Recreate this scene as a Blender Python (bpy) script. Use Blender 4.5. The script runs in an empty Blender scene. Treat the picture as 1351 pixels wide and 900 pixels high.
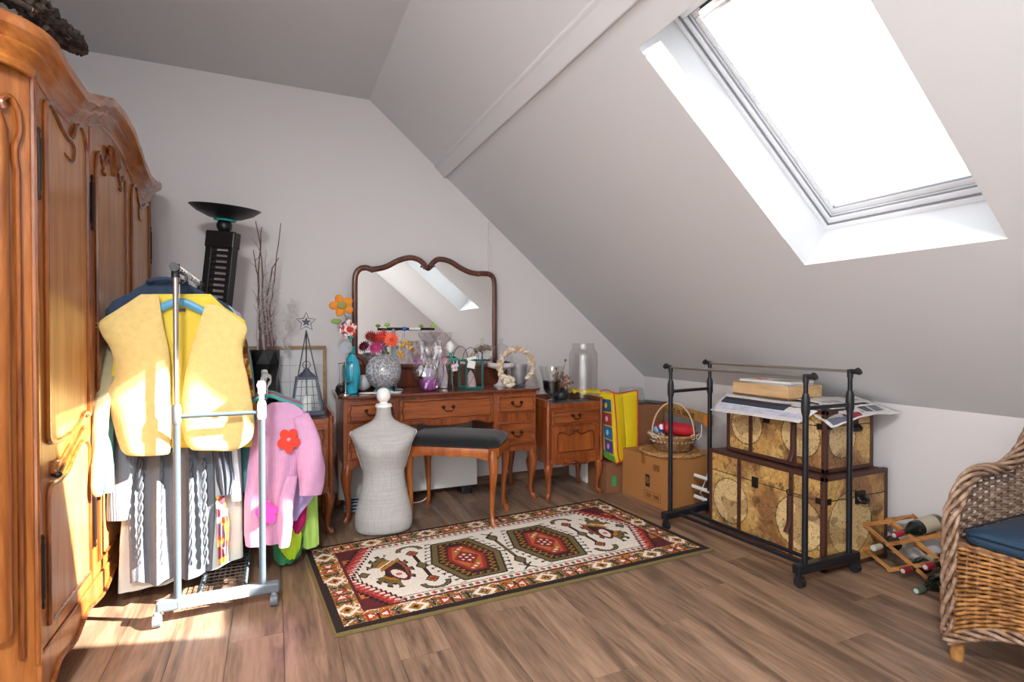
import bpy, bmesh, math, random
import numpy as np
from mathutils import Vector, Matrix, noise
C = bpy.context.scene.collection
sc = bpy.context.scene
R = math.radians
PI = math.pi
random.seed(7)

# ------------------------------------------------------------------ camera
CAM_H, FOC, YAW, PIT = 1.18, 710.7, R(23.89), R(0.646)
cam = bpy.data.cameras.new('camera')
cam.sensor_width = 36.0
cam.lens = 36.0 * FOC / 1351.0
cam.clip_start = 0.05
cam_o = bpy.data.objects.new('camera', cam)
cam_o.location = (0, 0, CAM_H)
cam_o.rotation_euler = (R(90) - PIT, 0, -YAW)
C.objects.link(cam_o)
sc.camera = cam_o

# ------------------------------------------------------------------ light
world = bpy.data.worlds.new('sky'); sc.world = world
world.use_nodes = True
wn = world.node_tree.nodes; wl = world.node_tree.links
bg = wn['Background']
bg.inputs['Color'].default_value = (0.90, 0.95, 1.0, 1)
bg.inputs['Strength'].default_value = 2.0
sun = bpy.data.lights.new('sun', 'SUN')
sun.energy = 34.0
sun.angle = R(0.6)
sun.color = (1.0, 0.93, 0.84)
sun_o = bpy.data.objects.new('sun', sun)
sun_o.rotation_euler = Vector((-1.435, 0.735, -1.0)).to_track_quat('-Z', 'Y').to_euler()
sun_o.location = (4, 0, 5)
C.objects.link(sun_o)
sc.view_settings.view_transform = 'Standard'
sc.view_settings.look = 'None'
sc.view_settings.gamma = 1.0
sc.view_settings.use_curve_mapping = False
sc.view_settings.exposure = 0.43

# ------------------------------------------------------------------ pixel -> point (known plane)
_cy, _sy = math.cos(YAW), math.sin(YAW)
_F = Vector((_sy*math.cos(PIT), _cy*math.cos(PIT), -math.sin(PIT)))
_r = Vector((_cy, -_sy, 0)); _U = _r.cross(_F)
def W(px, py, X=None, Y=None, Z=None):
    d = _F + (px-675.5)/FOC*_r - (py-450)/FOC*_U
    if Y is not None: t = Y/d.y
    elif X is not None: t = X/d.x
    else: t = (Z-CAM_H)/d.z
    return Vector((t*d.x, t*d.y, CAM_H+t*d.z))

# ------------------------------------------------------------------ materials
def s2l(c):
    if isinstance(c, str):
        c = c.lstrip('#'); c = [int(c[i:i+2], 16)/255 for i in (0, 2, 4)]
    return tuple((x/12.92 if x <= .04045 else ((x+.055)/1.055)**2.4) for x in c[:3]) + (1,)
def mat(name):
    m = bpy.data.materials.new(name); m.use_nodes = True
    return m, m.node_tree.nodes, m.node_tree.links, m.node_tree.nodes['Principled BSDF']
def plain(name, col, rough=.5, metal=0, bump=0, bscale=60, coat=0, var=0, sheen=0, alpha=1, emit=0, spec=None, sss=0):
    m, n, l, b = mat(name)
    b.inputs['Base Color'].default_value = s2l(col)
    b.inputs['Roughness'].default_value = rough
    b.inputs['Metallic'].default_value = metal
    if coat: b.inputs['Coat Weight'].default_value = coat; b.inputs['Coat Roughness'].default_value = .12
    if sheen: b.inputs['Sheen Weight'].default_value = sheen
    if spec is not None: b.inputs['Specular IOR Level'].default_value = spec
    if emit:
        b.inputs['Emission Color'].default_value = s2l(col); b.inputs['Emission Strength'].default_value = emit
    if alpha < 1: b.inputs['Alpha'].default_value = alpha
    if bump or var:
        t = n.new('ShaderNodeTexCoord'); x = n.new('ShaderNodeTexNoise')
        x.inputs['Scale'].default_value = bscale; x.inputs['Detail'].default_value = 4
        l.new(t.outputs['Object'], x.inputs['Vector'])
        if bump:
            bp = n.new('ShaderNodeBump'); bp.inputs['Strength'].default_value = bump; bp.inputs['Distance'].default_value = .004
            l.new(x.outputs['Fac'], bp.inputs['Height']); l.new(bp.outputs[0], b.inputs['Normal'])
        if var:
            h = n.new('ShaderNodeMix'); h.data_type = 'RGBA'
            c = s2l(col); h.inputs[6].default_value = tuple(v*(1-var) for v in c[:3])+(1,)
            h.inputs[7].default_value = tuple(min(1, v*(1+var)) for v in c[:3])+(1,)
            x2 = n.new('ShaderNodeTexNoise'); x2.inputs['Scale'].default_value = bscale*.25; x2.inputs['Detail'].default_value = 3
            l.new(t.outputs['Object'], x2.inputs['Vector'])
            l.new(x2.outputs['Fac'], h.inputs[0]); l.new(h.outputs[2], b.inputs['Base Color'])
    return m
def wood(name, c1, c2, axis=2, scale=1.0, rough=.35, coat=.3, rand=False, knots=False):
    m, n, l, b = mat(name)
    t = n.new('ShaderNodeTexCoord'); mp = n.new('ShaderNodeMapping')
    s = [9*scale]*3; s[axis] = .9*scale; mp.inputs['Scale'].default_value = s
    src = t.outputs['Object']
    if rand:
        oi = n.new('ShaderNodeObjectInfo'); add = n.new('ShaderNodeVectorMath'); add.operation = 'MULTIPLY_ADD'
        cx = n.new('ShaderNodeCombineXYZ')
        for i in range(3): l.new(oi.outputs['Random'], cx.inputs[i])
        add.inputs[1].default_value = (37, 53, 11)
        l.new(cx.outputs[0], add.inputs[0]); l.new(src, add.inputs[2]); src = add.outputs[0]
    l.new(src, mp.inputs['Vector'])
    a = n.new('ShaderNodeTexNoise'); a.inputs['Scale'].default_value = 1.0; a.inputs['Detail'].default_value = 8; a.inputs['Roughness'].default_value = .62; a.inputs['Distortion'].default_value = .9
    l.new(mp.outputs[0], a.inputs['Vector'])
    f = n.new('ShaderNodeTexNoise'); f.inputs['Scale'].default_value = 7; f.inputs['Detail'].default_value = 4
    l.new(mp.outputs[0], f.inputs['Vector'])
    r = n.new('ShaderNodeValToRGB'); r.color_ramp.elements[0].position = .36; r.color_ramp.elements[1].position = .66
    r.color_ramp.elements[0].color = s2l(c2); r.color_ramp.elements[1].color = s2l(c1)
    mx = n.new('ShaderNodeMath'); mx.operation = 'MULTIPLY_ADD'; mx.inputs[1].default_value = .35; 
    l.new(f.outputs['Fac'], mx.inputs[0]); l.new(a.outputs['Fac'], mx.inputs[2])
    sb = n.new('ShaderNodeMath'); sb.operation = 'SUBTRACT'; sb.inputs[1].default_value = .17
    l.new(mx.outputs[0], sb.inputs[0]); l.new(sb.outputs[0], r.inputs[0])
    out = r.outputs[0]
    if rand:
        hs = n.new('ShaderNodeHueSaturation')
        mr = n.new('ShaderNodeMapRange'); mr.inputs[3].default_value = .87; mr.inputs[4].default_value = 1.12
        l.new(oi.outputs['Random'], mr.inputs[0]); l.new(mr.outputs[0], hs.inputs['Value']); l.new(out, hs.inputs['Color']); out = hs.outputs[0]
    l.new(out, b.inputs['Base Color'])
    b.inputs['Roughness'].default_value = rough
    if coat: b.inputs['Coat Weight'].default_value = coat; b.inputs['Coat Roughness'].default_value = .18
    bp = n.new('ShaderNodeBump'); bp.inputs['Strength'].default_value = .12; bp.inputs['Distance'].default_value = .002
    l.new(a.outputs['Fac'], bp.inputs['Height']); l.new(bp.outputs[0], b.inputs['Normal'])
    return m
def glass(name, tint='#f4faf9', fac=1.0, base=.05, rough=.02):
    m, n, l, b = mat(name)
    n.remove(b); o = n['Material Output']
    tr = n.new('ShaderNodeBsdfTransparent'); tr.inputs[0].default_value = s2l(tint)
    gl = n.new('ShaderNodeBsdfGlossy'); gl.inputs['Roughness'].default_value = rough
    lw = n.new('ShaderNodeLayerWeight'); lw.inputs[0].default_value = .35
    mr = n.new('ShaderNodeMapRange'); mr.inputs[3].default_value = base*.6; mr.inputs[4].default_value = .42*fac
    pw = n.new('ShaderNodeMath'); pw.operation = 'POWER'; pw.inputs[1].default_value = 3.0
    l.new(lw.outputs['Facing'], pw.inputs[0]); l.new(pw.outputs[0], mr.inputs[0])
    mx = n.new('ShaderNodeMixShader'); l.new(mr.outputs[0], mx.inputs[0]); l.new(tr.outputs[0], mx.inputs[1]); l.new(gl.outputs[0], mx.inputs[2])
    l.new(mx.outputs[0], o.inputs[0])
    return m
def vcol(name, rough=.9, bump=0, bscale=200, sheen=0, coat=0):
    m, n, l, b = mat(name)
    a = n.new('ShaderNodeAttribute'); a.attribute_name = 'col'
    l.new(a.outputs['Color'], b.inputs['Base Color']); b.inputs['Roughness'].default_value = rough
    if sheen: b.inputs['Sheen Weight'].default_value = sheen
    if coat: b.inputs['Coat Weight'].default_value = coat
    if bump:
        t = n.new('ShaderNodeTexCoord'); x = n.new('ShaderNodeTexNoise'); x.inputs['Scale'].default_value = bscale
        l.new(t.outputs['Object'], x.inputs['Vector'])
        bp = n.new('ShaderNodeBump'); bp.inputs['Strength'].default_value = bump; bp.inputs['Distance'].default_value = .004
        l.new(x.outputs['Fac'], bp.inputs['Height']); l.new(bp.outputs[0], b.inputs['Normal'])
    return m

M = {}
M['wall'] = plain('wall_paint', '#d7d4d5', .9, bump=.06, bscale=90)
M['ceil'] = plain('ceiling_paint', '#d2d4d7', .92, bump=.06, bscale=70)
M['white'] = plain('white_lacquer', '#eceeee', .35)
M['whitemat'] = plain('white_matt', '#e8e8e6', .7)
M['floor'] = wood('laminate_oak', '#9b7d66', '#5e493a', axis=1, scale=1.25, rough=.42, coat=.12, rand=True)
M['skirt'] = wood('skirting_wood', '#8a6d58', '#65493a', axis=0, rough=.5, coat=0)
M['armoire'] = wood('armoire_cherry', '#b97439', '#86491d', axis=2, scale=1.1, rough=.3, coat=.3)
M['cornice'] = wood('armoire_cornice', '#bd7637', '#8a4a1d', axis=1, scale=1.3, rough=.26, coat=.45)
M['armoire_panel'] = wood('armoire_panel_cherry', '#d3985b', '#b07038', axis=2, scale=.9, rough=.33, coat=.25)
M['armoire_dark'] = wood('armoire_moulding', '#96541f', '#5a290e', axis=2, scale=1.4, rough=.24, coat=.6)
M['cherry'] = wood('dresser_cherry', '#a75d2e', '#703415', axis=0, scale=1.2, rough=.32, coat=.4)
M['cherryv'] = wood('dresser_cherry_upright', '#9d5429', '#692f13', axis=2, scale=1.2, rough=.32, coat=.4)
M['cherry_dark'] = wood('carved_cherry', '#6e3216', '#45190a', axis=2, scale=2, rough=.28, coat=.4)
M['stool'] = wood('stool_beech', '#b8692f', '#8a4417', axis=2, scale=1.3, rough=.3, coat=.5)
M['mframe'] = wood('mirror_walnut', '#6f4030', '#472319', axis=2, scale=1.6, rough=.35, coat=.3)
M['brass'] = plain('aged_bronze', '#3d3228', .35, metal=.85)
M['iron'] = plain('dark_iron', '#2a2523', .45, metal=.6)
M['black'] = plain('black_satin', '#15171b', .38)
M['blackp'] = plain('black_plastic', '#1b1d22', .45)
M['steel'] = plain('brushed_steel', '#b9b4b0', .28, metal=.9)
M['greyrack'] = plain('blue_grey_enamel', '#8795a0', .4)
M['greyplast'] = plain('grey_plastic', '#606a73', .5)
M['whiteplast'] = plain('white_plastic', '#e6e8ea', .4)
M['glass'] = glass('clear_glass', '#fcfefd', 1.6, .12)
M['winglass'] = glass('window_glass', '#ffffff', .6, .03)
M['mirror'] = plain('mirror_silver', '#f2f4f3', .015, metal=1)
M['marble'] = plain('grey_marble', '#7a7473', .25, var=.3, bscale=40)
M['card'] = plain('cardboard', '#a9743f', .85, bump=.1, bscale=120, var=.06)
M['card2'] = plain('brown_cardboard', '#84583a', .85, bump=.1, bscale=120, var=.06)
M['ink'] = plain('printing_ink', '#2b211c', .8)

# ------------------------------------------------------------------ mesh builder
class MB:
    def __init__(s): s.v = []; s.f = []; s.mi = []; s.sm = []; s.cur = 0
    def add(s, vs, fs, smooth=True, xf=None):
        o = len(s.v)
        for p in vs:
            p = Vector(p)
            if xf is not None: p = xf @ p
            s.v.append(p)
        for f in fs:
            s.f.append([i+o for i in f]); s.mi.append(s.cur); s.sm.append(smooth)
        return s
    def box(s, x0, y0, z0, x1, y1, z1, xf=None):
        vs = [(x, y, z) for x in (x0, x1) for y in (y0, y1) for z in (z0, z1)]
        return s.add(vs, [(0,1,3,2),(4,6,7,5),(0,4,5,1),(2,3,7,6),(0,2,6,4),(1,5,7,3)], False, xf)
    def cbox(s, c, d, rot=None, xf=None):
        m = Matrix.Translation(Vector(c))
        if rot is not None: m = m @ (rot.to_4x4() if not isinstance(rot, Matrix) else rot.to_4x4())
        if xf is not None: m = xf @ m
        return s.box(-d[0]/2, -d[1]/2, -d[2]/2, d[0]/2, d[1]/2, d[2]/2, m)
    def bar(s, a, b, w, h, up=(0, 0, 1)):
        a = Vector(a); b = Vector(b); z = (b-a); L = z.length; z = z/L
        up = Vector(up)
        if abs(z.dot(up)) > .98: up = Vector((1, 0, 0))
        x = up.cross(z).normalized(); y = z.cross(x)
        m = Matrix((x, y, z)).transposed().to_4x4(); m.translation = a
        return s.box(-w/2, -h/2, 0, w/2, h/2, L, m)
    def tube(s, pts, r, n=8, closed=False, cap=True, sx=1, sy=1, up=None):
        pts = [Vector(p) for p in pts]; k = len(pts)
        rs = r if isinstance(r, (list, tuple)) else [r]*k
        vs = []; prev = None
        for i, p in enumerate(pts):
            if closed: t = pts[(i+1) % k]-pts[i-1]
            else: t = pts[min(i+1, k-1)]-pts[max(i-1, 0)]
            if t.length < 1e-9: t = Vector((0, 0, 1))
            t.normalize()
            if prev is None:
                u = Vector(up) if up is not None else (Vector((0, 0, 1)) if abs(t.z) < .9 else Vector((0, 1, 0)))
            else: u = prev
            u = u-t*u.dot(t)
            if u.length < 1e-6: u = t.orthogonal()
            u.normalize(); prev = u; w = t.cross(u)
            for j in range(n):
                a = 2*PI*(j+.5)/n
                vs.append(p+u*(rs[i]*sx*math.cos(a))+w*(rs[i]*sy*math.sin(a)))
        fs = []
        m = k if closed else k-1
        for i in range(m):
            for j in range(n):
                a = i*n+j; b = i*n+(j+1) % n; c = ((i+1) % k)*n+(j+1) % n; d = ((i+1) % k)*n+j
                fs.append((a, b, c, d))
        if not closed and cap:
            fs.append(tuple(range(n))[::-1]); fs.append(tuple((k-1)*n+j for j in range(n)))
        return s.add(vs, fs)
    def cyl(s, a, b, r, r2=None, n=16):
        return s.tube([a, b], [r, r if r2 is None else r2], n)
    def lathe(s, prof, n=24, c=(0, 0, 0), xf=None, sx=1, sy=1):
        vs = []; k = len(prof)
        for r, z in prof:
            for j in range(n):
                a = 2*PI*j/n
                vs.append((c[0]+r*sx*math.cos(a), c[1]+r*sy*math.sin(a), c[2]+z))
        fs = []
        for i in range(k-1):
            for j in range(n):
                fs.append((i*n+j, i*n+(j+1) % n, (i+1)*n+(j+1) % n, (i+1)*n+j))
        if prof[0][0] > 1e-5: fs.append(tuple(range(n))[::-1])
        if prof[-1][0] > 1e-5: fs.append(tuple((k-1)*n+j for j in range(n)))
        return s.add(vs, fs, True, xf)
    def sphere(s, c, r, n=16, sc_=(1, 1, 1), xf=None):
        k = max(6, n//2); vs = [(0, 0, 1)]
        for i in range(1, k):
            t = PI*i/k
            for j in range(n):
                a = 2*PI*j/n; vs.append((math.sin(t)*math.cos(a), math.sin(t)*math.sin(a), math.cos(t)))
        vs.append((0, 0, -1)); e = len(vs)-1
        fs = [(0, 1+j, 1+(j+1) % n) for j in range(n)]
        for i in range(k-2):
            for j in range(n):
                a = 1+i*n+j; b = 1+i*n+(j+1) % n; fs.append((a, a+n, b+n, b))
        fs += [(e, 1+(k-2)*n+(j+1) % n, 1+(k-2)*n+j) for j in range(n)]
        m = Matrix.Translation(Vector(c)) @ Matrix.Diagonal((r*sc_[0], r*sc_[1], r*sc_[2], 1))
        if xf is not None: m = xf @ m
        return s.add(vs, fs, True, m)
    def prism(s, poly, ax, a, b):
        """outline in the two other axes, extruded along axis ax from a to b"""
        k = len(poly); vs = []
        for t in (a, b):
            for p in poly:
                q = [p[0], p[1]]; q.insert(ax, t); vs.append(tuple(q))
        fs = [(i, (i+1) % k, k+(i+1) % k, k+i) for i in range(k)]
        fs.append(tuple(range(k))[::-1]); fs.append(tuple(range(k, 2*k)))
        return s.add(vs, fs, False)
    def grid(s, rows, closed=False, smooth=True):
        h = len(rows); w = len(rows[0]); vs = [p for r_ in rows for p in r_]; fs = []
        for i in range(h-1):
            for j in range(w if closed else w-1):
                fs.append((i*w+j, i*w+(j+1) % w, (i+1)*w+(j+1) % w, (i+1)*w+j))
        return s.add(vs, fs, smooth)
    def build(s, name, m, parent=None, world=False, bevel=0, sharp=40, solid=0, sub=0, kind=None, label=None):
        me = bpy.data.meshes.new(name)
        vs = s.v
        if world and parent is not None:
            mw = parent.matrix_basis.inverted()
            if parent.parent is not None: mw = (parent.parent.matrix_basis @ parent.matrix_basis).inverted()
            vs = [mw @ v for v in vs]
        me.from_pydata([tuple(v) for v in vs], [], s.f)
        for mm in (m if isinstance(m, (list, tuple)) else [m]): me.materials.append(mm)
        me.polygons.foreach_set('material_index', s.mi)
        me.polygons.foreach_set('use_smooth', s.sm)
        bm = bmesh.new(); bm.from_mesh(me); bmesh.ops.recalc_face_normals(bm, faces=bm.faces); bm.to_mesh(me); bm.free()
        if any(s.sm) and sharp: 
            me.set_sharp_from_angle(angle=R(sharp))
        me.update()
        o = bpy.data.objects.new(name, me); C.objects.link(o)
        if parent is not None: o.parent = parent
        if solid:
            q = o.modifiers.new('solid', 'SOLIDIFY'); q.thickness = solid; q.offset = 0
        if bevel:
            q = o.modifiers.new('bevel', 'BEVEL'); q.width = bevel; q.segments = 2; q.limit_method = 'ANGLE'; q.angle_limit = R(50)
        if sub:
            q = o.modifiers.new('sub', 'SUBSURF'); q.levels = sub; q.render_levels = sub
        if kind: o['kind'] = kind
        if label: o['label'] = label
        return o
def tag(o, label, cat, group=None, kind=None):
    o['label'] = label; o['category'] = cat
    if group: o['group'] = group
    if kind: o['kind'] = kind
    return o
def thing(name, loc, label, cat, rz=0, group=None):
    o = bpy.data.objects.new(name, None); C.objects.link(o)
    o.location = loc; o.rotation_euler = (0, 0, rz); o.empty_display_size = .05
    o.matrix_basis = Matrix.Translation(Vector(loc)) @ Matrix.Rotation(rz, 4, 'Z')
    return tag(o, label, cat, group)
def struct(o): o['kind'] = 'structure'; return o
def lerp(a, b, t): return a+(b-a)*t
def spl(pts, n):
    """Catmull-Rom through points, n samples per span"""
    P = [Vector(p) for p in pts]; out = []
    for i in range(len(P)-1):
        a = P[max(i-1, 0)]; b = P[i]; c = P[i+1]; d = P[min(i+2, len(P)-1)]
        for k in range(n):
            t = k/n
            out.append(.5*((2*b)+(c-a)*t+(2*a-5*b+4*c-d)*t*t+(3*b-a-3*c+d)*t**3))
    out.append(P[-1]); return out
def copy_tree(o, parent=None):
    c = o.copy(); C.objects.link(c); c.parent = parent
    for ch in list(o.children): copy_tree(ch, c)
    return c
def text(s_, size, m, parent, loc, rot, name='lettering', ext=.0008, align='CENTER'):
    cu = bpy.data.curves.new(name, 'FONT'); cu.body = s_; cu.size = size; cu.align_x = align; cu.align_y = 'CENTER'; cu.extrude = ext
    tmp = bpy.data.objects.new(name, cu); C.objects.link(tmp)
    bpy.context.view_layer.update()
    me = bpy.data.meshes.new_from_object(tmp.evaluated_get(bpy.context.evaluated_depsgraph_get()))
    bpy.data.objects.remove(tmp); me.materials.clear(); me.materials.append(m)
    o = bpy.data.objects.new(name, me); C.objects.link(o); o.parent = parent; o.location = loc; o.rotation_euler = rot
    return o

# ------------------------------------------------------------------ room
YB, YR, XL, XR, ZC, XJ, ZK = 3.985, -0.80, -1.32, 3.074, 2.875, 0.640, 0.806
SM = (ZC-ZK)/(XR-XJ); SC = ZC+SM*XJ
NRM = Vector((SM, 0, 1)).normalized()
def sz(x): return SC-SM*x
# floor
f = MB().box(XL-.05, YR-.05, -.12, XR+.05, YB+.05, -.009).build('floor', M['skirt']); struct(f)
pw, plen = .193, 1.285
pm = MB().box(-pw/2+.0006, -plen/2+.0006, -.009, pw/2-.0006, plen/2-.0006, 0).build('plank', M['floor'], f, bevel=.0009)
first = True; i = 0; x = XL+pw/2
while x < XR+pw/2:
    off = (i*0.43) % 1.0; y = YR-plen*off+plen/2
    while y-plen/2 < YB:
        o = pm if first else pm.copy()
        if not first: C.objects.link(o)
        first = False
        o.location = (x, y, 0); y += plen
    x += pw; i += 1
# walls
gable = [(XL, 0), (XR, 0), (XR, ZK), (XJ, ZC), (XL, ZC)]
struct(MB().prism(gable, 1, YB, YB+.12).build('wall_back', M['wall']))
RWX0, RWX1, RWZ0, RWZ1 = -1.10, .75, .22, 2.45
w = MB(); w.box(XL, YR-.12, 0, RWX0, YR, ZC); w.box(RWX0, YR-.12, 0, RWX1, YR, RWZ0); w.box(RWX0, YR-.12, RWZ1, XJ, YR, ZC)
w.prism([(RWX1, 0), (XR, 0), (XR, ZK), (RWX1, SC-SM*RWX1)], 1, YR-.12, YR); w.prism([(XJ, RWZ1), (RWX1, RWZ1), (RWX1, SC-SM*RWX1), (XJ, ZC)], 1, YR-.12, YR)
struct(w.build('wall_rear', M['wall']))
w = MB()
for a in (RWX0, (RWX0+RWX1)/2-.035, RWX1-.07): w.box(a, YR-.09, RWZ0, a+.07, YR-.03, RWZ1)
for a in (RWZ0, RWZ1-.07): w.box(RWX0+.07, YR-.09, a, RWX1-.07, YR-.03, a+.07)
w3 = struct(w.build('added_window_rear', M['white']))  # rear window added out of view as frontal fill light
MB().box(RWX0+.05, YR-.064, RWZ0+.05, RWX1-.05, YR-.058, RWZ1-.05).build('pane', M['winglass'], w3)
struct(MB().box(XR, YR-.12, -.1, XR+.12, YB+.12, ZK).build('wall_right', M['wall']))
# left wall with a tall unseen window, added to fill the room with light
w = MB(); wy0, wy1, wz0, wz1 = -.62, 1.35, .25, 2.35
w.box(XL-.12, YR-.12, -.1, XL, wy0, ZC+.1); w.box(XL-.12, wy1, -.1, XL, YB+.12, ZC+.1)
w.box(XL-.12, wy0, -.1, XL, wy1, wz0); w.box(XL-.12, wy0, wz1, XL, wy1, ZC+.1)
struct(w.build('wall_left', M['wall']))
w = MB()
for a in (wy0, (wy0+wy1)/2-.03, wy1-.06): w.box(XL-.09, a, wz0, XL-.03, a+.06, wz1)
for a in (wz0, wz1-.06): w.box(XL-.09, wy0+.06, a, XL-.03, wy1-.06, a+.06)
w2 = struct(w.build('added_window_left', M['white']))
MB().box(XL-.064, wy0+.05, wz0+.05, XL-.058, wy1-.05, wz1-.05).build('pane', M['winglass'], w2)
# flat ceiling
struct(MB().box(XL-.1, YR-.1, ZC, XJ+.12, YB+.1, ZC+.12).build('ceiling', M['ceil']))
# sloped ceiling with skylight hole; skylight X 1.315..2.255, Y .982..1.74
KX0, KX1, KY0, KY1 = 1.312, 2.254, .982, 1.738
TH = .30
def sp(x, y, d=0): return Vector((x, y, sz(x)))+NRM*d
def slab(w, x0, x1, y0, y1, d0=0, d1=TH):
    vs = [sp(x, y, d) for x in (x0, x1) for y in (y0, y1) for d in (d0, d1)]
    w.add(vs, [(0,1,3,2),(4,6,7,5),(0,4,5,1),(2,3,7,6),(0,2,6,4),(1,5,7,3)], False)
w = MB()
slab(w, XJ, KX0, YR-.1, YB+.1); slab(w, KX1, XR+.2, YR-.1, YB+.1)
slab(w, KX0, KX1, YR-.1, KY0); slab(w, KX0, KX1, KY1, YB+.1)
struct(w.build('ceiling_slope', M['ceil']))
# purlin boxed in plaster
def purl():
    w = MB(); xa, xb = 1.125, 1.215
    poly = [(xa, sz(xa)+.03), (xa-.005, sz(xa)-.012), (xa+.012, sz(xa)-.024), (xb-.02, sz(xb)-.012), (xb+.005, sz(xb)+.002), (xb, sz(xb)+.05)]
    w.prism([(a, b) for a, b in poly], 1, YR, YB); return w
struct(purl().build('trim_1', M['ceil'], bevel=.006))
struct(MB().box(XL, YB-.014, 0, XR, YB, .065).build('baseboard_back', M['skirt'], bevel=.003))
struct(MB().box(XR-.014, YR, 0, XR, YB-.014, .065).build('baseboard_right', M['whitemat'], bevel=.003))
# skylight
sk = struct(MB().build('window_1', M['white'])) if False else None
w = MB(); e = .004
def ring(w, x0, x1, y0, y1, t, d0, d1):
    slab(w, x0, x0+t, y0, y1, d0, d1); slab(w, x1-t, x1, y0, y1, d0, d1)
    slab(w, x0+t, x1-t, y0, y0+t, d0, d1); slab(w, x0+t, x1-t, y1-t, y1, d0, d1)
w = MB(); ring(w, KX0-.001, KX1+.001, KY0-.001, KY1+.001, .020, .225, .31)
M['frame'] = plain('skylight_paint', '#dfe2e6', .4)
sk = struct(w.build('window_1', M['frame'], bevel=.003))
w = MB(); ring(w, KX0+.0215, KX1-.0215, KY0+.0215, KY1-.0215, .022, .238, .32); w.build('sash', M['frame'], sk, bevel=.003)
w = MB(); ring(w, KX0+.045, KX1-.045, KY0+.045, KY1-.045, .022, .262, .33); w.build('inner_sash', M['frame'], sk, bevel=.004)
M['shade_line'] = plain('grey_shade_line', '#7d8187', .6)  # grey strips stand in for the shading lines between the skylight frames
for a_, d_ in ((.0202, .2265), (.0438, .2395), (.0672, .2625)):
    w = MB(); ring(w, KX0+a_, KX1-a_, KY0+a_, KY1-a_, .0018, d_+.002, d_+.012); w.build('shade_line', M['shade_line'], sk)
w = MB(); slab(w, KX0+.062, KX1-.062, KY0+.062, KY1-.062, .30, .306); w.build('pane', M['winglass'], sk)
w = MB(); slab(w, KX0+.050, KX0+.066, KY0+.10, KY1-.10, .232, .262); slab(w, KX0+.074, KX0+.084, KY0+.10, KY1-.10, .232, .250)
w.build('vent_bar', M['steel'], sk, bevel=.002)
w = MB(); slab(w, KX0+.046, KX0+.062, KY0+.10, KY1-.10, .255, .263); w.build('vent_gap', M['iron'], sk)
# light portals at the two openings (they only guide the sky's light in)
def portal(p, q, sx_, sy_):
    L = bpy.data.lights.new('portal', 'AREA'); L.shape = 'RECTANGLE'; L.size = sx_; L.size_y = sy_
    L.cycles.is_portal = True
    o = bpy.data.objects.new('portal', L); o.location = p; o.rotation_euler = q; C.objects.link(o)
n_ = -NRM
portal(sp((KX0+KX1)/2, (KY0+KY1)/2, .36), Matrix(((math.cos(math.atan(SM)), 0, NRM.x), (0, 1, 0), (-math.sin(math.atan(SM)), 0, NRM.z))).to_euler(), (KX1-KX0)*1.3, KY1-KY0)
portal(Vector((XL-.14, (wy0+wy1)/2, (wz0+wz1)/2)), Vector((1, 0, 0)).to_track_quat('-Z', 'Y').to_euler(), wy1-wy0, wz1-wz0)
portal(Vector(((RWX0+RWX1)/2, YR-.14, (RWZ0+RWZ1)/2)), Vector((0, 1, 0)).to_track_quat('-Z', 'Z').to_euler(), RWX1-RWX0, RWZ1-RWZ0)
# round fill lamp, added unseen behind the camera to brighten the room
cl = thing('fill_lamp', (-.60, -.48, ZC-.09), 'added round white fill lamp, unseen above the near end of the room', 'lamp')
MB().lathe([(0, .088), (.22, .088), (.24, .05), (.24, .03), (.20, .022), (0, .022)], 32).build('housing', M['white'], cl)
MB().lathe([(0, -.002), (.17, .004), (.20, .020), (0, .021)], 32).build('diffuser', plain('fill_diffuser', '#fff6ea', .5, emit=6), cl)
la = bpy.data.lights.new('fill_lamp_light', 'AREA'); la.shape = 'DISK'; la.size = .42; la.energy = 120; la.color = (1.0, .985, .97)
lo = bpy.data.objects.new('fill_lamp_light', la); lo.parent = cl; lo.location = (0, 0, -.012); C.objects.link(lo)
# cable trunking on the back wall
w = MB(); p = W(646, 295, Y=YB-.01); q = W(646, 352, Y=YB-.01)
w.box(p.x-.012, YB-.016, q.z-.3, p.x+.012, YB-.001, p.z+.01); 
ct = w.build('cable_trunking', M['wall'], bevel=.002); tag(ct, 'thin white cable trunking running up the back wall above the mirror', 'cable cover')
MB().box(p.x-.016, YB-.021, p.z-.13, p.x+.016, YB-.0165, p.z-.10).build('joint_clip', M['wall'], ct)

# ================================================================== WARDROBE
WF = -.66; WC = 2.895
_zf = [(0, 2.085), (.15, 2.075), (.3, 2.028), (.4, 1.985), (.55, 1.955), (.7, 1.963), (.84, 1.985), (1.1, 1.985)]
def zf(y):
    s_ = abs(y-WC)
    for (a, b), (c, d) in zip(_zf, _zf[1:]):
        if s_ <= c:
            t = (s_-a)/(c-a); t = t*t*(3-2*t); return lerp(b, d, t)
    return _zf[-1][1]
wd = thing('wardrobe', (-.97, WC, 0), 'tall orange-brown cherry wardrobe with arched moulded cornice and three carved doors', 'wardrobe')
ys = [2.07+i*(3.72-2.07)/48 for i in range(49)]
w = MB()
poly = [(2.07, .17)]+[(3.72, .17)]+[(y, zf(y)+.01) for y in reversed(ys)]
w.prism(poly, 0, -1.27, -.674)
w.prism([(-1.27, 1.94), (-.79, 1.94), (WF, 2.07), (-1.27, 2.07)], 2, .10, 1.99)
w.prism([(-1.27, 3.85), (-.79, 3.85), (WF, 3.72), (-1.27, 3.72)], 2, .10, 1.99)
w.build('carcass', M['armoire'], wd, world=True)
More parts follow.
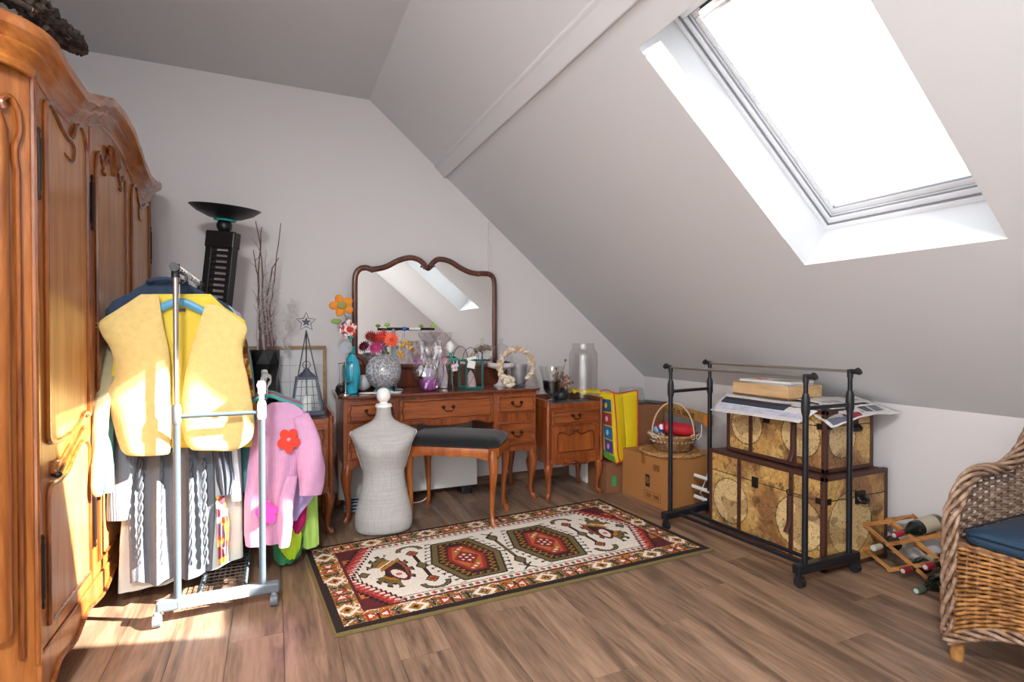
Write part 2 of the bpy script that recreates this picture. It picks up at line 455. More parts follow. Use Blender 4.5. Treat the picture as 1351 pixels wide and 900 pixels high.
# cornice sweep
path = [((-1.27, 1.94), (0, -1))]
for k in range(9):
    a_ = R(-90+90*k/8); path.append(((WF-.13+.13*math.cos(a_), 2.07+.13*math.sin(a_)), (math.cos(a_), math.sin(a_))))
path += [((WF, y), (1, 0)) for y in ys[1:-1]]
for k in range(9):
    a_ = R(90*k/8); path.append(((WF-.13+.13*math.cos(a_), 3.72+.13*math.sin(a_)), (math.cos(a_), math.sin(a_))))
path.append(((-1.27, 3.85), (0, 1)))
prof = [(-.004, -.035), (.008, -.035), (.014, -.022), (.010, -.012), (.016, 0), (.030, .012), (.036, .022), (.034, .03), (.046, .045), (.062, .055), (.066, .066), (.066, .082), (.058, .09), (-.03, .098)]
rows = [[(p[0]+q[0]*a, p[1]+q[1]*a, zf(p[1])+b) for a, b in prof] for p, q in path]
MB().grid(rows).build('cornice', M['cornice'], wd, world=True, sharp=28)
w = MB()
w.prism([(y, zf(y)+.09) for y in ys]+[(y, zf(y)+.06) for y in reversed(ys)], 0, -1.26, -.66); w.build('top_board', M['armoire_dark'], wd, world=True)
# apron with scalloped lower edge and short feet
ap = [(2.07, .205), (3.72, .205), (3.72, .0), (3.66, .0), (3.64, .07), (3.55, .10), (3.45, .085), (3.3, .125), (3.1, .10), (2.9, .14), (2.7, .10), (2.5, .125), (2.35, .085), (2.25, .10), (2.15, .07), (2.13, 0), (2.07, 0)]
MB().prism(ap, 0, -.69, -.648).build('apron', M['armoire'], wd, world=True, bevel=.004)
w = MB(); w.tube(spl([(WF+.016, 2.12, .06), (WF+.016, 2.2, .115), (WF+.016, 2.35, .10), (WF+.016, 2.5, .14), (WF+.016, 2.7, .115), (WF+.016, 2.9, .155), (WF+.016, 3.1, .115), (WF+.016, 3.3, .14), (WF+.016, 3.45, .10), (WF+.016, 3.62, .10)], 5), .008, 6)
w.build('apron_moulding', M['armoire_dark'], wd, world=True)
w = MB()
for s_ in ((-.74, 2.0), (-.74, 3.79)):
    w = MB(); w.tube([(s_[0], s_[1], 0), (s_[0], s_[1], .04), (s_[0], s_[1], .12)], [.035, .05, .055], 12); w.build('foot', M['armoire_dark'], wd, world=True)
# canted corner column
cx_, cy_ = -.725, 2.005; nx, ny = .7071, -.7071; tx, ty = .7071, .7071
def cp(s_, z, d=0): return Vector((cx_+tx*s_+nx*d, cy_+ty*s_+ny*d, z))
w = MB(); w.tube([cp(.0, z, -.004) for z in (.3, .33, 1.7, 1.78, 1.82)], [.030, .034, .034, .032, .02], 14); w.build('column', M['armoire'], wd, world=True)
w = MB()
for s_ in (-1, 1):
    p = [cp(s_*.052, .22, .004), cp(s_*.052, .9, .004), cp(s_*.052, 1.66, .004)]
    p = [p[0], p[1]]+spl([p[2], cp(s_*.046, 1.72, .006), cp(s_*.057, 1.78, .008), cp(s_*.05, 1.84, .01), cp(s_*.03, 1.87, .012), cp(s_*.012, 1.85, .014), cp(s_*.018, 1.83, .014)], 5)
    w.tube(p, .0085, 7)
w.build('column_moulding', M['armoire_dark'], wd, world=True)
for a in ((2.068,), (3.722,)):
    w = MB(); w.tube([(WF+.004, a[0], .18), (WF+.004, a[0], 1.96)], .009, 8)
    w.build('edge_moulding', M['armoire_dark'], wd, world=True)
# doors
def door(y0, y1, kind):
    n = 14
    yy = [lerp(y0, y1, i/n) for i in range(n+1)]
    d = MB().prism([(y0, .21), (y1, .21)]+[(y, zf(y)-.03) for y in reversed(yy)], 0, -.676, -.654).build('door', M['armoire'], wd, world=True, bevel=.003)
    def fl(t): return y0+(y1-y0)*(t if kind >= 0 else 1-t) if kind else y0+(y1-y0)*t
    def Q(t, z, x=WF+.010):
        return Vector((x, fl(t), z))
    if kind == 0:
        top = [(.09, 1.83), (.11, 1.90), (.17, 1.925), (.23, 1.895), (.27, 1.88), (.33, 1.92), (.42, 1.955), (.5, 1.965), (.58, 1.955), (.67, 1.92), (.73, 1.88), (.77, 1.895), (.83, 1.925), (.89, 1.90), (.91, 1.83)]
        bot = [(.91, .86), (.80, .85), (.70, .88), (.5, .83), (.3, .88), (.2, .85), (.09, .86)]
        lt = [(.09, .70), (.2, .72), (.35, .76), (.5, .715), (.65, .76), (.8, .72), (.91, .70)]
    else:
        top = [(.10, 1.84), (.11, 1.90), (.16, 1.915), (.26, 1.905), (.38, 1.878), (.52, 1.862), (.60, 1.875), (.64, 1.90), (.69, 1.935), (.77, 1.950), (.85, 1.93), (.90, 1.885), (.91, 1.83)]
        bot = [(.91, .87), (.86, .885), (.78, .885), (.68, .86), (.5, .838), (.3, .832), (.15, .84), (.10, .86)]
        lt = [(.10, .67), (.14, .70), (.28, .70), (.45, .715), (.62, .76), (.78, .785), (.88, .77), (.91, .74)]
    up = spl([Q(*p) for p in top], 4); dn = spl([Q(*p) for p in bot], 4)
    def field(pts, nm):
        c = [(p.y, p.z) for p in pts]
        MB().prism(c, 0, -.655, -.6505).build(nm, M['armoire_panel'], d, world=True)
    field(up+dn, 'panel')
    w = MB(); w.tube(up+dn, .0095, 7, closed=True, up=(1, 0, 0)); w.build('panel_moulding', M['armoire_dark'], d, world=True)
    top2 = spl([Q(*p) for p in lt], 4); b2 = [Q(lt[-1][0], .27), Q(lt[0][0], .27)]
    field(top2+b2, 'panel')
    w = MB(); w.tube(top2+b2, .0085, 7, closed=True, up=(1, 0, 0)); w.build('panel_moulding', M['armoire_dark'], d, world=True)
    # carved mid rail and crest
    w = MB()
    if kind == 0:
        w.tube([Q(.5, 2.01, WF+.014), Q(.5, 1.98, WF+.02), Q(.5, 1.93, WF+.022), Q(.5, 1.88, WF+.014)], [.008, .022, .03, .006], 8)
        for s_ in (-1, 1):
            for k in range(3): w.tube(spl([Q(.5+s_*.02, 1.93+.02*k, WF+.014), Q(.5+s_*(.07+.02*k), 1.96+.015*k, WF+.018), Q(.5+s_*(.11-.02*k), 1.92+.02*k, WF+.016)], 4), [.004, .007, .009, .010, .010, .009, .007, .005, .002], 6)
            w3 = MB(); w3.tube(spl([Q(.5+s_*.27, 1.87, WF+.012), Q(.5+s_*.24, 1.85, WF+.016), Q(.5+s_*.20, 1.86, WF+.012)], 4), .006, 6); w3.build('carving', M['armoire_dark'], d, world=True)
    else:
        w2 = MB(); w2.tube(spl([Q(.44, 1.80, WF+.010), Q(.55, 1.792, WF+.014), Q(.60, 1.80, WF+.014), Q(.62, 1.845, WF+.014), Q(.58, 1.862, WF+.012)], 4), .004, 6); w2.build('carving', M['armoire_dark'], d, world=True)
        w.tube(spl([Q(.16, .745, WF+.012), Q(.24, .725, WF+.016), Q(.34, .745, WF+.016), Q(.6, .80, WF+.016), Q(.8, .835, WF+.012), Q(.86, .83, WF+.01)], 4), .007, 6)
        w.tube(spl([Q(.16, .745, WF+.012), Q(.20, .77, WF+.014), Q(.30, .765, WF+.014), Q(.5, .80, WF+.012)], 4), .005, 6)
    w.build('carving', M['armoire_dark'], d, world=True)
    hy = y0-.004 if kind != -1 else y1+.004
    for za, zb in ((1.62, 1.78), (.37, .54)) + (((1.0, 1.16),) if False else ()):
        h = MB(); h.tube([(WF+.012, hy, z) for z in (za-.03, za-.02, za-.012, za, za+.001, zb-.001, zb, zb+.012, zb+.02, zb+.03)], [.002, .006, .004, .004, .0065, .0065, .004, .004, .006, .002], 8)
        h.build('hinge', M['iron'], d, world=True)
    if kind == 0:
        w = MB(); w.prism([(y0+.05+.013*math.cos(a*PI/8), 1.0+.05*math.sin(a*PI/8)) for a in range(16)], 0, -.655, -.650); w.cyl((-.65, y0+.05, 1.0), (-.643, y0+.05, 1.0), .006)
        w.build('key_plate', M['brass'], d, world=True)
    if kind == 1:
        w = MB(); w.sphere((-.640, fl(.2), .728), .012, 12); w.cyl((-.656, fl(.2), .728), (-.645, fl(.2), .728), .006); w.build('knob', M['iron'], d, world=True)
    return d
door(2.085, 2.588, 1); door(2.612, 3.185, 0); door(3.209, 3.705, -1)

# driftwood on top of the wardrobe
def bark(name):
    m, n, l, b = mat(name)
    t = n.new('ShaderNodeTexCoord'); x = n.new('ShaderNodeTexNoise'); x.inputs['Scale'].default_value = 28; x.inputs['Detail'].default_value = 6
    l.new(t.outputs['Object'], x.inputs['Vector']); r = n.new('ShaderNodeValToRGB')
    r.color_ramp.elements[0].position = .38; r.color_ramp.elements[1].position = .68
    r.color_ramp.elements[0].color = s2l('#1c1512'); r.color_ramp.elements[1].color = s2l('#5b4a42')
    e_ = r.color_ramp.elements.new(.80); e_.color = s2l('#a06a35')
    l.new(x.outputs['Fac'], r.inputs[0]); l.new(r.outputs[0], b.inputs['Base Color']); b.inputs['Roughness'].default_value = .9
    return m
M['bark'] = bark('rough_bark')
lz = 2.245
lg = thing('driftwood_log', (-.75, 2.2, 2.2), 'gnarled dark bark log lying on top of the wardrobe', 'log')
ctr = spl([W(px_, py_, Z=lz+dz) for px_, py_, dz in ((-70, -75, 0), (-20, -38, 0), (25, -4, 0), (52, 16, 0), (76, 38, 0), (95, 55, 0), (108, 66, .0), (113, 69, 0))], 18)
rows = []
ax_ = (ctr[-1]-ctr[0]).normalized(); sd_ = ax_.cross(Vector((0, 0, 1))).normalized()
for i, c in enumerate(ctr):
    u = i/(len(ctr)-1); r0 = lerp(.042, .036, u) if u < .72 else lerp(.036, .005, (u-.72)/.28)
    row = []
    for j in range(40):
        a = 2*PI*j/40; k = 1+.30*noise.noise(Vector((math.cos(a)*1.5, math.sin(a)*1.5, u*14)))+.10*math.sin(a*7+u*14+2*math.sin(u*30))+.42*noise.noise(Vector((math.cos(a)*5, math.sin(a)*5, u*40)))+.2*noise.noise(Vector((math.cos(a)*11, math.sin(a)*11, u*90)))
        row.append(c+(sd_*math.cos(a)+Vector((0, 0, math.sin(a)*.95)))*r0*k)
    rows.append(row)
w = MB(); w.grid(rows, closed=True); w.build('trunk', M['bark'], lg, world=True, sharp=60)
M['cutwood'] = plain('pale_cut_wood', '#c9a77c', .7)
for (q1, q2, r_) in (((-20, -20), (40, 12), .0095), ((60, 36), (75, 53), .0085)):
    a = W(*q1, Z=lz-.045); b_ = W(*q2, Z=lz-.045)
    w = MB(); w.cyl(a, b_, r_*1.2, r_, 10); s1 = w.build('branch_stub', M['bark'], lg, world=True)
    w = MB(); dd = (b_-a).normalized(); w.cyl(b_, b_+dd*.003, r_*.9, n=10); w.build('cut_end', M['cutwood'], s1, world=True)

# ================================================================== furniture helpers
def cab_leg(x, y, zt, dx, dy, s_=1.0):
    w = MB(); e_ = Vector((dx, dy, 0)); b = Vector((x, y, 0))
    ks = [(0, zt+.03, .030), (.004, zt, .032), (.014, zt*.86, .033), (.012, zt*.68, .025), (0, zt*.42, .018), (-.004, zt*.22, .0145), (.002, zt*.10, .016), (.012, .028, .019), (.020, .012, .021), (.020, 0, .018)]
    w.tube([b+e_*o*s_+Vector((0, 0, z)) for o, z, r in ks], [r*s_ for o, z, r in ks], 10)
    w.tube([b+e_*.03*s_+Vector((0, 0, .03)), b+e_*.032*s_+Vector((0, 0, .018)), b+e_*.026*s_+Vector((0, 0, .008))], [.008*s_, .012*s_, .008*s_], 8)
    return w
def bail(w, x, y, z, hw=.032, drop=.024):
    for s_ in (-1, 1):
        w.sphere((x+s_*hw, y-.010, z), .0095, 10); w.cyl((x+s_*hw, y, z), (x+s_*hw, y-.008, z), .012, n=10)
    w.tube(spl([(x-hw, y-.014, z), (x-hw*.9, y-.018, z-drop*.7), (x-hw*.35, y-.019, z-drop*1.15), (x, y-.019, z-drop), (x+hw*.35, y-.019, z-drop*1.15), (x+hw*.9, y-.018, z-drop*.7), (x+hw, y-.014, z)], 4), .0032, 6)
def carved(w, x0, x1, z0, z1, y, r=.0032, wav=.006):
    """thin carved outline of a drawer front"""
    n = 24; t = []
    for i in range(n+1):
        u = i/n; t.append((lerp(x0+.018, x1-.018, u), y, z1-.008-wav*abs(math.sin(u*PI*3))+(.004 if abs(u-.5) < .08 else 0)))
    b = [(lerp(x1-.018, x0+.018, i/n), y, z0+.008+wav*.7*abs(math.sin(i/n*PI*3))) for i in range(n+1)]
    w.tube(t, r, 5, up=(0, 1, 0)); w.tube(b, r, 5, up=(0, 1, 0))
    for s_, xx in ((1, x0+.014), (-1, x1-.014)):
        m_ = (z0+z1)/2; h = (z1-z0)/2-.014
        w.tube(spl([(xx, y, m_+h), (xx+s_*.010, y, m_+h*.8), (xx+s_*.006, y, m_+h*.35), (xx-s_*.002, y, m_+h*.2), (xx+s_*.004, y, m_), (xx-s_*.002, y, m_-h*.2), (xx+s_*.006, y, m_-h*.35), (xx+s_*.010, y, m_-h*.8), (xx, y, m_-h)], 3), r, 5, up=(0, 1, 0))
def drawer(par, x0, x1, z0, z1, y, hw=.032, world=True, mt=None):
    d = MB().box(x0, y-.012, z0, x1, y+.02, z1).build('drawer', mt or M['cherry'], par, world=world, bevel=.003)
    w = MB(); carved(w, x0, x1, z0, z1, y-.0135); w.build('carved_edge', M['cherry_dark'], d, world=world)
    w = MB(); bail(w, (x0+x1)/2, y-.013, (z0+z1)/2+.012, hw); w.build('handle', M['brass'], d, world=world)
    return d

# ================================================================== DRESSING TABLE
DX0, DX1, DF, DB = .365, 1.765, 3.44, 3.94
dt = thing('dressing_table', (1.065, 3.69, 0), 'wide carved cherry dressing table with curly framed mirror against the back wall', 'dressing table')
ch = .045
top = [(DX0, DF+ch), (DX0+ch*.5, DF+.012), (DX0+ch*1.4, DF), (DX1-ch*1.4, DF), (DX1-ch*.5, DF+.012), (DX1, DF+ch), (DX1, DB), (DX0, DB)]
MB().prism(top, 2, .782, .800).build('table_top', wood('dresser_top', '#7d3a22', '#4b1d10', axis=0, scale=1.1, rough=.16, coat=.8), dt, world=True, bevel=.005)
fy = DF+.035
w = MB(); w.box(.395, fy+.01, .36, .735, DB-.01, .782); w.box(1.405, fy+.01, .36, 1.735, DB-.01, .782); w.box(.735, fy+.02, .60, 1.405, DB-.01, .782)
w.build('carcass', M['cherryv'], dt, world=True, bevel=.003)
w = MB(); ap = [(.735, .63), (1.405, .63), (1.405, .575), (1.36, .565), (1.30, .585), (1.24, .590), (1.20, .575), (1.07, .568), (.94, .575), (.90, .590), (.84, .585), (.78, .565), (.735, .575)]
w.prism(ap, 1, fy+.002, fy+.022)
for a, b in ((.395, .735), (1.405, 1.735)):
    w.prism([(a, .39), (b, .39), (b, .335), (b-.05, .335), (b-.09, .352), ((a+b)/2, .358), (a+.09, .352), (a+.05, .335), (a, .335)], 1, fy+.004, fy+.028)
w.build('apron', M['cherryv'], dt, world=True, bevel=.003)
w = MB(); w.tube(spl([(a, fy-.002, b+.006) for a, b in ap[2:]], 3), .0045, 6, up=(0, 1, 0)); w.build('apron_moulding', M['cherry_dark'], dt, world=True)
for x0, x1, z0, z1 in ((.745, 1.395, .618, .755), (.418, .715, .630, .750), (1.425, 1.722, .630, .750), (.418, .715, .395, .565), (1.425, 1.722, .395, .565)):
    drawer(dt, x0, x1, z0, z1, fy+.006, .034)
for (a, b, dx, dy) in ((.425, fy+.035, -1, -1), (1.705, fy+.035, 1, -1), (.425, 3.88, -1, .6), (1.705, 3.88, 1, .6)):
    cab_leg(a, b, .34, dx*.8, dy*.8, 1.05).build('leg', M['cherryv'], dt, world=True)
# backboard and mirror
MB().box(.44, 3.905, .800, 1.69, 3.925, .975).build('backboard', M['cherry_dark'], dt, world=True, bevel=.003)
zz = lambda a, b: (420+a/4.09, 320+b/4.09)
mo = [(262, 668), (250, 640), (225, 618), (200, 600), (197, 500), (197, 300), (197, 215), (203, 170), (225, 142), (258, 136), (288, 146), (300, 144), (330, 140), (372, 128), (430, 98), (490, 82), (535, 90), (566, 112), (578, 128),
      (592, 140), (605, 128), (620, 108), (652, 90), (710, 102), (765, 136), (815, 160), (858, 168), (872, 168), (890, 168), (924, 172), (945, 195), (950, 250), (950, 400), (950, 560), (950, 640), (915, 668)]
mp_ = [W(*zz(a, b), Y=3.895) for a, b in mo]
mpath = spl(mp_+[mp_[0]], 3)[:-1]
pol = [(p.x, p.z) for p in mpath]
gl = MB().prism(pol, 1, 3.897, 3.903).build('mirror_glass', M['mirror'], dt, world=True)
mf = MB(); mf.tube(mpath, .0200, 10, closed=True, up=(0, 1, 0), sx=.8); mf.tube(mpath, .006, 6, closed=True, up=(0, 1, 0))
ci = len(mpath)
for q, rr in ((zz(592, 136), .02),):
    c = W(*q, Y=3.885)
    for s_ in (-1, 1):
        mf.tube([c+Vector((s_*(.022+.020*math.cos(t)*(1-t/9)), -.016, .004+.020*math.sin(t)*(1-t/9))) for t in [k*.5 for k in range(14)]], [.009*(1-k/18) for k in range(14)], 7, up=(0, 1, 0))
for q in ((292, 150), (866, 172)):
    c = W(*zz(*q), Y=3.885); mf.sphere(c, .016, 10)
mfo = mf.build('mirror_frame', M['mframe'], dt, world=True, sharp=60)
MB().prism(pol, 1, 3.905, 3.925).build('mirror_back', M['cherry_dark'], dt, world=True)

# ================================================================== NIGHTSTANDS
def nightstand(xc, yf, label, yb):
    wid, dep = .47, .34
    t = thing('bedside_cabinet', (xc, yf, 0), label, 'bedside cabinet', group='carved bedside cabinets')
    h = wid/2
    w = MB(); w.box(-h+.006, .01, .255, h-.006, dep, .668); w.build('carcass', M['cherryv'], t, bevel=.004)
    for s_ in (-1, 1):
        w = MB(); w.tube([(s_*(h-.012), .004, .25), (s_*(h-.012), .004, .66), (s_*(h-.012), .004, .705)], [.015, .015, .012], 10)
        w.build('corner_post', M['cherryv'], t)
    MB().box(-h+.02, .014, .668, h-.02, dep-.01, .684).build('marble_top', M['marble'], t, bevel=.003)
    w = MB(); w.box(-h, .004, .655, h, .016, .686)
    for s_ in (-1, 1): w.box(s_*h-.008, .012, .66, s_*h+.008, dep, .715)
    w.box(-h, dep-.008, .66, h, dep+.008, .72)
    w.build('gallery', M['cherryv'], t, bevel=.003)
    drawer(t, -h+.035, h-.035, .535, .635, .004, .028, world=False)
    d = MB().box(-h+.035, -.006, .285, h-.035, .02, .515).build('door', M['cherryv'], t, bevel=.003)
    x0, x1 = -h+.085, h-.085
    pan = spl([(x0, 0, .335), (x0, 0, .46), (x0+.04, 0, .475), (x0+.10, 0, .455), (0, 0, .478), (x1-.10, 0, .455), (x1-.04, 0, .475), (x1, 0, .46), (x1, 0, .335)], 3)
    MB().prism([(p.x, p.z) for p in pan], 1, -.010, -.004).build('panel', wood('panel_cherry_'+str(len(bpy.data.objects)), '#a35a28', '#7a3c15', axis=2, scale=1.6), d)
    w = MB(); w.tube([p+Vector((0, -.010, 0)) for p in pan], .0045, 6, closed=True, up=(0, 1, 0)); w.build('panel_moulding', M['cherry_dark'], d)
    w = MB(); w.sphere((0, -.010, 0.486), .014, 10, (1.2, .5, .9))
    for s_ in (-1, 1): w.sphere((s_*.018, -.009, .488), .009, 8, (1.4, .5, .7))
    w.build('carved_flower', M['cherry_dark'], d)
    w = MB(); w.prism([(-h+.02, .285), (h-.02, .285), (h-.02, .262), (h-.06, .245), (.12, .245), (.08, .23), (.04, .238), (0, .222), (-.04, .238), (-.08, .23), (-.12, .245), (-h+.06, .245), (-h+.02, .262)], 1, -.004, .014)
    ap_ = w.build('apron', M['cherryv'], t, bevel=.002)
    w = MB(); w.sphere((0, -.006, .25), .02, 10, (1.3, .4, .8)); 
    for s_ in (-1, 1): w.tube(spl([(s_*.02, -.006, .252), (s_*.06, -.008, .246), (s_*.10, -.006, .262)], 4), .005, 6)
    w.build('carved_flower', M['cherry_dark'], ap_)
    for a, b, dx, dy in ((-h+.03, .03, -.8, -.8), (h-.03, .03, .8, -.8), (-h+.03, dep-.03, -.8, .6), (h-.03, dep-.03, .8, .6)):
        cab_leg(a, b, .245, dx, dy, .95).build('leg', M['cherryv'], t)
    return t
nightstand(2.010, 3.395, 'small carved cherry bedside cabinet with glass jars on top, right of the dressing table', 3.74)
nightstand(.085, 3.33, 'small carved cherry bedside cabinet half hidden by pink sweater, left of the dressing table', 3.7)

# ================================================================== STOOL
st = thing('dressing_stool', (1.10, 3.345, 0), 'orange-brown wooden stool with black cushioned seat and curved legs', 'stool', rz=R(-35))
A, B = .30, .195
def octo(a, b, c, z): return [(-a+c, -b), (a-c, -b), (a, -b+c), (a, b-c), (a-c, b), (-a+c, b), (-a, b-c), (-a, -b+c)]
o8 = octo(A, B, .05, 0)
w = MB()
def rail(p, q, n=10, depth=.07):
    p = Vector((p[0], p[1], 0)); q = Vector((q[0], q[1], 0)); rows = []
    for i in range(n+1):
        u = i/n; c = p.lerp(q, u); lo = 0.486-depth+.022*math.sin(PI*u)+(.010*math.sin(3*PI*u))*.5
        rows.append((c.x, c.y, lo))
    t = (q-p).normalized(); nn = Vector((t.y, -t.x, 0))
    g = [[Vector(r)+nn*.004, Vector((r[0], r[1], (r[2]+0.486)/2))+nn*.012, Vector((r[0], r[1], 0.486))+nn*.006, Vector((r[0], r[1], 0.486))-nn*.014, Vector(r)-nn*.014] for r in rows]
    w.grid(g, closed=True, smooth=True)
for i in range(8):
    rail(o8[i], o8[(i+1) % 8], 12 if i % 2 == 0 else 3, .072 if i % 2 == 0 else .06)
w.build('seat_rail', M['stool'], st, sharp=35)
rows = []
for k, (ins, z) in enumerate([(0.012, .486), (-.004, .497), (-.006, .515), (.012, .536), (.04, .548), (.09, .554), (.14, .556), (.192, .557)]):
    c = max(.004, .055-.1*max(ins, 0)); a_, b_ = max(A-ins, .01), max(B-ins, .003)
    P_ = octo(a_, b_, min(c, b_*.9), z); rr = []
    for i in range(8):
        p = Vector((P_[i][0], P_[i][1], z)); q = Vector((P_[(i+1) % 8][0], P_[(i+1) % 8][1], z))
        for j in range(6):
            u = p.lerp(q, j/6); rr.append(u+Vector((0, 0, .0025*noise.noise(u*14)*(k > 2))))
    rows.append(rr)
cu = MB().grid(rows, closed=True); cu.f.append([7*48+i for i in range(48)]); cu.mi.append(0); cu.sm.append(True)
cu.build('seat_cushion', plain('black_fabric', '#0f1116', .95, bump=.2, bscale=300, sheen=.2), st, sharp=60)
for sx, sy in ((1, -1), (1, 1), (-1, 1), (-1, -1)):
    cab_leg(sx*(A-.035), sy*(B-.03), .44, sx*.8, sy*.8, .92).build('leg', M['stool'], st)

# ================================================================== DRESS FORM
def linen(name, c1, c2):
    m, n, l, b = mat(name)
    t = n.new('ShaderNodeTexCoord'); cols = []
    mp = n.new('ShaderNodeMapping'); mp.inputs['Scale'].default_value = (6, 6, 160)
    x = n.new('ShaderNodeTexNoise'); x.inputs['Scale'].default_value = 1; x.inputs['Detail'].default_value = 3
    mp2 = n.new('ShaderNodeMapping'); mp2.inputs['Scale'].default_value = (150, 150, 5)
    y = n.new('ShaderNodeTexNoise'); y.inputs['Scale'].default_value = 1; y.inputs['Detail'].default_value = 2
    l.new(t.outputs['Object'], mp.inputs[0]); l.new(mp.outputs[0], x.inputs['Vector']); l.new(t.outputs['Object'], mp2.inputs[0]); l.new(mp2.outputs[0], y.inputs['Vector'])
    ad = n.new('ShaderNodeMath'); ad.operation = 'ADD'; l.new(x.outputs['Fac'], ad.inputs[0]); l.new(y.outputs['Fac'], ad.inputs[1])
    r = n.new('ShaderNodeMapRange'); r.inputs[1].default_value = .8; r.inputs[2].default_value = 1.2; l.new(ad.outputs[0], r.inputs[0])
    mx = n.new('ShaderNodeMix'); mx.data_type = 'RGBA'; mx.inputs[6].default_value = s2l(c2); mx.inputs[7].default_value = s2l(c1)
    l.new(r.outputs[0], mx.inputs[0]); l.new(mx.outputs[2], b.inputs['Base Color']); b.inputs['Roughness'].default_value = .9
    return m
M['linen'] = linen('grey_linen', '#b8b6b4', '#aaa8a6')
df = thing('dress_form', (.605, 3.275, 0), 'grey linen dress form torso with white neck knob standing on the floor', 'dress form', rz=R(-12))
prof = [(.000, .150, .100, 0), (.012, .163, .108, 0), (.05, .172, .114, 0), (.10, .170, .114, .0), (.16, .158, .106, .0), (.23, .140, .094, 0), (.29, .126, .084, 0), (.335, .120, .080, 0), (.38, .125, .083, -.003), (.43, .138, .092, -.008), (.48, .152, .103, -.014), (.52, .163, .106, -.014), (.56, .180, .098, -.008), (.592, .196, .082, 0), (.606, .190, .070, .003), (.622, .160, .062, .006), (.638, .120, .056, .008), (.656, .080, .052, .008), (.675, .056, .048, .006), (.70, .046, .043, .003), (.735, .043, .042, 0), (.745, .043, .042, 0)]
rows = []
for z, hw, dp, yo in prof:
    row = []
    for j in range(40):
        a = 2*PI*j/40; c_, s_ = math.cos(a), math.sin(a)
        e_ = 1.0 if z > .66 or z < .5 else .85
        x = math.copysign(abs(c_)**e_, c_)*hw; y = math.copysign(abs(s_)**e_, s_)*dp+yo
        if .42 < z < .56 and s_ < 0: y -= .016*math.exp(-((abs(x)-.075)/.04)**2)*math.sin((z-.42)/.14*PI)
        row.append((x, y, z))
    rows.append(row)
bd = MB().grid(rows, closed=True); bd.f.append(list(range(40))); bd.mi.append(0); bd.sm.append(True)
bd.build('torso', M['linen'], df, sub=1, sharp=80)
M['knob'] = plain('white_knob', '#f3f2ef', .3, coat=.3)
MB().lathe([(.044, .742), (.050, .748), (.050, .758), (.044, .766), (.024, .770), (.022, .778), (.036, .788), (.041, .806), (.041, .826), (.036, .845), (.022, .858), (0, .863)], 24).build('neck_knob', M['knob'], df)
for s_ in (-1, 1):
    w = MB(); w.tube([(s_*(.196-.0*k), 0, .592) if False else (s_*(hw*.995+.001), yo, z) for z, hw, dp, yo in prof[8:15]], .003, 6); w.build('armhole_piping', M['whitemat'], df)

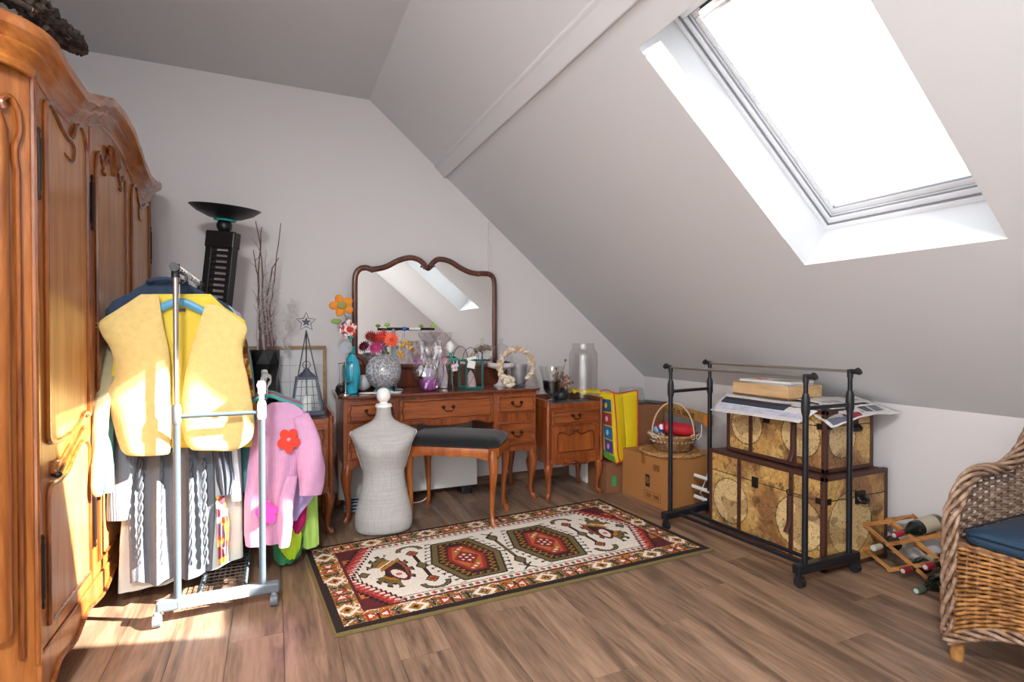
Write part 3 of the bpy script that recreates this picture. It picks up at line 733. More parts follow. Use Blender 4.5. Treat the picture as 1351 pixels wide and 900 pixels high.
# ================================================================== RUG (pattern knotted cell by cell as colour of the pile)
def rug():
    A = Vector((.143, 3.129)); B = Vector((.211, 2.185)); Cc = Vector((2.119, 3.254)); D = Vector((2.191, 2.233))
    U, V = 396, 200          # half-centimetre knots
    u = (np.arange(U)+.5)/2; v = (np.arange(V)+.5)/2
    uu, vv = np.meshgrid(u, v, indexing='ij')      # 0..198, 0..100 cm
    rng = np.random.default_rng(3)
    pal = {k: np.array(s2l(c)[:3]) for k, c in dict(dark='#1d0f0a', olive='#6b5c36', gold='#a9701c', gold2='#8a6426', white='#e3dacd', red='#9c231e', wine='#56141a', orange='#b5622c', pink='#c0675a', brown='#27130d').items()}
    col = np.zeros((U, V, 3)); col[:] = pal['white']
    e = np.minimum(np.minimum(uu, 198-uu), np.minimum(vv, 100-vv))
    def put(mask, c): col[mask] = pal[c]
    # along-border coordinate
    horiz = (np.minimum(vv, 100-vv) <= np.minimum(uu, 198-uu))
    s_ = np.where(horiz, uu-99, vv-50)
    # gold border
    bd = e < 14
    put(bd, 'gold')
    put(bd & ((np.sin(s_/9.0)) > .35) & (e > 3), 'gold2')
    c = e-8.3
    per = 16.0; k = np.floor((s_+per/2)/per); t = s_-k*per; odd = (np.mod(k, 2) > .5)
    # motif A: cream flower with dark eye; motif B: red fan
    at = np.abs(t)
    put(bd & (at > 6) & (np.abs(c) < 4.2-.8*(at-6)) & (at < 8.1), 'olive')
    put(bd & ~odd & (np.abs(at+np.abs(c)*.9-4.2) < .9), 'white')
    put(bd & ~odd & (at+np.abs(c) < 1.6), 'dark')
    put(bd & ~odd & (np.abs(at-2.6-np.abs(np.abs(c)-3.0)) < .55) & (np.abs(c) < 5), 'white')
    put(bd & odd & (at < 5.2) & (np.abs(c) < at*.75+.4), 'red')
    put(bd & odd & (at < 4.0) & (at > 1.5) & (np.abs(c) < at*.42), 'white')
    put(bd & odd & (at < .45) & (np.abs(c) < 4.6), 'dark')
    put(bd & (np.abs(np.abs(c)-4.8-.9*np.sin(s_*.9)) < .34) & (np.sin(s_*.45+1) > -.1), 'white')
    put(bd & (np.abs(at-7.9) < .35) & (np.abs(c) < 3.5), 'dark')
    put(bd & (np.abs(np.abs(c)-2.4-.8*np.sin(s_*.55+1)) < .30) & (at > 4.8), 'dark')
    nz = rng.random((U, V))
    put(bd & (nz > .965), 'white'); put(bd & (nz < .03), 'red')
    # dark outer edge
    put(e < 3.4+.9*(vv > 50), 'dark'); put(e < .9, 'olive')
    # inner guard stripes
    put((e >= 14) & (e < 15.3), 'wine')
    g = (e >= 15.3) & (e < 19.5); put(g, 'white')
    gp = np.mod(s_, 7.0)-3.5
    put(g & (np.abs(gp)+np.abs(e-17.4)*1.1 < 1.9), 'pink'); put(g & (np.abs(gp)+np.abs(e-17.4) < 1.0), 'red')
    put(g & (np.abs(np.abs(gp)-3.0) < .5) & (np.abs(e-17.4) < 1.2), 'olive')
    put((e >= 19.5) & (e < 20.0), 'brown')
    # field
    fl = e >= 20
    cu, cv = uu-98.5, vv-51
    lim = 83-np.abs(cv)*0.52                       # pointed ends
    steps = np.round(lim/1.5)*1.5
    out = (np.abs(cu) > steps-1.2) & (e >= 15.3)
    put(out, 'wine')
    dd = np.abs(cu)-steps
    put(out & (dd < 7) & (dd > 0), 'red')
    put(out & (dd < 5) & (dd > 0) & (np.mod(vv+np.floor(uu/2), 4) < 2), 'pink')
    put(out & (dd < 2.6) & (np.mod(vv, 3) < 1.4), 'white')
    put(out & (dd < -.1), 'dark')
    put(out & (dd > 9) & (np.abs(np.abs(cv)-20) < 3.5), 'orange'); put(out & (dd > 11) & (np.abs(np.abs(cv)-20) < 1.4), 'gold')
    put(out & (np.abs(dd-8.3) < .6), 'dark')
    # the two big hexagons
    def hexd(x, y, hu, hv, hf):
        """<0 inside a hexagon: points at +-hu, flats at +-hv of half length hf"""
        ax, ay = np.abs(x), np.abs(y)
        return np.maximum(ay-hv, (ax-hf-(hu-hf)*(1-ay/hv))*.8)
    for c0 in (74.5, 121.5):
        x = uu-c0; y = vv-52
        h = hexd(x, y, 19.5, 25.5, 11.5); st_ = np.floor(h/.8)*.8
        m = st_ < 0
        put(m, 'dark'); put(st_ < -.8, 'olive'); put(st_ < -3.2, 'brown')
        zig = np.abs(h+5.4-1.3*(np.abs(np.mod(y*1.0+np.where(np.abs(y) > 20, x, 0), 4)-2)-1)) < .55
        put((h < -3.2) & zig, 'gold')
        h2 = hexd(x, y, 10.8, 17.5, 4.8)
        put(h2 < 0, 'wine'); put(h2 < -.8, 'red'); put(h2 < -2.4, 'orange'); put(h2 < -3.6, 'gold')
        h3 = np.abs(x)+np.abs(y)*.75; 
        put((h2 < -2) & (h3 < 7.2), 'red'); put((h2 < -2) & (h3 < 6) & (np.mod(np.floor(x/1.5)+np.floor(y/1.5), 2) < 1), 'wine')
        for (a, b) in ((0, 0), (0, 4), (0, -4), (2.8, 2), (-2.8, 2), (2.8, -2), (-2.8, -2), (0, 12), (0, -12), (2, 10), (-2, -10), (-2, 13.5), (2, -13.5)):
            put(np.abs(x-a)+np.abs(y-b) < 1.1, 'white')
        for b in (11.8, -11.8): put((np.abs(np.abs(x)+np.abs(y-b)-3.0) < .5), 'red')
    # hooks along the hexagon sides
    for sgn in (-1, 1):
        for c0 in (74.5, 121.5):
            x = (uu-c0)*sgn; y = vv-52
            edge = 11.5+8*(1-np.abs(y)/25.5)
            q = np.mod(y, 4.4)
            put(fl & (np.abs(y) < 27) & (x > edge) & (x-edge < 3.0) & (q < .8), 'brown')
            put(fl & (np.abs(y) < 27) & (x-edge > 2.2) & (x-edge < 3.1) & (q < 2.1), 'brown')
    def seg(x0, y0, x1, y1, r, c_):
        dx, dy = x1-x0, y1-y0; L = dx*dx+dy*dy
        t = np.clip(((uu-x0)*dx+(vv-y0)*dy)/L, 0, 1)
        put(fl & (np.hypot(uu-x0-t*dx, vv-y0-t*dy) < r), c_)
    def dia(x0, y0, a, b, c1, c2, tag_=None):
        put(fl & (np.abs(uu-x0)/a+np.abs(vv-y0)/b < 1.0), c1); put(fl & (np.abs(uu-x0)/a+np.abs(vv-y0)/b < .72), c2)
    # centre spear
    seg(98, 28, 98, 76, 1.0, 'brown'); seg(98, 30, 98, 74, .45, 'olive')
    dia(98, 33, 3.6, 6.5, 'brown', 'olive'); dia(98, 67, 3.6, 6.5, 'brown', 'olive')
    for a in (28.5, 75.5): put(fl & (np.abs(np.abs(uu-98)-np.abs(vv-a)) < .8) & (np.abs(vv-a) < 3.4), 'brown')
    # side spears
    for x0 in (50.5, 147.5):
        seg(x0, 32, x0, 70, .8, 'brown')
        dia(x0, 51, 3.2, 6, 'brown', 'olive')
        for y0 in (34, 68):
            dia(x0, y0, 3.8, 4.4, 'dark', 'orange'); dia(x0, y0, 1.6, 1.8, 'wine', 'red')
        for y0, sg in ((26, 1), (76, -1)):
            r_ = np.hypot((uu-x0), (vv-y0-sg*3)*1.2)
            ar = (r_ > 4.6) & (r_ < 7.4) & ((vv-y0-sg*3)*sg < 1)
            put(fl & ar, 'dark'); put(fl & (r_ > 5.2) & (r_ < 6.8) & ((vv-y0-sg*3)*sg < .4), 'olive')
    # end motifs: paired leaf with jagged back
    for x0, sg in ((36.5, 1), (161.0, -1)):
        x = (uu-x0)*sg; y = vv-50
        r_ = np.hypot(x*1.0+1.5, y*.52); ang = np.arctan2(y*.52, x+1.5)
        jag = 10.0+1.0*np.sign(np.sin(ang*13))
        m = (r_ < jag) & (np.abs(y) < 25)
        bite = (np.hypot(x-3.5, (np.abs(y)-16)*.8) < 4.0) | (np.hypot(x+9, y*.7) < 4.4)
        put(fl & m & ~bite, 'dark'); put(fl & (r_ < jag-.9) & ~bite & (np.abs(y) < 24), 'olive')
        put(fl & (r_ < 6.8) & ~bite & (np.abs(y) < 18), 'brown')
        put(fl & (np.abs(r_-5.6) < .9) & (x < 0) & ~bite, 'gold')
        put(fl & (np.hypot((x-1)*.8, (y-5-x*.8)*.45) < 3.6), 'wine'); put(fl & (np.hypot((x-1)*.8, (y-5-x*.8)*.45) < 2.5), 'white'); put(fl & (np.hypot(x-1, y-6) < 1.5), 'pink'); put(fl & (np.abs(y+7+x*.9) < 1.6) & (np.abs(x) < 6), 'gold'); put(fl & (np.abs(y+10+x*.9) < .7) & (np.abs(x) < 6), 'white')
        put(fl & (x > 5) & (r_ < jag-1.2) & (np.abs(y) < 14) & (np.mod(vv, 3) < 1.6), 'red')
        dia(x0-14.5*sg, 50, 3, 4, 'dark', 'olive')
    # a little knot noise
    col *= (0.90+.2*rng.random((U, V, 1)))
    col = np.clip(col, 0, 1)
    # mesh
    PU = U+1; PV = V+1
    gu = np.linspace(0, 1, PU)[:, None]; gv = np.linspace(0, 1, PV)[None, :]
    X = (1-gu)*(1-gv)*A.x+(1-gu)*gv*B.x+gu*(1-gv)*Cc.x+gu*gv*D.x
    Y = (1-gu)*(1-gv)*A.y+(1-gu)*gv*B.y+gu*(1-gv)*Cc.y+gu*gv*D.y
    ed = np.minimum(np.minimum(gu, 1-gu)*198, np.minimum(gv, 1-gv)*100)
    Z = .0015+.011*np.clip(ed/1.2, 0, 1)**.5+.0016*rng.random((PU, PV))*(ed > 0)
    X = X+(.002*np.sin(gv*40+gu*0)+.0012*(rng.random((PU, PV))-.5))*(ed < .6); Y = Y+(.0012*(rng.random((PU, PV))-.5)+.002*np.sin(gu*70))*(ed < .6)
    ox, oy = 1.16, 2.70
    co = np.stack([X-ox, Y-oy, Z], -1).reshape(-1, 3)
    idx = np.arange(PU*PV).reshape(PU, PV)
    q = np.stack([idx[:-1, :-1], idx[:-1, 1:], idx[1:, 1:], idx[1:, :-1]], -1).reshape(-1, 4)
    me = bpy.data.meshes.new('rug'); nf = len(q)
    me.vertices.add(len(co)); me.vertices.foreach_set('co', co.ravel())
    me.loops.add(nf*4); me.loops.foreach_set('vertex_index', q.ravel()); me.polygons.add(nf); me.polygons.foreach_set('loop_start', np.arange(nf)*4)
    me.update(calc_edges=True)
    at_ = me.color_attributes.new('col', 'FLOAT_COLOR', 'CORNER')
    cc = np.ones((nf, 4, 4), dtype=np.float32); cc[:, :, :3] = col.reshape(-1, 3)[:, None, :]
    at_.data.foreach_set('color', cc.ravel())
    me.polygons.foreach_set('use_smooth', [True]*nf)
    me.materials.append(vcol('rug_pile', 1.0, bump=.5, bscale=420)); me.validate()
    r = thing('patterned_rug', (ox, oy, 0), 'oriental pile rug with two hexagon medallions and gold border on the floor', 'rug')
    o = bpy.data.objects.new('pile', me); C.objects.link(o); o.parent = r
    # woven olive binding under the edge
    w = MB(); cs = [A, Cc, D, B]
    pts = []
    for i in range(4):
        a, b = cs[i], cs[(i+1) % 4]
        for k in range(30):
            p = a.lerp(b, k/30); pts.append((p.x, p.y, .004+.001*math.sin(k*2.1)))
    w.tube(pts, .0045, 6, closed=True); w.build('binding', plain('olive_binding', '#6a5b35', .95, bump=.4, bscale=300), r, world=True)
rug()

# ================================================================== CLOTHES RACK (left)
RX0, RX1, RY = -.365, -.048, 2.575
RB = 3.36
M['gr'] = plain('rack_blue_grey', '#4c5964', .4)
rk = thing('clothes_rack', (-.22, RY, 0), 'grey metal double rail clothes rack on castors loaded with garments, beside the wardrobe', 'clothes rack')
def rackframe(y):
    w = MB(); w.box(-.44, y-.022, .055, .02, y+.022, .098); w.build('base_beam', M['greyplast'], rk, world=True, bevel=.008)
    MB().box(-.36, y-.0235, .061, -.10, y-.0225, .09).build('white_strip', M['whiteplast'], rk, world=True)
    for x, zt, zm in ((RX0, 1.44, .86), (RX1, .955, .86)):
        p = MB().cyl((x, y, .09), (x, y, zm), .0135).build('post', M['gr'], rk, world=True)
        MB().cyl((x, y, zm), (x, y, zt), .0105).build('upper_tube', M['steel'] if x == RX0 else M['whiteplast'], p, world=True)
        w = MB(); w.tube([(x, y, zm-.045), (x, y, zm-.03), (x, y, zm+.02), (x, y, zm+.035)], [.015, .019, .018, .013], 14); w.build('collar', M['greyplast'] if x == RX0 else M['whiteplast'], p, world=True)
    MB().cyl((RX0, y, .845), (RX1, y, .845), .0095).build('crossbar', M['gr'], rk, world=True)
    for x in (-.43, .0):
        w = MB(); w.cyl((x-.004, y-.004, .058), (x-.004, y-.004, .045), .009)
        w.cyl((x-.018, y-.018, .026), (x+.010, y-.018, .026), .026, n=18); w.cyl((x-.004-.008, y-.018, .05), (x-.004+.008, y-.018, .05), .012)
        w.build('castor', M['greyplast'], rk, world=True, sharp=50)
rackframe(RY); rackframe(RB)
for x, z, m_ in ((RX0, 1.455, 'steel'), (RX1, .965, 'whiteplast')):
    MB().cyl((x, RY-.02, z), (x, RB+.02, z), .011).build('rail', M[m_], rk, world=True)
    for y, s_ in ((RY, -1), (RB, 1)):
        w = MB(); w.cyl((x, y, z-.04), (x, y, z+.016), .0155, n=16); w.cyl((x, y, z), (x, y+s_*.035, z), .016, .018, 16)
        w.build('end_cap', M['blackp'] if x == RX0 else M['whiteplast'], rk, world=True)
for x in (-.29, -.12): MB().cyl((x, RY, .085), (x, RB, .085), .010).build('floor_rail', M['gr'], rk, world=True)
w = MB()
for k in range(9): x = -.29+.17*k/8; w.tube([(x, RY+.03, .098), (x, RB-.03, .098)], .0018, 5)
for k in range(20): y = RY+.04+(RB-RY-.08)*k/19; w.tube([(-.295, y, .101), (-.115, y, .101)], .0018, 5)
w.build('wire_shelf', M['iron'], rk, world=True, kind='stuff')

# ---------------------------------------------------------------- garments
def fabric(name, col, rough=.92, bump=.3, bscale=220, sheen=.35, rib=0, ribscale=120, var=.10, knit=False):
    m, n, l, b = mat(name); c = s2l(col)
    b.inputs['Roughness'].default_value = rough; b.inputs['Sheen Weight'].default_value = sheen; b.inputs['Sheen Tint'].default_value = c
    t = n.new('ShaderNodeTexCoord')
    x = n.new('ShaderNodeTexNoise'); x.inputs['Scale'].default_value = bscale; x.inputs['Detail'].default_value = 3; l.new(t.outputs['Object'], x.inputs['Vector'])
    bp = n.new('ShaderNodeBump'); bp.inputs['Strength'].default_value = bump; bp.inputs['Distance'].default_value = .004
    h = x.outputs['Fac']
    if rib:
        wv = n.new('ShaderNodeTexWave'); wv.bands_direction = 'X'; wv.inputs['Scale'].default_value = ribscale/6.28; wv.inputs['Distortion'].default_value = 1.0 if not knit else 2.5; wv.inputs['Detail Scale'].default_value = 3
        l.new(t.outputs['Object'], wv.inputs['Vector'])
        ad = n.new('ShaderNodeMath'); ad.operation = 'MULTIPLY_ADD'; ad.inputs[1].default_value = rib; l.new(wv.outputs['Fac'], ad.inputs[0]); l.new(h, ad.inputs[2]); h = ad.outputs[0]
    l.new(h, bp.inputs['Height']); l.new(bp.outputs[0], b.inputs['Normal'])
    mx = n.new('ShaderNodeMix'); mx.data_type = 'RGBA'; mx.inputs[6].default_value = tuple(v*(1-var) for v in c[:3])+(1,); mx.inputs[7].default_value = tuple(min(1, v*(1+var)) for v in c[:3])+(1,)
    x2 = n.new('ShaderNodeTexNoise'); x2.inputs['Scale'].default_value = 40; l.new(t.outputs['Object'], x2.inputs['Vector']); l.new(x2.outputs['Fac'], mx.inputs[0]); l.new(mx.outputs[2], b.inputs['Base Color'])
    return m
def interp(rows, t):
    for a, b in zip(rows, rows[1:]):
        if t <= b[0]:
            u = (t-a[0])/(b[0]-a[0]+1e-9); u = u*u*(3-2*u)*.5+u*.5
            return [lerp(x, y, u) for x, y in zip(a, b)]
    return list(rows[-1])
def body(w, Y, rows, dep=.04, fold=.010, nf=6, seed=0, N=72, K=40, hem=0, ytop=.25, side=0):
    """closed cloth tube; rows = (z, xl, xr) from top to bottom in world X/Z, hanging at depth Y"""
    z0, z1 = rows[0][0], rows[-1][0]; R_ = [( (z0-r[0])/(z0-z1), r[1], r[2]) for r in rows]
    g = []
    for i in range(K+1):
        t = i/K; _, a, b = interp(R_, t); z = lerp(z0, z1, t); mid = (a+b)/2; hw = (b-a)/2
        d = dep*(ytop+(1-ytop)*min(1, t*3)); row = []
        for j in range(N):
            an = 2*PI*j/N; c_, s_ = math.cos(an), math.sin(an)
            x = mid+hw*math.copysign(abs(c_)**.8, c_); y = d*math.copysign(abs(s_)**.7, s_)
            ph = (x-mid)/max(hw, .01)
            f = fold*min(1, t*1.6+.12)*(math.sin(ph*nf*1.6+seed+1.2*math.sin(t*2.5+seed))+.5*math.sin(ph*nf*3.1+seed*2+t*3))*min(1, abs(s_)*2.5)
            y += f+side*(t)
            zz_ = z+hem*t**6*(math.sin(ph*nf*1.2+seed)+.4*math.sin(ph*9+seed*3))
            row.append(Vector((x, Y+y, zz_)))
        g.append(row)
    w.grid(g, closed=True)
    n0 = len(w.v)
    w.f.append(list(range(n0-N*(K+1), n0-N*K))); w.mi.append(w.cur); w.sm.append(True)
    w.f.append(list(range(n0-N, n0))[::-1]); w.mi.append(w.cur); w.sm.append(True)
def sleeve(w, pts, rs, flat=.55, fold=.004, seed=0, N=20):
    P = spl(pts, 6); n = len(P); rr = []
    for i in range(n):
        t = i/(n-1)*(len(rs)-1); k = min(int(t), len(rs)-2); rr.append(lerp(rs[k], rs[k+1], t-k))
    g = []
    for i, p in enumerate(P):
        t = (P[min(i+1, n-1)]-P[max(i-1, 0)]).normalized(); sx_ = t.cross(Vector((0, 1, 0))).normalized()
        row = []
        for j in range(N):
            a = 2*PI*j/N; k = 1+.12*math.sin(a*3+i*.35+seed)
            row.append(p+sx_*(math.cos(a)*rr[i]*k)+Vector((0, 1, 0))*(math.sin(a)*rr[i]*flat*k))
        g.append(row)
    w.grid(g, closed=True); n0 = len(w.v)
    w.f.append(list(range(n0-N*n, n0-N*(n-1)))); w.mi.append(w.cur); w.sm.append(True)
    w.f.append(list(range(n0-N, n0))[::-1]); w.mi.append(w.cur); w.sm.append(True)
def px(Y, *rows):
    """rows of (py, px_left, px_right) seen at depth Y -> (z, xl, xr)"""
    out = []
    for py, a, b in rows:
        p = W(a, py, Y=Y); q = W(b, py, Y=Y); out.append(((p.z+q.z)/2, p.x, q.x))
    return out
def hanger(Y, x, zr, label, col, hw=.20, drop=.07, thick=.009, group='coat hangers on the clothes rack', zs=None):
    t = thing('coat_hanger', (x, Y, zr), label, 'hanger', group=None)
    zs = (zr-.10) if zs is None else zs
    w = MB(); w.tube(spl([(x-.012, Y, zr-.012), (x-.016, Y, zr+.004), (x-.002, Y, zr+.0165), (x+.015, Y, zr+.006), (x+.014, Y, zr-.014), (x+.001, Y, zr-.035), (x, Y, zs)], 5), .0022, 6)
    w.build('hook', M['steel'], t, world=True)
    w = MB(); w.tube(spl([(x-hw, Y, zs-drop), (x-hw*.5, Y, zs-drop*.42), (x-.03, Y, zs), (x, Y, zs+.005), (x+.03, Y, zs), (x+hw*.5, Y, zs-drop*.42), (x+hw, Y, zs-drop)], 5), thick, 8, sx=1.4, sy=.6)
    w.build('shoulder_bar', col, t, world=True)
    return t
M['hblue'] = plain('blue_plastic', '#3f8fb5', .35); M['hteal'] = plain('teal_plastic', '#2f8f86', .35); M['hblack'] = plain('black_hanger', '#1c1e24', .4)

# yellow fleece vest: back, two fronts
YV = 2.655
M['fleece'] = fabric('yellow_fleece', '#e4c982', bump=.9, bscale=330, sheen=.6, var=.14)
M['lining'] = fabric('yellow_lining', '#dcc648', bump=.2, var=.05)
hanger(YV+.022, RX0, 1.455, 'light blue plastic hanger holding the yellow fleece vest', M['hblue'], hw=.19, drop=.085, thick=.012, zs=1.315)
vt = thing('fleece_vest', (RX0, YV, 1.32), 'yellow sleeveless fleece vest hanging open at the front of the rack', 'vest')
def sheet(rows, Y, bulge, N=26, K=34, seed=0, fold=.008, edge=0.0):
    g = []
    for i in range(K+1):
        t = i/K
        # rows: (py, pxl, pxr)
        py, a, b = interp([((r[0]-rows[0][0])/(rows[-1][0]-rows[0][0]), r[1], r[2]) for r in rows], t)[0], *interp([((r[0]-rows[0][0])/(rows[-1][0]-rows[0][0]), r[1], r[2]) for r in rows], t)[1:]
        py = lerp(rows[0][0], rows[-1][0], t); row = []
        for j in range(N+1):
            u = j/N; p = W(lerp(a, b, u), py, Y=Y)
            y = Y+bulge*(1-(2*u-1)**4)*min(1, t*3+.1)+fold*math.sin(u*5+seed+t*2)*t
            row.append(Vector((p.x, y, p.z)))
        g.append(row)
    return g
backr = [(388, 200, 278), (400, 190, 290), (425, 135, 325), (470, 150, 320), (520, 145, 330), (560, 152, 333), (590, 160, 332)]
lft = [(388, 188, 208), (395, 178, 210), (408, 158, 212), (420, 138, 214), (427, 128, 215), (440, 134, 218), (460, 147, 222), (480, 153, 224), (500, 152, 224), (515, 143, 224), (524, 138, 224), (545, 147, 225), (570, 153, 225), (590, 159, 224), (597, 162, 224), (600, 168, 222)]
rgt = [(401, 274, 280), (408, 270, 295), (418, 266, 310), (432, 262, 328), (440, 259, 325), (455, 254, 319), (475, 249, 321), (500, 244, 327), (520, 241, 331), (540, 239, 334), (560, 239, 336), (575, 243, 334), (586, 246, 326), (594, 256, 306)]
w = MB(); w.grid(sheet(backr, YV+.045, .0)); w.build('back', M['lining'], vt, world=True, solid=.008)
w = MB(); w.grid(sheet(lft, YV+.008, -.030, seed=1)); w.build('front_panel', M['fleece'], vt, world=True, solid=.013, sub=1)
w = MB(); w.grid(sheet(rgt, YV+.008, -.028, seed=4)); w.build('front_panel', M['fleece'], vt, world=True, solid=.013, sub=1)
p = W(241, 409, Y=YV+.035)
lb = MB().box(p.x-.028, YV+.030, p.z-.007, p.x+.012, YV+.0325, p.z+.007).build('neck_label', M['hblack'], vt, world=True)
w = MB(); p = W(126, 428, Y=YV); w.tube([(p.x+.012*math.cos(a*.4), YV-.004, p.z-.003+.010*math.sin(a*.4)) for a in range(16)], .0012, 5); w.build('tag_loop', M['cutwood'], vt, world=True)

# garments behind, ordered from the front of the upper rail backwards
M['navy'] = fabric('navy_knit', '#2c3d55', rib=.7, ribscale=260)
Y = 2.75
hanger(Y, RX0, 1.455, 'black hanger under the navy ribbed sweater', M['hblack'], zs=1.33)
g = thing('navy_sweater', (RX0, Y, 1.33), 'dark navy ribbed sweater showing its shoulders just behind the yellow vest', 'sweater')
w = MB(); body(w, Y, px(Y, (372, 196, 246), (376, 190, 254), (384, 176, 268), (400, 148, 300), (412, 138, 309), (440, 150, 305), (560, 172, 300), (590, 176, 296)), dep=.026, fold=.003, seed=2)
w.build('knit_body', M['navy'], g, world=True)
w = MB(); c1 = W(222, 372, Y=Y); w.tube([(c1.x+.072*math.cos(a), Y-.022+.03*math.sin(a)*1.0, c1.z+.003-.006*math.cos(a*2)) for a in [2*PI*k/20 for k in range(20)]], .008, 7, closed=True); w.build('collar', M['navy'], g, world=True)
Y = 2.80
M['cable'] = fabric('cable_stitch_knit', '#4d545d', bump=.6, bscale=260); M['greyknit'] = fabric('grey_cable_knit', '#626972', rib=.5, ribscale=110, knit=True, bump=.5, bscale=260)
hanger(Y, RX0, 1.455, 'grey hanger under the cable knit sweater', M['greyplast'], zs=1.31)
g = thing('cable_knit_sweater', (RX0, Y, 1.30), 'pale grey cable knit sweater hanging below the hem of the yellow vest', 'sweater')
w = MB(); body(w, Y, px(Y, (400, 205, 262), (410, 180, 285), (430, 160, 298), (590, 172, 284), (680, 170, 286), (760, 172, 282)), dep=.046, fold=.013, nf=6, seed=1, N=110, K=50, hem=.012)
w.build('knit_body', M['greyknit'], g, world=True)
for k, xx in enumerate((186, 212, 250, 268)):
    w = MB(); a = W(xx, 605, Y=Y-.056); b = W(xx+2*(k-1), 745, Y=Y-.056); n = 60; 
    for ph in (0, PI): w.tube([a.lerp(b, i/n)+Vector((.006*math.sin(i*.5+ph), .003*math.cos(i*.5+ph)+.004, 0)) for i in range(n+1)], .0055, 6)
    w.build('cable_stitch', M['cable'], g, world=True, kind=None)
Y = 2.83
M['greycard'] = fabric('blue_grey_knit', '#77808c', rib=.9, ribscale=200)
g = thing('grey_cardigan', (RX0-.12, Y, 1.28), 'blue-grey cardigan with long ribbed sleeve at the wardrobe side of the rack', 'cardigan')
hanger(Y, RX0, 1.455, 'white hanger under the blue-grey cardigan', M['whiteplast'], zs=1.30)
w = MB(); sleeve(w, [W(168, 430, Y=Y-.02), W(160, 500, Y=Y-.03), W(164, 590, Y=Y-.06), W(158, 640, Y=Y-.065), W(156, 686, Y=Y-.06)], [.05, .055, .056, .045, .042, .036], seed=2)
w.build('sleeve', M['greycard'], g, world=True)
w = MB(); body(w, Y+.02, px(Y, (405, 200, 270), (420, 165, 296), (450, 158, 300), (600, 168, 300), (690, 176, 296)), dep=.03, fold=.008, seed=5); w.build('knit_body', M['greycard'], g, world=True)
Y = 2.87
M['slate'] = fabric('slate_fabric', '#4a505c', bump=.2); M['slate2'] = fabric('white_fabric', '#dfe4ea', bump=.15)
g = thing('slate_blouse', (RX0+.13, Y, 1.27), 'slate grey blouse with white side hanging between the grey knit and the teal sleeve', 'blouse')
hanger(Y, RX0, 1.455, 'slim black hanger under the slate blouse', M['hblack'], zs=1.30)
w = MB(); body(w, 2.765, px(2.765, (560, 280, 300), (600, 282, 306), (630, 285, 309), (651, 291, 305)), dep=.03, fold=.006, seed=3, N=40); body(w, Y, px(Y, (405, 205, 268), (430, 170, 300), (560, 180, 305), (600, 190, 306)), dep=.025, fold=.004, seed=3)
w.build('cloth_body', M['slate'], g, world=True)
w = MB(); body(w, 2.775, px(2.775, (575, 302, 311), (600, 300, 314), (640, 302, 318), (660, 306, 318)), dep=.02, fold=.004, seed=3, N=36); w.build('side_panel', M['slate2'], g, world=True)
Y = 2.90
def paisley(name, cols, sc_=26):
    m, n, l, b = mat(name); t = n.new('ShaderNodeTexCoord'); v = n.new('ShaderNodeTexVoronoi'); v.inputs['Scale'].default_value = sc_
    x = n.new('ShaderNodeTexNoise'); x.inputs['Scale'].default_value = 12
    mxv = n.new('ShaderNodeVectorMath'); mxv.operation = 'MULTIPLY_ADD'; mxv.inputs[1].default_value = (.05, .05, .05)
    l.new(t.outputs['Object'], x.inputs['Vector']); l.new(x.outputs['Color'], mxv.inputs[0]); l.new(t.outputs['Object'], mxv.inputs[2]); l.new(mxv.outputs[0], v.inputs['Vector'])
    sp_ = n.new('ShaderNodeSeparateColor'); l.new(v.outputs['Color'], sp_.inputs[0])
    r = n.new('ShaderNodeValToRGB'); r.color_ramp.interpolation = 'CONSTANT'
    while len(r.color_ramp.elements) < len(cols): r.color_ramp.elements.new(.5)
    for i, c in enumerate(cols): r.color_ramp.elements[i].position = i/len(cols); r.color_ramp.elements[i].color = s2l(c)
    l.new(sp_.outputs[0], r.inputs[0]); l.new(r.outputs[0], b.inputs['Base Color']); b.inputs['Roughness'].default_value = .85
    return m
M['dress'] = paisley('print_dress_cloth', ['#7a3440', '#e8d9c8', '#c2452e', '#e0a33c', '#4d6a3a', '#6d5166'])
g = thing('printed_dress', (RX0+.14, Y, 1.27), 'wine, green and orange printed dress peeking below the slate blouse', 'dress')
hanger(Y, RX0, 1.455, 'brown hanger under the printed dress', M['cutwood'], zs=1.30)
w = MB(); body(w, Y, px(Y, (405, 205, 268), (430, 172, 300), (560, 180, 306), (620, 200, 300)), dep=.03, fold=.006, seed=8); body(w, 2.768, px(2.768, (655, 284, 296), (690, 286, 302), (742, 288, 300)), dep=.014, fold=.004, N=32); w.build('cloth_body', M['dress'], g, world=True)
Y = 2.835
m, n, l, b = mat('sheer_white_cloth'); b.inputs['Base Color'].default_value = s2l('#dde3e0'); b.inputs['Roughness'].default_value = .9
tr = n.new('ShaderNodeBsdfTranslucent'); tr.inputs[0].default_value = s2l('#e4ecea'); mx = n.new('ShaderNodeMixShader'); mx.inputs[0].default_value = .35
l.new(b.outputs[0], mx.inputs[1]); l.new(tr.outputs[0], mx.inputs[2]); l.new(mx.outputs[0], n['Material Output'].inputs[0])
M['sheer'] = m
g = thing('long_white_dress', (RX0, Y, 1.27), 'long white cloth dress hanging lowest, hem almost at the rack base', 'dress')
hanger(Y, RX0, 1.455, 'white hanger under the long white dress', M['whiteplast'], zs=1.30)
w = MB(); body(w, Y, px(Y, (405, 205, 268), (430, 176, 300), (560, 174, 316), (650, 163, 320), (700, 158, 320), (745, 156, 321)), dep=.045, fold=.014, nf=5, seed=6, N=90, hem=.0)
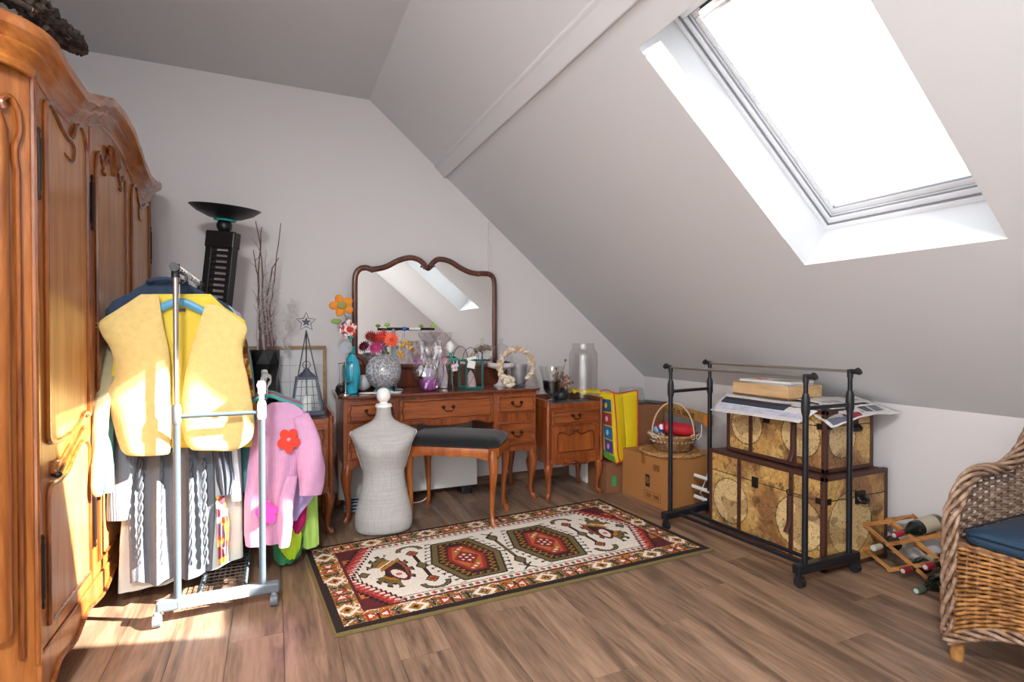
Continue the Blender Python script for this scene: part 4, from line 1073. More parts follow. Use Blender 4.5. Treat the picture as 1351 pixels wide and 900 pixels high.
# slanted hem: lower at the wardrobe side
for v_ in w.v:
    if v_.z < .45: v_.z -= (.45-v_.z)/.35*max(0, min(1, (-.12-v_.x)/.45))*.085
w.build('cloth_body', M['sheer'], g, world=True)
Y = 2.99
M['orangeprint'] = paisley('orange_print_cloth', ['#c77a1e', '#e2ad3a', '#6a3a1a', '#d9c86a', '#b8561c', '#e8b84a'], 30)
g = thing('orange_printed_shirt', (RX0-.1, Y, 1.27), 'orange and yellow printed shirt sleeve poking out at the left of the vest', 'shirt')
hanger(Y, RX0, 1.455, 'yellow hanger under the orange printed shirt', M['cutwood'], zs=1.30)
w = MB(); body(w, Y, px(Y, (405, 205, 268), (430, 160, 300), (560, 180, 300), (650, 190, 300)), dep=.02, fold=.004, seed=8)
sleeve(w, [W(163, 440, Y=Y-.0), W(154, 480, Y=Y-.06), W(149, 530, Y=Y-.12), W(147, 570, Y=Y-.14)], [.035, .042, .04, .04], seed=1); w.build('cloth_body', M['orangeprint'], g, world=True)
w = MB(); sleeve(w, [W(318, 440, Y=Y), W(326, 500, Y=Y-.03), W(336, 555, Y=Y-.04), W(340, 580, Y=Y-.04)], [.02, .02, .02, .018]); w.build('sleeve', M['orangeprint'], g, world=True)
Y = 3.04
M['teal'] = fabric('teal_cloth', '#5e9a9c', bump=.15)
g = thing('teal_jacket', (RX0, Y, 1.27), 'teal jacket with brown cuff, sleeves visible on both sides of the yellow vest', 'jacket')
hanger(Y, RX0, 1.455, 'dark teal hanger under the teal jacket', M['hteal'], zs=1.30)
w = MB(); body(w, Y, px(Y, (400, 205, 262), (415, 175, 295), (440, 150, 318), (560, 150, 325), (640, 170, 322)), dep=.02, fold=.004, seed=8); w.build('cloth_body', M['teal'], g, world=True)
w = MB(); sleeve(w, [W(314, 432, Y=Y), W(325, 480, Y=Y-.02), W(331, 560, Y=Y-.1), W(330, 610, Y=Y-.16), W(329, 648, Y=Y-.17)], [.02, .024, .03, .038, .036]); s1 = w.build('sleeve', M['teal'], g, world=True)
w = MB(); sleeve(w, [W(330, 640, Y=Y-.17), W(328, 670, Y=Y-.17), W(325, 695, Y=Y-.17)], [.036, .034, .02]); w.build('cuff', fabric('brown_rib', '#6e5145', rib=.8), s1, world=True)
w = MB(); sleeve(w, [W(162, 440, Y=2.95), W(148, 500, Y=2.76), W(141, 560, Y=2.68), W(141, 650, Y=2.64)], [.03, .03, .026, .024]); w.build('sleeve', M['teal'], g, world=True)
Y = 3.09
M['olive'] = fabric('olive_wool', '#a39a78', bump=.3)
g = thing('olive_coat', (RX0-.1, Y, 1.27), 'pale olive coat with long sleeve hanging against the wardrobe doors', 'coat')
hanger(Y, RX0, 1.455, 'wooden hanger under the pale olive coat', M['cutwood'], zs=1.30)
w = MB(); body(w, Y, px(Y, (398, 205, 262), (410, 172, 295), (440, 148, 318), (560, 150, 318), (680, 150, 318)), dep=.025, fold=.004, seed=8)
w.build('cloth_body', M['olive'], g, world=True)
w = MB(); sleeve(w, [W(160, 428, Y=2.95), W(146, 470, Y=2.78), W(136, 530, Y=2.64), W(131, 590, Y=2.56), W(128, 640, Y=2.52), W(131, 655, Y=2.52)], [.026, .030, .028, .024, .020, .010]); w.build('sleeve', M['olive'], g, world=True)
Y = 3.15
M['skyblue'] = fabric('sky_blue_cloth', '#a9cbe0', bump=.15); M['lilac'] = fabric('lilac_cloth', '#b59ad0', bump=.2)
g = thing('sky_blue_top', (RX0, Y, 1.27), 'sky blue top whose shoulder shows behind the navy sweater', 'top')
hanger(Y, RX0, 1.455, 'pale blue hanger under the sky blue top', M['hblue'], zs=1.33)
w = MB(); body(w, Y, px(Y, (384, 215, 262), (392, 205, 286), (408, 190, 310), (425, 185, 316), (560, 190, 310), (640, 190, 310)), dep=.02, fold=.004, seed=4); w.build('cloth_body', M['skyblue'], g, world=True)
Y = 3.21
g = thing('lilac_top', (RX0, Y, 1.27), 'lilac top at the far end of the upper rail, one shoulder visible', 'top')
hanger(Y, RX0, 1.455, 'clear hanger under the lilac top', M['whiteplast'], zs=1.33)
w = MB(); body(w, Y, px(Y, (394, 222, 268), (402, 210, 300), (414, 200, 318), (430, 195, 322), (560, 200, 316), (640, 200, 316)), dep=.02, fold=.004, seed=4); w.build('cloth_body', M['lilac'], g, world=True)
# black clips/loop on the upper rail behind the post
w = MB(); p = W(238, 368, Y=2.62); w.tube([(p.x+.022*math.cos(a), 2.62, p.z+.004+.022*math.sin(a)) for a in [2*PI*k/20 for k in range(20)]], .0055, 8, closed=True)
w = tag(w.build('black_ring_hook', M['blackp']), 'black plastic ring hook on the upper rail behind the post', 'hook')

# lower rail: pink sweater and what hangs behind it
Y = 2.80
M['pink'] = fabric('pink_knit', '#c896ba', rib=.35, ribscale=160, bump=.35, bscale=300, sheen=.5)
def lhang(Y, label, col): 
    return hanger(Y, RX1+.02, .965, label, col, hw=.155, drop=.055, thick=.006, zs=.885)
lhang(Y, 'teal hanger whose tip points toward the bedside cabinet under the pink sweater', M['hteal'])
g = thing('flower_sweater', (RX1+.03, Y, .87), 'pink knit sweater with red and magenta flowers on the lower rail', 'sweater')
w = MB(); body(w, Y, px(Y, (531, 358, 378), (536, 350, 392), (546, 338, 402), (570, 332, 407), (620, 326, 396), (660, 322, 388), (700, 322, 382), (716, 324, 378)), dep=.040, fold=.008, nf=4, seed=3, N=90, K=44)
w.build('knit_body', M['pink'], g, world=True)
w = MB(); sleeve(w, [W(396, 548, Y=Y-.01), W(408, 585, Y=Y-.03), W(411, 620, Y=Y-.045), W(408, 652, Y=Y-.05)], [.035, .055, .062, .050], flat=.7, seed=2); w.build('sleeve', M['pink'], g, world=True)
w = MB(); sleeve(w, [W(385, 628, Y=Y-.045), W(379, 660, Y=Y-.055), W(376, 695, Y=Y-.06), W(374, 722, Y=Y-.06)], [.022, .032, .032, .022], flat=.7, seed=2); w.build('sleeve', M['pink'], g, world=True)
def flower(w, c, r, Y, seed=0):
    ph = seed
    pts = []
    for k in range(60):
        a = 2*PI*k/60; rr = r*(.62+.38*abs(math.cos(2.5*(a+ph)))**.7)
        pts.append((c.x+rr*math.cos(a), c.z+rr*math.sin(a)*1.15))
    w.prism(pts, 1, Y-.002, Y+.004)
M['fred'] = fabric('coral_red_knit', '#d8402e', bump=.3); M['fmag'] = fabric('magenta_knit', '#b3105f', bump=.3)
def surfY(obj_name): pass
w = MB(); flower(w, W(381, 581, Y=Y-.055), .052, Y-.060, .3); f1 = w.build('red_flower', M['fred'], g, world=True)
w = MB(); w.sphere(W(381, 580, Y=Y-.062), .009, 10, (1, .4, 1)); w.build('flower_centre', M['pink'], f1, world=True)
w = MB(); flower(w, W(352, 677, Y=Y-.055), .050, Y-.062, .9); w.build('magenta_flower', M['fmag'], g, world=True)
Y = 2.875
lhang(Y, 'purple-grey hanger second on the lower rail', M['greyplast'])
g = thing('lavender_sweater', (RX1+.03, Y, .87), 'lavender sweater close behind the pink flower sweater', 'sweater')
w = MB(); body(w, Y, px(Y, (537, 356, 388), (545, 346, 404), (560, 340, 412), (620, 338, 414), (655, 340, 416), (690, 330, 392)), dep=.025, fold=.005, nf=5, seed=9); w.build('knit_body', fabric('lavender_knit', '#b6a4d8', rib=.4), g, world=True)
Y = 2.93
lhang(Y, 'magenta hanger third on the lower rail', M['fmag'])
g = thing('magenta_top', (RX1+.04, Y, .86), 'deep magenta top showing below the pink sweater sleeve', 'top')
w = MB(); body(w, Y, px(Y, (540, 362, 392), (550, 352, 404), (580, 346, 410), (640, 346, 408), (690, 360, 404), (704, 374, 396)), dep=.03, fold=.006, nf=4, seed=2); w.build('cloth_body', fabric('deep_magenta_cloth', '#ac0f5e', bump=.15), g, world=True)
Y = 3.01
lhang(Y, 'green hanger fourth on the lower rail', M['hteal'])
g = thing('lime_dress', (RX1+.05, Y, .86), 'lime green dress with soft folds at the right end of the lower rail', 'dress')
w = MB(); body(w, Y, px(Y, (545, 370, 396), (556, 360, 406), (600, 354, 414), (660, 352, 419), (722, 362, 421)), dep=.035, fold=.010, nf=5, seed=7, hem=.008); w.build('cloth_body', fabric('lime_cloth', '#a5cf63', bump=.12), g, world=True)
Y = 2.94
g = thing('neon_green_scarf', (RX1+.08, Y, .3), 'bright yellow-green and dark green cloth bundle under the lime dress hem', 'scarf')
w = MB(); body(w, Y-.02, px(Y, (690, 366, 386), (705, 362, 398), (722, 370, 396), (734, 378, 390)), dep=.025, fold=.006, nf=4, seed=7); w.build('yellow_fold', fabric('neon_cloth', '#b6de2f', bump=.12), g, world=True)
w = MB(); body(w, Y+.02, px(Y, (695, 362, 394), (715, 360, 400), (735, 361, 398), (744, 366, 388)), dep=.03, fold=.006, nf=4, seed=2); w.build('green_fold', fabric('dark_green_cloth', '#2c7a4c', bump=.12), g, world=True)

# ================================================================== BACK LEFT CORNER
# uplighter floor lamp, leaning a little
fl_ = thing('floor_lamp', (-.455, 3.62, 0), 'black uplighter floor lamp with wide dish and ladder-like column, behind the clothes rack', 'floor lamp')
def LX(z): return -.445+.100*z
w = MB(); w.lathe([(.16, 0), (.16, .02), (.14, .03), (.04, .04), (0, .04)], 28, (-.445, 3.62, 0)); w.build('base', M['black'], fl_, world=True)
tilt = Matrix.Translation(Vector((-.445, 3.62, 0))) @ Matrix.Rotation(R(5.7), 4, 'Y') @ Matrix.Rotation(R(-28), 4, 'Z')
w = MB(); w.box(-.085, -.028, .03, -.045, .028, 1.72, tilt); w.build('side_post', M['black'], fl_, world=True, bevel=.003)
w = MB(); w.box(.055, -.028, .03, .085, .028, 1.72, tilt); w.build('side_post', M['black'], fl_, world=True, bevel=.003)
w = MB(); w.box(-.09, -.035, 1.70, .09, .035, 1.80, tilt); w.build('head_block', M['black'], fl_, world=True, bevel=.008)
rm = MB().box(-.046, -.020, -.009, .056, .030, .009, tilt.to_3x3().to_4x4()).build('rung', M['black'], fl_, bevel=.002)
for k in range(46):
    o = rm if k == 0 else rm.copy()
    if k: C.objects.link(o)
    o.location = (tilt @ Vector((0, 0, .10+.035*k)))-Vector(fl_.location)
w = MB(); w.sphere((0, 0, 1.835), .043, 20, xf=tilt); w.build('ball_joint', M['black'], fl_, world=True)
dt_ = tilt @ Matrix.Translation((0, 0, 1.87)) @ Matrix.Rotation(R(6), 4, 'X')
w = MB(); w.lathe([(.03, 0), (.09, .012), (.15, .038), (.19, .07), (.193, .072), (.187, .072), (.148, .044), (.088, .018), (.02, .008), (0, .008)], 40, xf=dt_); w.build('dish', M['black'], fl_, world=True)
w = MB(); w.tube([dt_ @ Vector((.055*math.cos(a), .055*math.sin(a), .0)) for a in [2*PI*k/24 for k in range(24)]], .006, 6, closed=True); w.build('teal_ring', plain('teal_glass_ring', '#39b3ae', .2), fl_, world=True)

# tall black vase with twigs
vz = thing('tall_black_vase', (-.055, 3.83, 0), 'tall angular black vase holding bare twigs behind the left bedside cabinet', 'vase')
w = MB(); rows = []
for k in range(13):
    z = 1.085*k/12; r_ = .075+.022*k/12; off = .006*((k % 2)*2-1)
    rows.append([Vector((-.055+(r_+off)*math.cos(a+.15*(k % 3))*1.0, 3.83+(r_+off)*.8*math.sin(a+.15*(k % 3)), z)) for a in [2*PI*j/8 for j in range(8)]])
rows += [[Vector((lerp(p.x, -.055, .12), lerp(p.y, 3.83, .12), 1.083)) for p in rows[-1]], [Vector((lerp(p.x, -.055, .2), lerp(p.y, 3.83, .2), .85)) for p in rows[-1]]]
w.grid(rows, closed=True, smooth=False); w.f.append(list(range(13*8+8, 13*8+16))); w.mi.append(0); w.sm.append(False)
w.f.append(list(range(8))[::-1]); w.mi.append(0); w.sm.append(False)
w.build('vessel', plain('black_ceramic', '#17191a', .3, var=.3, bscale=30), vz, world=True, bevel=.002)
M['twig'] = plain('brown_twig', '#6d4d47', .8, var=.3, bscale=60); M['twigw'] = plain('frosted_twig', '#b9b2ae', .8)
random.seed(11)
twigs = [(338, 292, 0), (345, 300, 0), (370, 295, 0), (368, 340, 0), (358, 360, 1), (334, 330, 0), (352, 330, 1), (343, 345, 1)]
for i, (tx_, ty_, kd) in enumerate(twigs):
    e_ = W(tx_, ty_, Y=3.80+.02*(i % 3)); b_ = Vector((-.055+.03*math.cos(i*2.3), 3.83+.025*math.sin(i*2.3), .90))
    if i in (2, 3): mid = [W(362, 465, Y=3.82), W(356, 420, Y=3.82), W(362, 370, Y=3.82)] if i == 2 else [W(359, 465, Y=3.82), W(352, 410, Y=3.82), W(358, 360, Y=3.82)]
    else: mid = [b_.lerp(e_, .25)+Vector((random.uniform(-.012, .012), 0, 0)), b_.lerp(e_, .5)+Vector((random.uniform(-.018, .018), 0, 0)), b_.lerp(e_, .75)+Vector((random.uniform(-.014, .014), 0, 0))]
    P_ = spl([b_]+mid+[e_], 5)
    P_ = [p+Vector((random.uniform(-.004, .004), 0, random.uniform(-.003, .003))) for p in P_]
    w = MB(); w.tube(P_, [lerp(.0072, .0026, k/(len(P_)-1)) for k in range(len(P_))], 6)
    for s_ in range(5):
        k = 5+int(random.random()*(len(P_)-7)); q = P_[k]; dv = Vector((random.uniform(-.05, .05), random.uniform(-.02, .01), random.uniform(.03, .09)))
        w.tube(spl([q, q+dv*.5+Vector((.006, 0, 0)), q+dv], 3), [.0022, .002, .0018, .0015, .0013, .001, .0008], 5)
    o = w.build('twig', M['twigw'] if kd else M['twig'])
    tag(o, ['bare brown twig rising highest at the left of the black vase', 'brown twig just right of the tallest one in the black vase', 'brown twig bending out farthest to the right, second tallest in the vase', 'forked brown twig below the right-hand tall one', 'frosted grey twig leaning right in the black vase', 'brown twig leaning farthest left in the black vase', 'frosted grey twig in the middle of the black vase', 'short frosted grey twig at the left in the black vase'][i], 'twig', 'twigs in the black vase')
# frosted sprays
w = MB(); random.seed(5)
for k in range(110):
    a = random.random(); c = W(lerp(346, 362, random.random()), lerp(375, 450, a), Y=3.81); d = Vector((random.uniform(-1, 1), random.uniform(-.3, .3), random.uniform(-.2, 1))).normalized()*random.uniform(.03, .08)
    w.tube([c, c+d*.5+Vector((0, 0, .005)), c+d], [.0020, .0018, .0010], 3)
tag(w.build('frosted_spray', M['twigw']), 'silvery frosted spray of fine stems among the twigs', 'dried plant')
w = MB()
for (x0, y0, x1, y1, n_) in ((372, 440, 392, 398, 46), (368, 470, 384, 440, 30)):
    for k in range(n_):
        c = W(lerp(x0, x1, random.random()), lerp(y0, y1, random.random()), Y=3.87); d = Vector((random.uniform(-1, 1), random.uniform(-.3, .3), random.uniform(-.6, 1))).normalized()*random.uniform(.02, .05)
        w.tube([c, c+d*.5+Vector((0, 0, .006)), c+d], [.0030, .0028, .0012], 3)
w.tube([W(362, 475, Y=3.85), W(372, 440, Y=3.86), W(390, 400, Y=3.87)], .0012, 4)
tag(w.build('feathery_plume', plain('pale_plume', '#cfcac7', .9)), 'pale feathery plume beside the twigs against the wall', 'dried plant')

# leaning picture frame
pf = thing('picture_frame', (.09, 3.93, 0), 'wooden picture frame with blank white sheet leaning on the back wall', 'picture frame')
fx0, fx1, fz0, fz1 = -.20, .335, .42, 1.105; lean = Matrix.Translation((0, 3.94, fz0)) @ Matrix.Rotation(R(-1.5), 4, 'X')
w = MB(); H_ = fz1-fz0
for a, b, c, d in ((fx0, fx1, 0, .022), (fx0, fx1, H_-.022, H_), (fx0, fx0+.022, .022, H_-.022), (fx1-.022, fx1, .022, H_-.022)): w.box(a, -.01, c, b, .012, d, lean)
M['oak'] = wood('pale_oak', '#b08a5f', '#8f6c45', axis=0, scale=2, rough=.5, coat=0)
w.build('frame', M['oak'], pf, world=True, bevel=.002)
w = MB(); w.box(fx0+.02, .002, .02, fx1-.02, .006, H_-.02, lean); w.build('sheet', plain('picture_sheet', '#d5d6d8', .6), pf, world=True)
w = MB()
for z in (.22, .44, .55): w.box(fx0+.02, .0005, z, fx1-.02, .0018, z+.0035, lean)
w.box(.10, .0005, .02, .103, .0018, H_-.02, lean); w.build('grid_line', plain('grey_line', '#a5a8ad', .7), pf, world=True, kind='stuff')
# something for the frame to stand on
w = MB().box(-.2, 3.90, 0, .335, 3.965, .415).build('storage_crate', M['oak'], None, bevel=.004); tag(w, 'low wooden crate under the leaning picture frame', 'crate')

# star stand and lantern on the left cabinet
M['wire'] = plain('grey_wire', '#3a3c44', .4, metal=.6); M['lanmetal'] = plain('slate_metal', '#4d5263', .45, metal=.2)
ss = thing('star_wire_stand', (.175, 3.50, .685), 'wire easel topped by an openwork star on the left bedside cabinet', 'stand')
YS = 3.47; zt0 = .685
def star(w, c, r, rr, n=5, Y=YS):
    pts = []
    for k in range(10):
        a = PI/2+PI*k/5; q = r if k % 2 == 0 else r*.45; pts.append(Vector((c.x+q*math.cos(a), Y, c.z+q*math.sin(a))))
    w.tube(pts, rr, 6, closed=True, up=(0, 1, 0))
c = W(404, 425, Y=YS); w = MB(); star(w, c, .058, .0028); w.build('star', M['wire'], ss, world=True)
w = MB(); pts = [(c.x+(.030 if k % 2 == 0 else .013)*math.cos(PI/2+PI*k/5), c.z+(.030 if k % 2 == 0 else .013)*math.sin(PI/2+PI*k/5)) for k in range(10)]; w.prism(pts, 1, YS-.003, YS+.003); w.build('inner_star', M['wire'], ss, world=True)
tp = Vector((c.x, YS, c.z-.05))
for q in ((383, 530, 3.41), (430, 530, 3.41), (404, 520, 3.60)):
    w = MB(); e_ = W(q[0], q[1], Y=q[2]); e_.z = .687; w.tube([tp, e_], .0035, 6); w.build('leg', M['wire'], ss, world=True)
ln = thing('hanging_lantern', (tp.x, 3.455, .70), 'slate blue metal lantern hanging inside the wire star stand', 'lantern')
lx, ly, lz = tp.x, 3.455, .705
w = MB()
def frus(w, z0, z1, r0, r1, t=.006):
    cs0 = [Vector((lx+a*r0, ly+b*r0*.8, z0)) for a, b in ((-1, -1), (1, -1), (1, 1), (-1, 1))]; cs1 = [Vector((lx+a*r1, ly+b*r1*.8, z1)) for a, b in ((-1, -1), (1, -1), (1, 1), (-1, 1))]
    for i in range(4):
        w.bar(cs0[i], cs1[i], t, t); w.bar(cs0[i], cs0[(i+1) % 4], t, t); w.bar(cs1[i], cs1[(i+1) % 4], t, t)
    return cs0, cs1
c0, c1_ = frus(w, lz+.02, lz+.215, .082, .056, .011); w.box(lx-.095, ly-.08, lz, lx+.095, ly+.08, lz+.02); w.box(lx-.062, ly-.055, lz+.212, lx+.062, ly+.055, lz+.225); w.build('frame', M['lanmetal'], ln, world=True, bevel=.002)
w = MB()
for k in range(1, 4):
    w.tube([c0[0].lerp(c0[1], k/4), c1_[0].lerp(c1_[1], k/4)], .0016, 5)
    w.tube([c0[0].lerp(c1_[0], k/4), c0[1].lerp(c1_[1], k/4)], .0016, 5)
w.build('window_wire', M['wire'], ln, world=True, kind='stuff')
w = MB(); w.add([*c0[:2], *c1_[:2][::-1]], [(0, 1, 2, 3)], False); w.add([*c0[2:], *c1_[2:][::-1]], [(0, 1, 2, 3)], False); w.build('glass_pane', M['glass'], ln, world=True)
w = MB(); w.lathe([(.052, 0), (.045, .01), (.018, .035), (.018, .045), (0, .05)], 12, (lx, ly, lz+.225)); w.build('roof', M['lanmetal'], ln, world=True)
w = MB(); w.tube([(lx+.022*math.cos(a), ly, lz+.295+.022*math.sin(a)) for a in [2*PI*k/18 for k in range(18)]], .002, 6, closed=True); w.tube([(lx, ly, lz+.317), (tp.x, YS, tp.z)], .0014, 5); w.build('hanging_ring', M['wire'], ln, world=True)
w = MB(); w.lathe([(.028, 0), (.028, .09), (.02, .094), (0, .094)], 16, (lx, ly, lz+.021)); tag(w.build('pillar_candle', M['knob']), 'short white candle standing inside the hanging slate lantern', 'candle')
dd_ = W(405, 541, Y=3.42); dish = MB().lathe([(.0, 0), (.05, 0), (.07, .012), (.068, .014), (.048, .004), (0, .004)], 24, (.2, 3.385, .685)).build('glass_dish', M['glass']); tag(dish, 'shallow glass dish at the front of the left bedside cabinet', 'dish')

# ================================================================== THINGS ON THE DRESSING TABLE (top z = .80)
ZT = .8005
def T(px_, py_): p = W(px_, py_, Z=ZT); return p
# turquoise vase with flowers
M['turq'] = plain('turquoise_glaze', '#1fa3bf', .15, coat=.6); M['green'] = plain('leaf_green', '#7f9b4e', .7)
p = Vector((.462, 3.60, ZT))
tv = thing('turquoise_vase', p, 'glossy turquoise ribbed bottle vase at the left end of the dressing table', 'vase')
w = MB(); rows = []
for r_, z in ((.030, 0), (.036, .004), (.042, .04), (.052, .10), (.054, .15), (.046, .20), (.028, .235), (.018, .255), (.017, .29), (.024, .305), (.020, .30), (.014, .27)):
    rows.append([Vector((r_*(1+.05*math.cos(8*a+z*30))*math.cos(a), r_*(1+.05*math.cos(8*a+z*30))*math.sin(a), z)) for a in [2*PI*j/48 for j in range(48)]])
w.grid(rows, closed=True); w.f.append(list(range(48))[::-1]); w.mi.append(0); w.sm.append(False); w.build('vessel', M['turq'], tv)
MB().lathe([(.019, .255), (.022, .262), (.021, .285), (.018, .29)], 16).build('neck_band', M['hteal'], tv)
fo = W(451, 403, Y=3.60)
pfw = thing('plush_flower', (p.x-.02, 3.60, ZT+.29), 'orange plush flower with smiling green centre above the turquoise vase', 'flower')
w = MB(); w.tube(spl([(p.x, 3.60, ZT+.24), (p.x-.01, 3.60, ZT+.40), (fo.x+.005, 3.605, fo.z-.02)], 4), .003, 6); w.build('stem', M['green'], pfw, world=True)
M['orf'] = plain('orange_felt', '#e28d2b', .9, bump=.2, bscale=200, sheen=.3)
for k in range(5):
    a = PI/2+2*PI*k/5+.35; w = MB(); m_ = Matrix.Translation(fo+Vector((.046*math.cos(a), 0, .040*math.sin(a)))) @ Matrix.Rotation(-a, 4, 'Y'); w.sphere((0, 0, 0), 1, 14, (.034, .013, .028), xf=m_); w.build('petal', M['orf'], pfw, world=True)
w = MB(); w.sphere(fo+Vector((0, -.010, 0)), 1, 16, (.032, .014, .026)); fc = w.build('flower_centre', plain('olive_felt', '#a29a55', .9), pfw, world=True)
for s_ in (-.008, .008): MB().sphere(fo+Vector((s_, -.0245, .004)), .0022, 8).build('eye', M['ink'], fc, world=True)
lf = W(444, 424, Y=3.6); w = MB(); w.sphere(lf, 1, 14, (.036, .007, .018)); w.build('leaf', M['green'], pfw, world=True)
M['flowerprint'] = paisley('flower_print_cloth', ['#e8d7d3', '#d98b8f', '#c5352c', '#efe6df', '#4a4f86', '#e5c3b4'], 60)
ff = thing('printed_fabric_flower', (W(460, 433, Y=3.585)), 'ruffled red and white printed fabric flower just below the orange plush flower', 'flower')
c = W(459, 434, Y=3.585)
for k in range(6):
    a = 2*PI*k/6+.3; w = MB(); m_ = Matrix.Translation(c+Vector((.030*math.cos(a), -.004*(k % 2), .034*math.sin(a)))) @ Matrix.Rotation(-a, 4, 'Y') @ Matrix.Rotation(.5*(k % 2), 4, 'X'); w.sphere((0, 0, 0), 1, 12, (.030, .010, .024), xf=m_); w.build('petal', M['flowerprint'], ff, world=True)
w = MB(); w.sphere(c+Vector((.012, -.014, -.004)), 1, 12, (.024, .008, .018)); w.build('red_petal', plain('red_cloth', '#c22d25', .8), ff, world=True)
w = MB(); w.sphere(c+Vector((.016, .004, -.05)), 1, 10, (.022, .008, .015)); w.tube([c+Vector((0, .004, -.02)), Vector((p.x, 3.60, ZT+.29))], .003, 6); w.build('leaf', M['hteal'], ff, world=True)
# jewellery stand with disc
js = thing('jewellery_stand', (.415, 3.53, ZT), 'thin metal jewellery stand with a frosted disc and hung trinkets, front left table corner', 'stand')
w = MB(); w.lathe([(.035, 0), (.033, .006), (.006, .012), (.004, .02)], 20, (.415, 3.53, ZT)); w.cyl((.415, 3.53, ZT+.01), (.415, 3.53, ZT+.27), .004, n=8); w.build('post', M['steel'], js, world=True)
w = MB(); c = Vector((.418, 3.53, ZT+.30)); w.cyl(c+Vector((0, -.003, 0)), c+Vector((0, .003, 0)), .040, n=30); w.build('frosted_disc', glass('frosted', '#cfd8e2', 1, .35, .4), js, world=True)
for z, l_ in ((.205, .045), (.075, .05)):
    w = MB(); w.tube([(.415-l_, 3.53, ZT+z-.006), (.415, 3.53, ZT+z), (.415+l_, 3.53, ZT+z+.004)], .0028, 6); w.build('arm', M['wire'], js, world=True)
for k in range(7):
    x = .375+.012*k+(.01 if k > 3 else 0); z0 = ZT+.20; z1 = ZT+.05+.02*(k % 3); w = MB(); w.tube(spl([(x, 3.525, z0), (x+.004, 3.522, (z0+z1)/2), (x-.003, 3.525, z1)], 4), .0014, 5); w.sphere((x-.003, 3.525, z1), .006, 8)
    o = w.build('necklace', [M['iron'], M['hteal'], M['steel'], M['wire']][k % 4]); tag(o, ['leftmost dark bead necklace on the jewellery stand arm', 'teal bead necklace second from the left on the jewellery stand', 'silver necklace left of the jewellery stand post', 'grey wire necklace nearest the jewellery stand post', 'dark bead necklace just right of the jewellery stand post', 'teal bead necklace second from the right on the jewellery stand', 'rightmost silver necklace on the jewellery stand arm'][k], 'necklace', 'necklaces on the jewellery stand')
w = MB(); w.lathe([(.030, 0), (.040, .02), (.036, .045), (.028, .055), (0, .055)], 16, (.40, 3.62, ZT)); tag(w.build('trinket_pot', M['iron']), 'small dark trinket pot behind the jewellery stand', 'pot')
w = MB(); w.sphere((.555, 3.74, ZT+.0555), .055, 24); tag(w.build('white_globe', plain('opal_glass', '#cfd3d6', .25, coat=.3)), 'plain opal white globe between turquoise vase and crackled globe lamp', 'globe')
# crackle globe lamp
def crackle():
    m, n, l, b = mat('crackled_glass'); t = n.new('ShaderNodeTexCoord'); v = n.new('ShaderNodeTexVoronoi'); v.feature = 'DISTANCE_TO_EDGE'; v.inputs['Scale'].default_value = 36
    x = n.new('ShaderNodeTexNoise'); x.inputs['Scale'].default_value = 14; mv = n.new('ShaderNodeVectorMath'); mv.operation = 'MULTIPLY_ADD'; mv.inputs[1].default_value = (.10, .10, .10)
    l.new(t.outputs['Object'], x.inputs['Vector']); l.new(x.outputs['Color'], mv.inputs[0]); l.new(t.outputs['Object'], mv.inputs[2]); l.new(mv.outputs[0], v.inputs['Vector'])
    r = n.new('ShaderNodeValToRGB'); r.color_ramp.elements[0].position = .01; r.color_ramp.elements[1].position = .13; r.color_ramp.elements[0].color = s2l('#c3c5c8'); r.color_ramp.elements[1].color = s2l('#808288')
    l.new(v.outputs['Distance'], r.inputs[0]); l.new(r.outputs[0], b.inputs['Base Color']); b.inputs['Roughness'].default_value = .22; b.inputs['Coat Weight'].default_value = .6
    return m
gc = W(506, 487, Y=3.60)
gp = thing('globe_lamp', (gc.x, 3.60, ZT), 'grey crackled glass globe lamp with white cord on the dressing table', 'lamp')
rg = .118; w = MB(); w.sphere((gc.x, 3.60, ZT+.016+rg), rg, 40); w.build('globe', crackle(), gp, world=True)
w = MB(); w.lathe([(.062, 0), (.064, .01), (.050, .028), (.040, .030)], 28, (gc.x, 3.60, ZT)); w.build('base', M['hteal'], gp, world=True)
w = MB(); pts = [(gc.x+.05, 3.56, ZT+.004), (gc.x+.10, 3.53, ZT+.006), (gc.x+.06, 3.485, ZT+.006), (gc.x-.03, 3.47, ZT+.006), (gc.x-.12, 3.50, ZT+.008), (gc.x-.16, 3.55, ZT+.006), (gc.x-.08, 3.52, ZT+.010), (gc.x, 3.50, ZT+.012), (gc.x+.04, 3.50, ZT+.014), (gc.x-.02, 3.455, ZT+.012), (gc.x-.045, 3.43, ZT-.02), (gc.x-.04, 3.425, ZT-.07), (gc.x-.02, 3.43, ZT-.09)]
w.tube(spl(pts, 6), .0032, 6); w.build('cord', M['whiteplast'], gp, world=True)
# T-shaped hook rail stand
hs = thing('hook_rail_stand', (.72, 3.72, ZT), 'grey post with dark horizontal bar and green end caps standing behind the globe lamp', 'stand')
hz = W(540, 434, Y=3.72).z; x0 = W(510, 434, Y=3.72).x; x1 = W(573, 434, Y=3.72).x
w = MB(); w.box(.735, 3.70, ZT, .775, 3.74, ZT+.30); w.box(.70, 3.67, ZT, .81, 3.77, ZT+.01); w.cyl((.755, 3.72, ZT+.28), (.755, 3.72, hz), .012); w.build('post', M['greyrack'], hs, world=True, bevel=.003)
for a, b, m_ in ((0, .46, 'iron'), (.46, .70, 'whiteplast'), (.70, 1, 'iron')):
    MB().cyl((lerp(x0, x1, a), 3.72, hz), (lerp(x0, x1, b), 3.72, hz), .009).build('bar', M[m_], hs, world=True)
M['lime'] = plain('lime_plastic', '#9bc651', .4); M['blue'] = plain('blue_plastic_clip', '#1f67c7', .4)
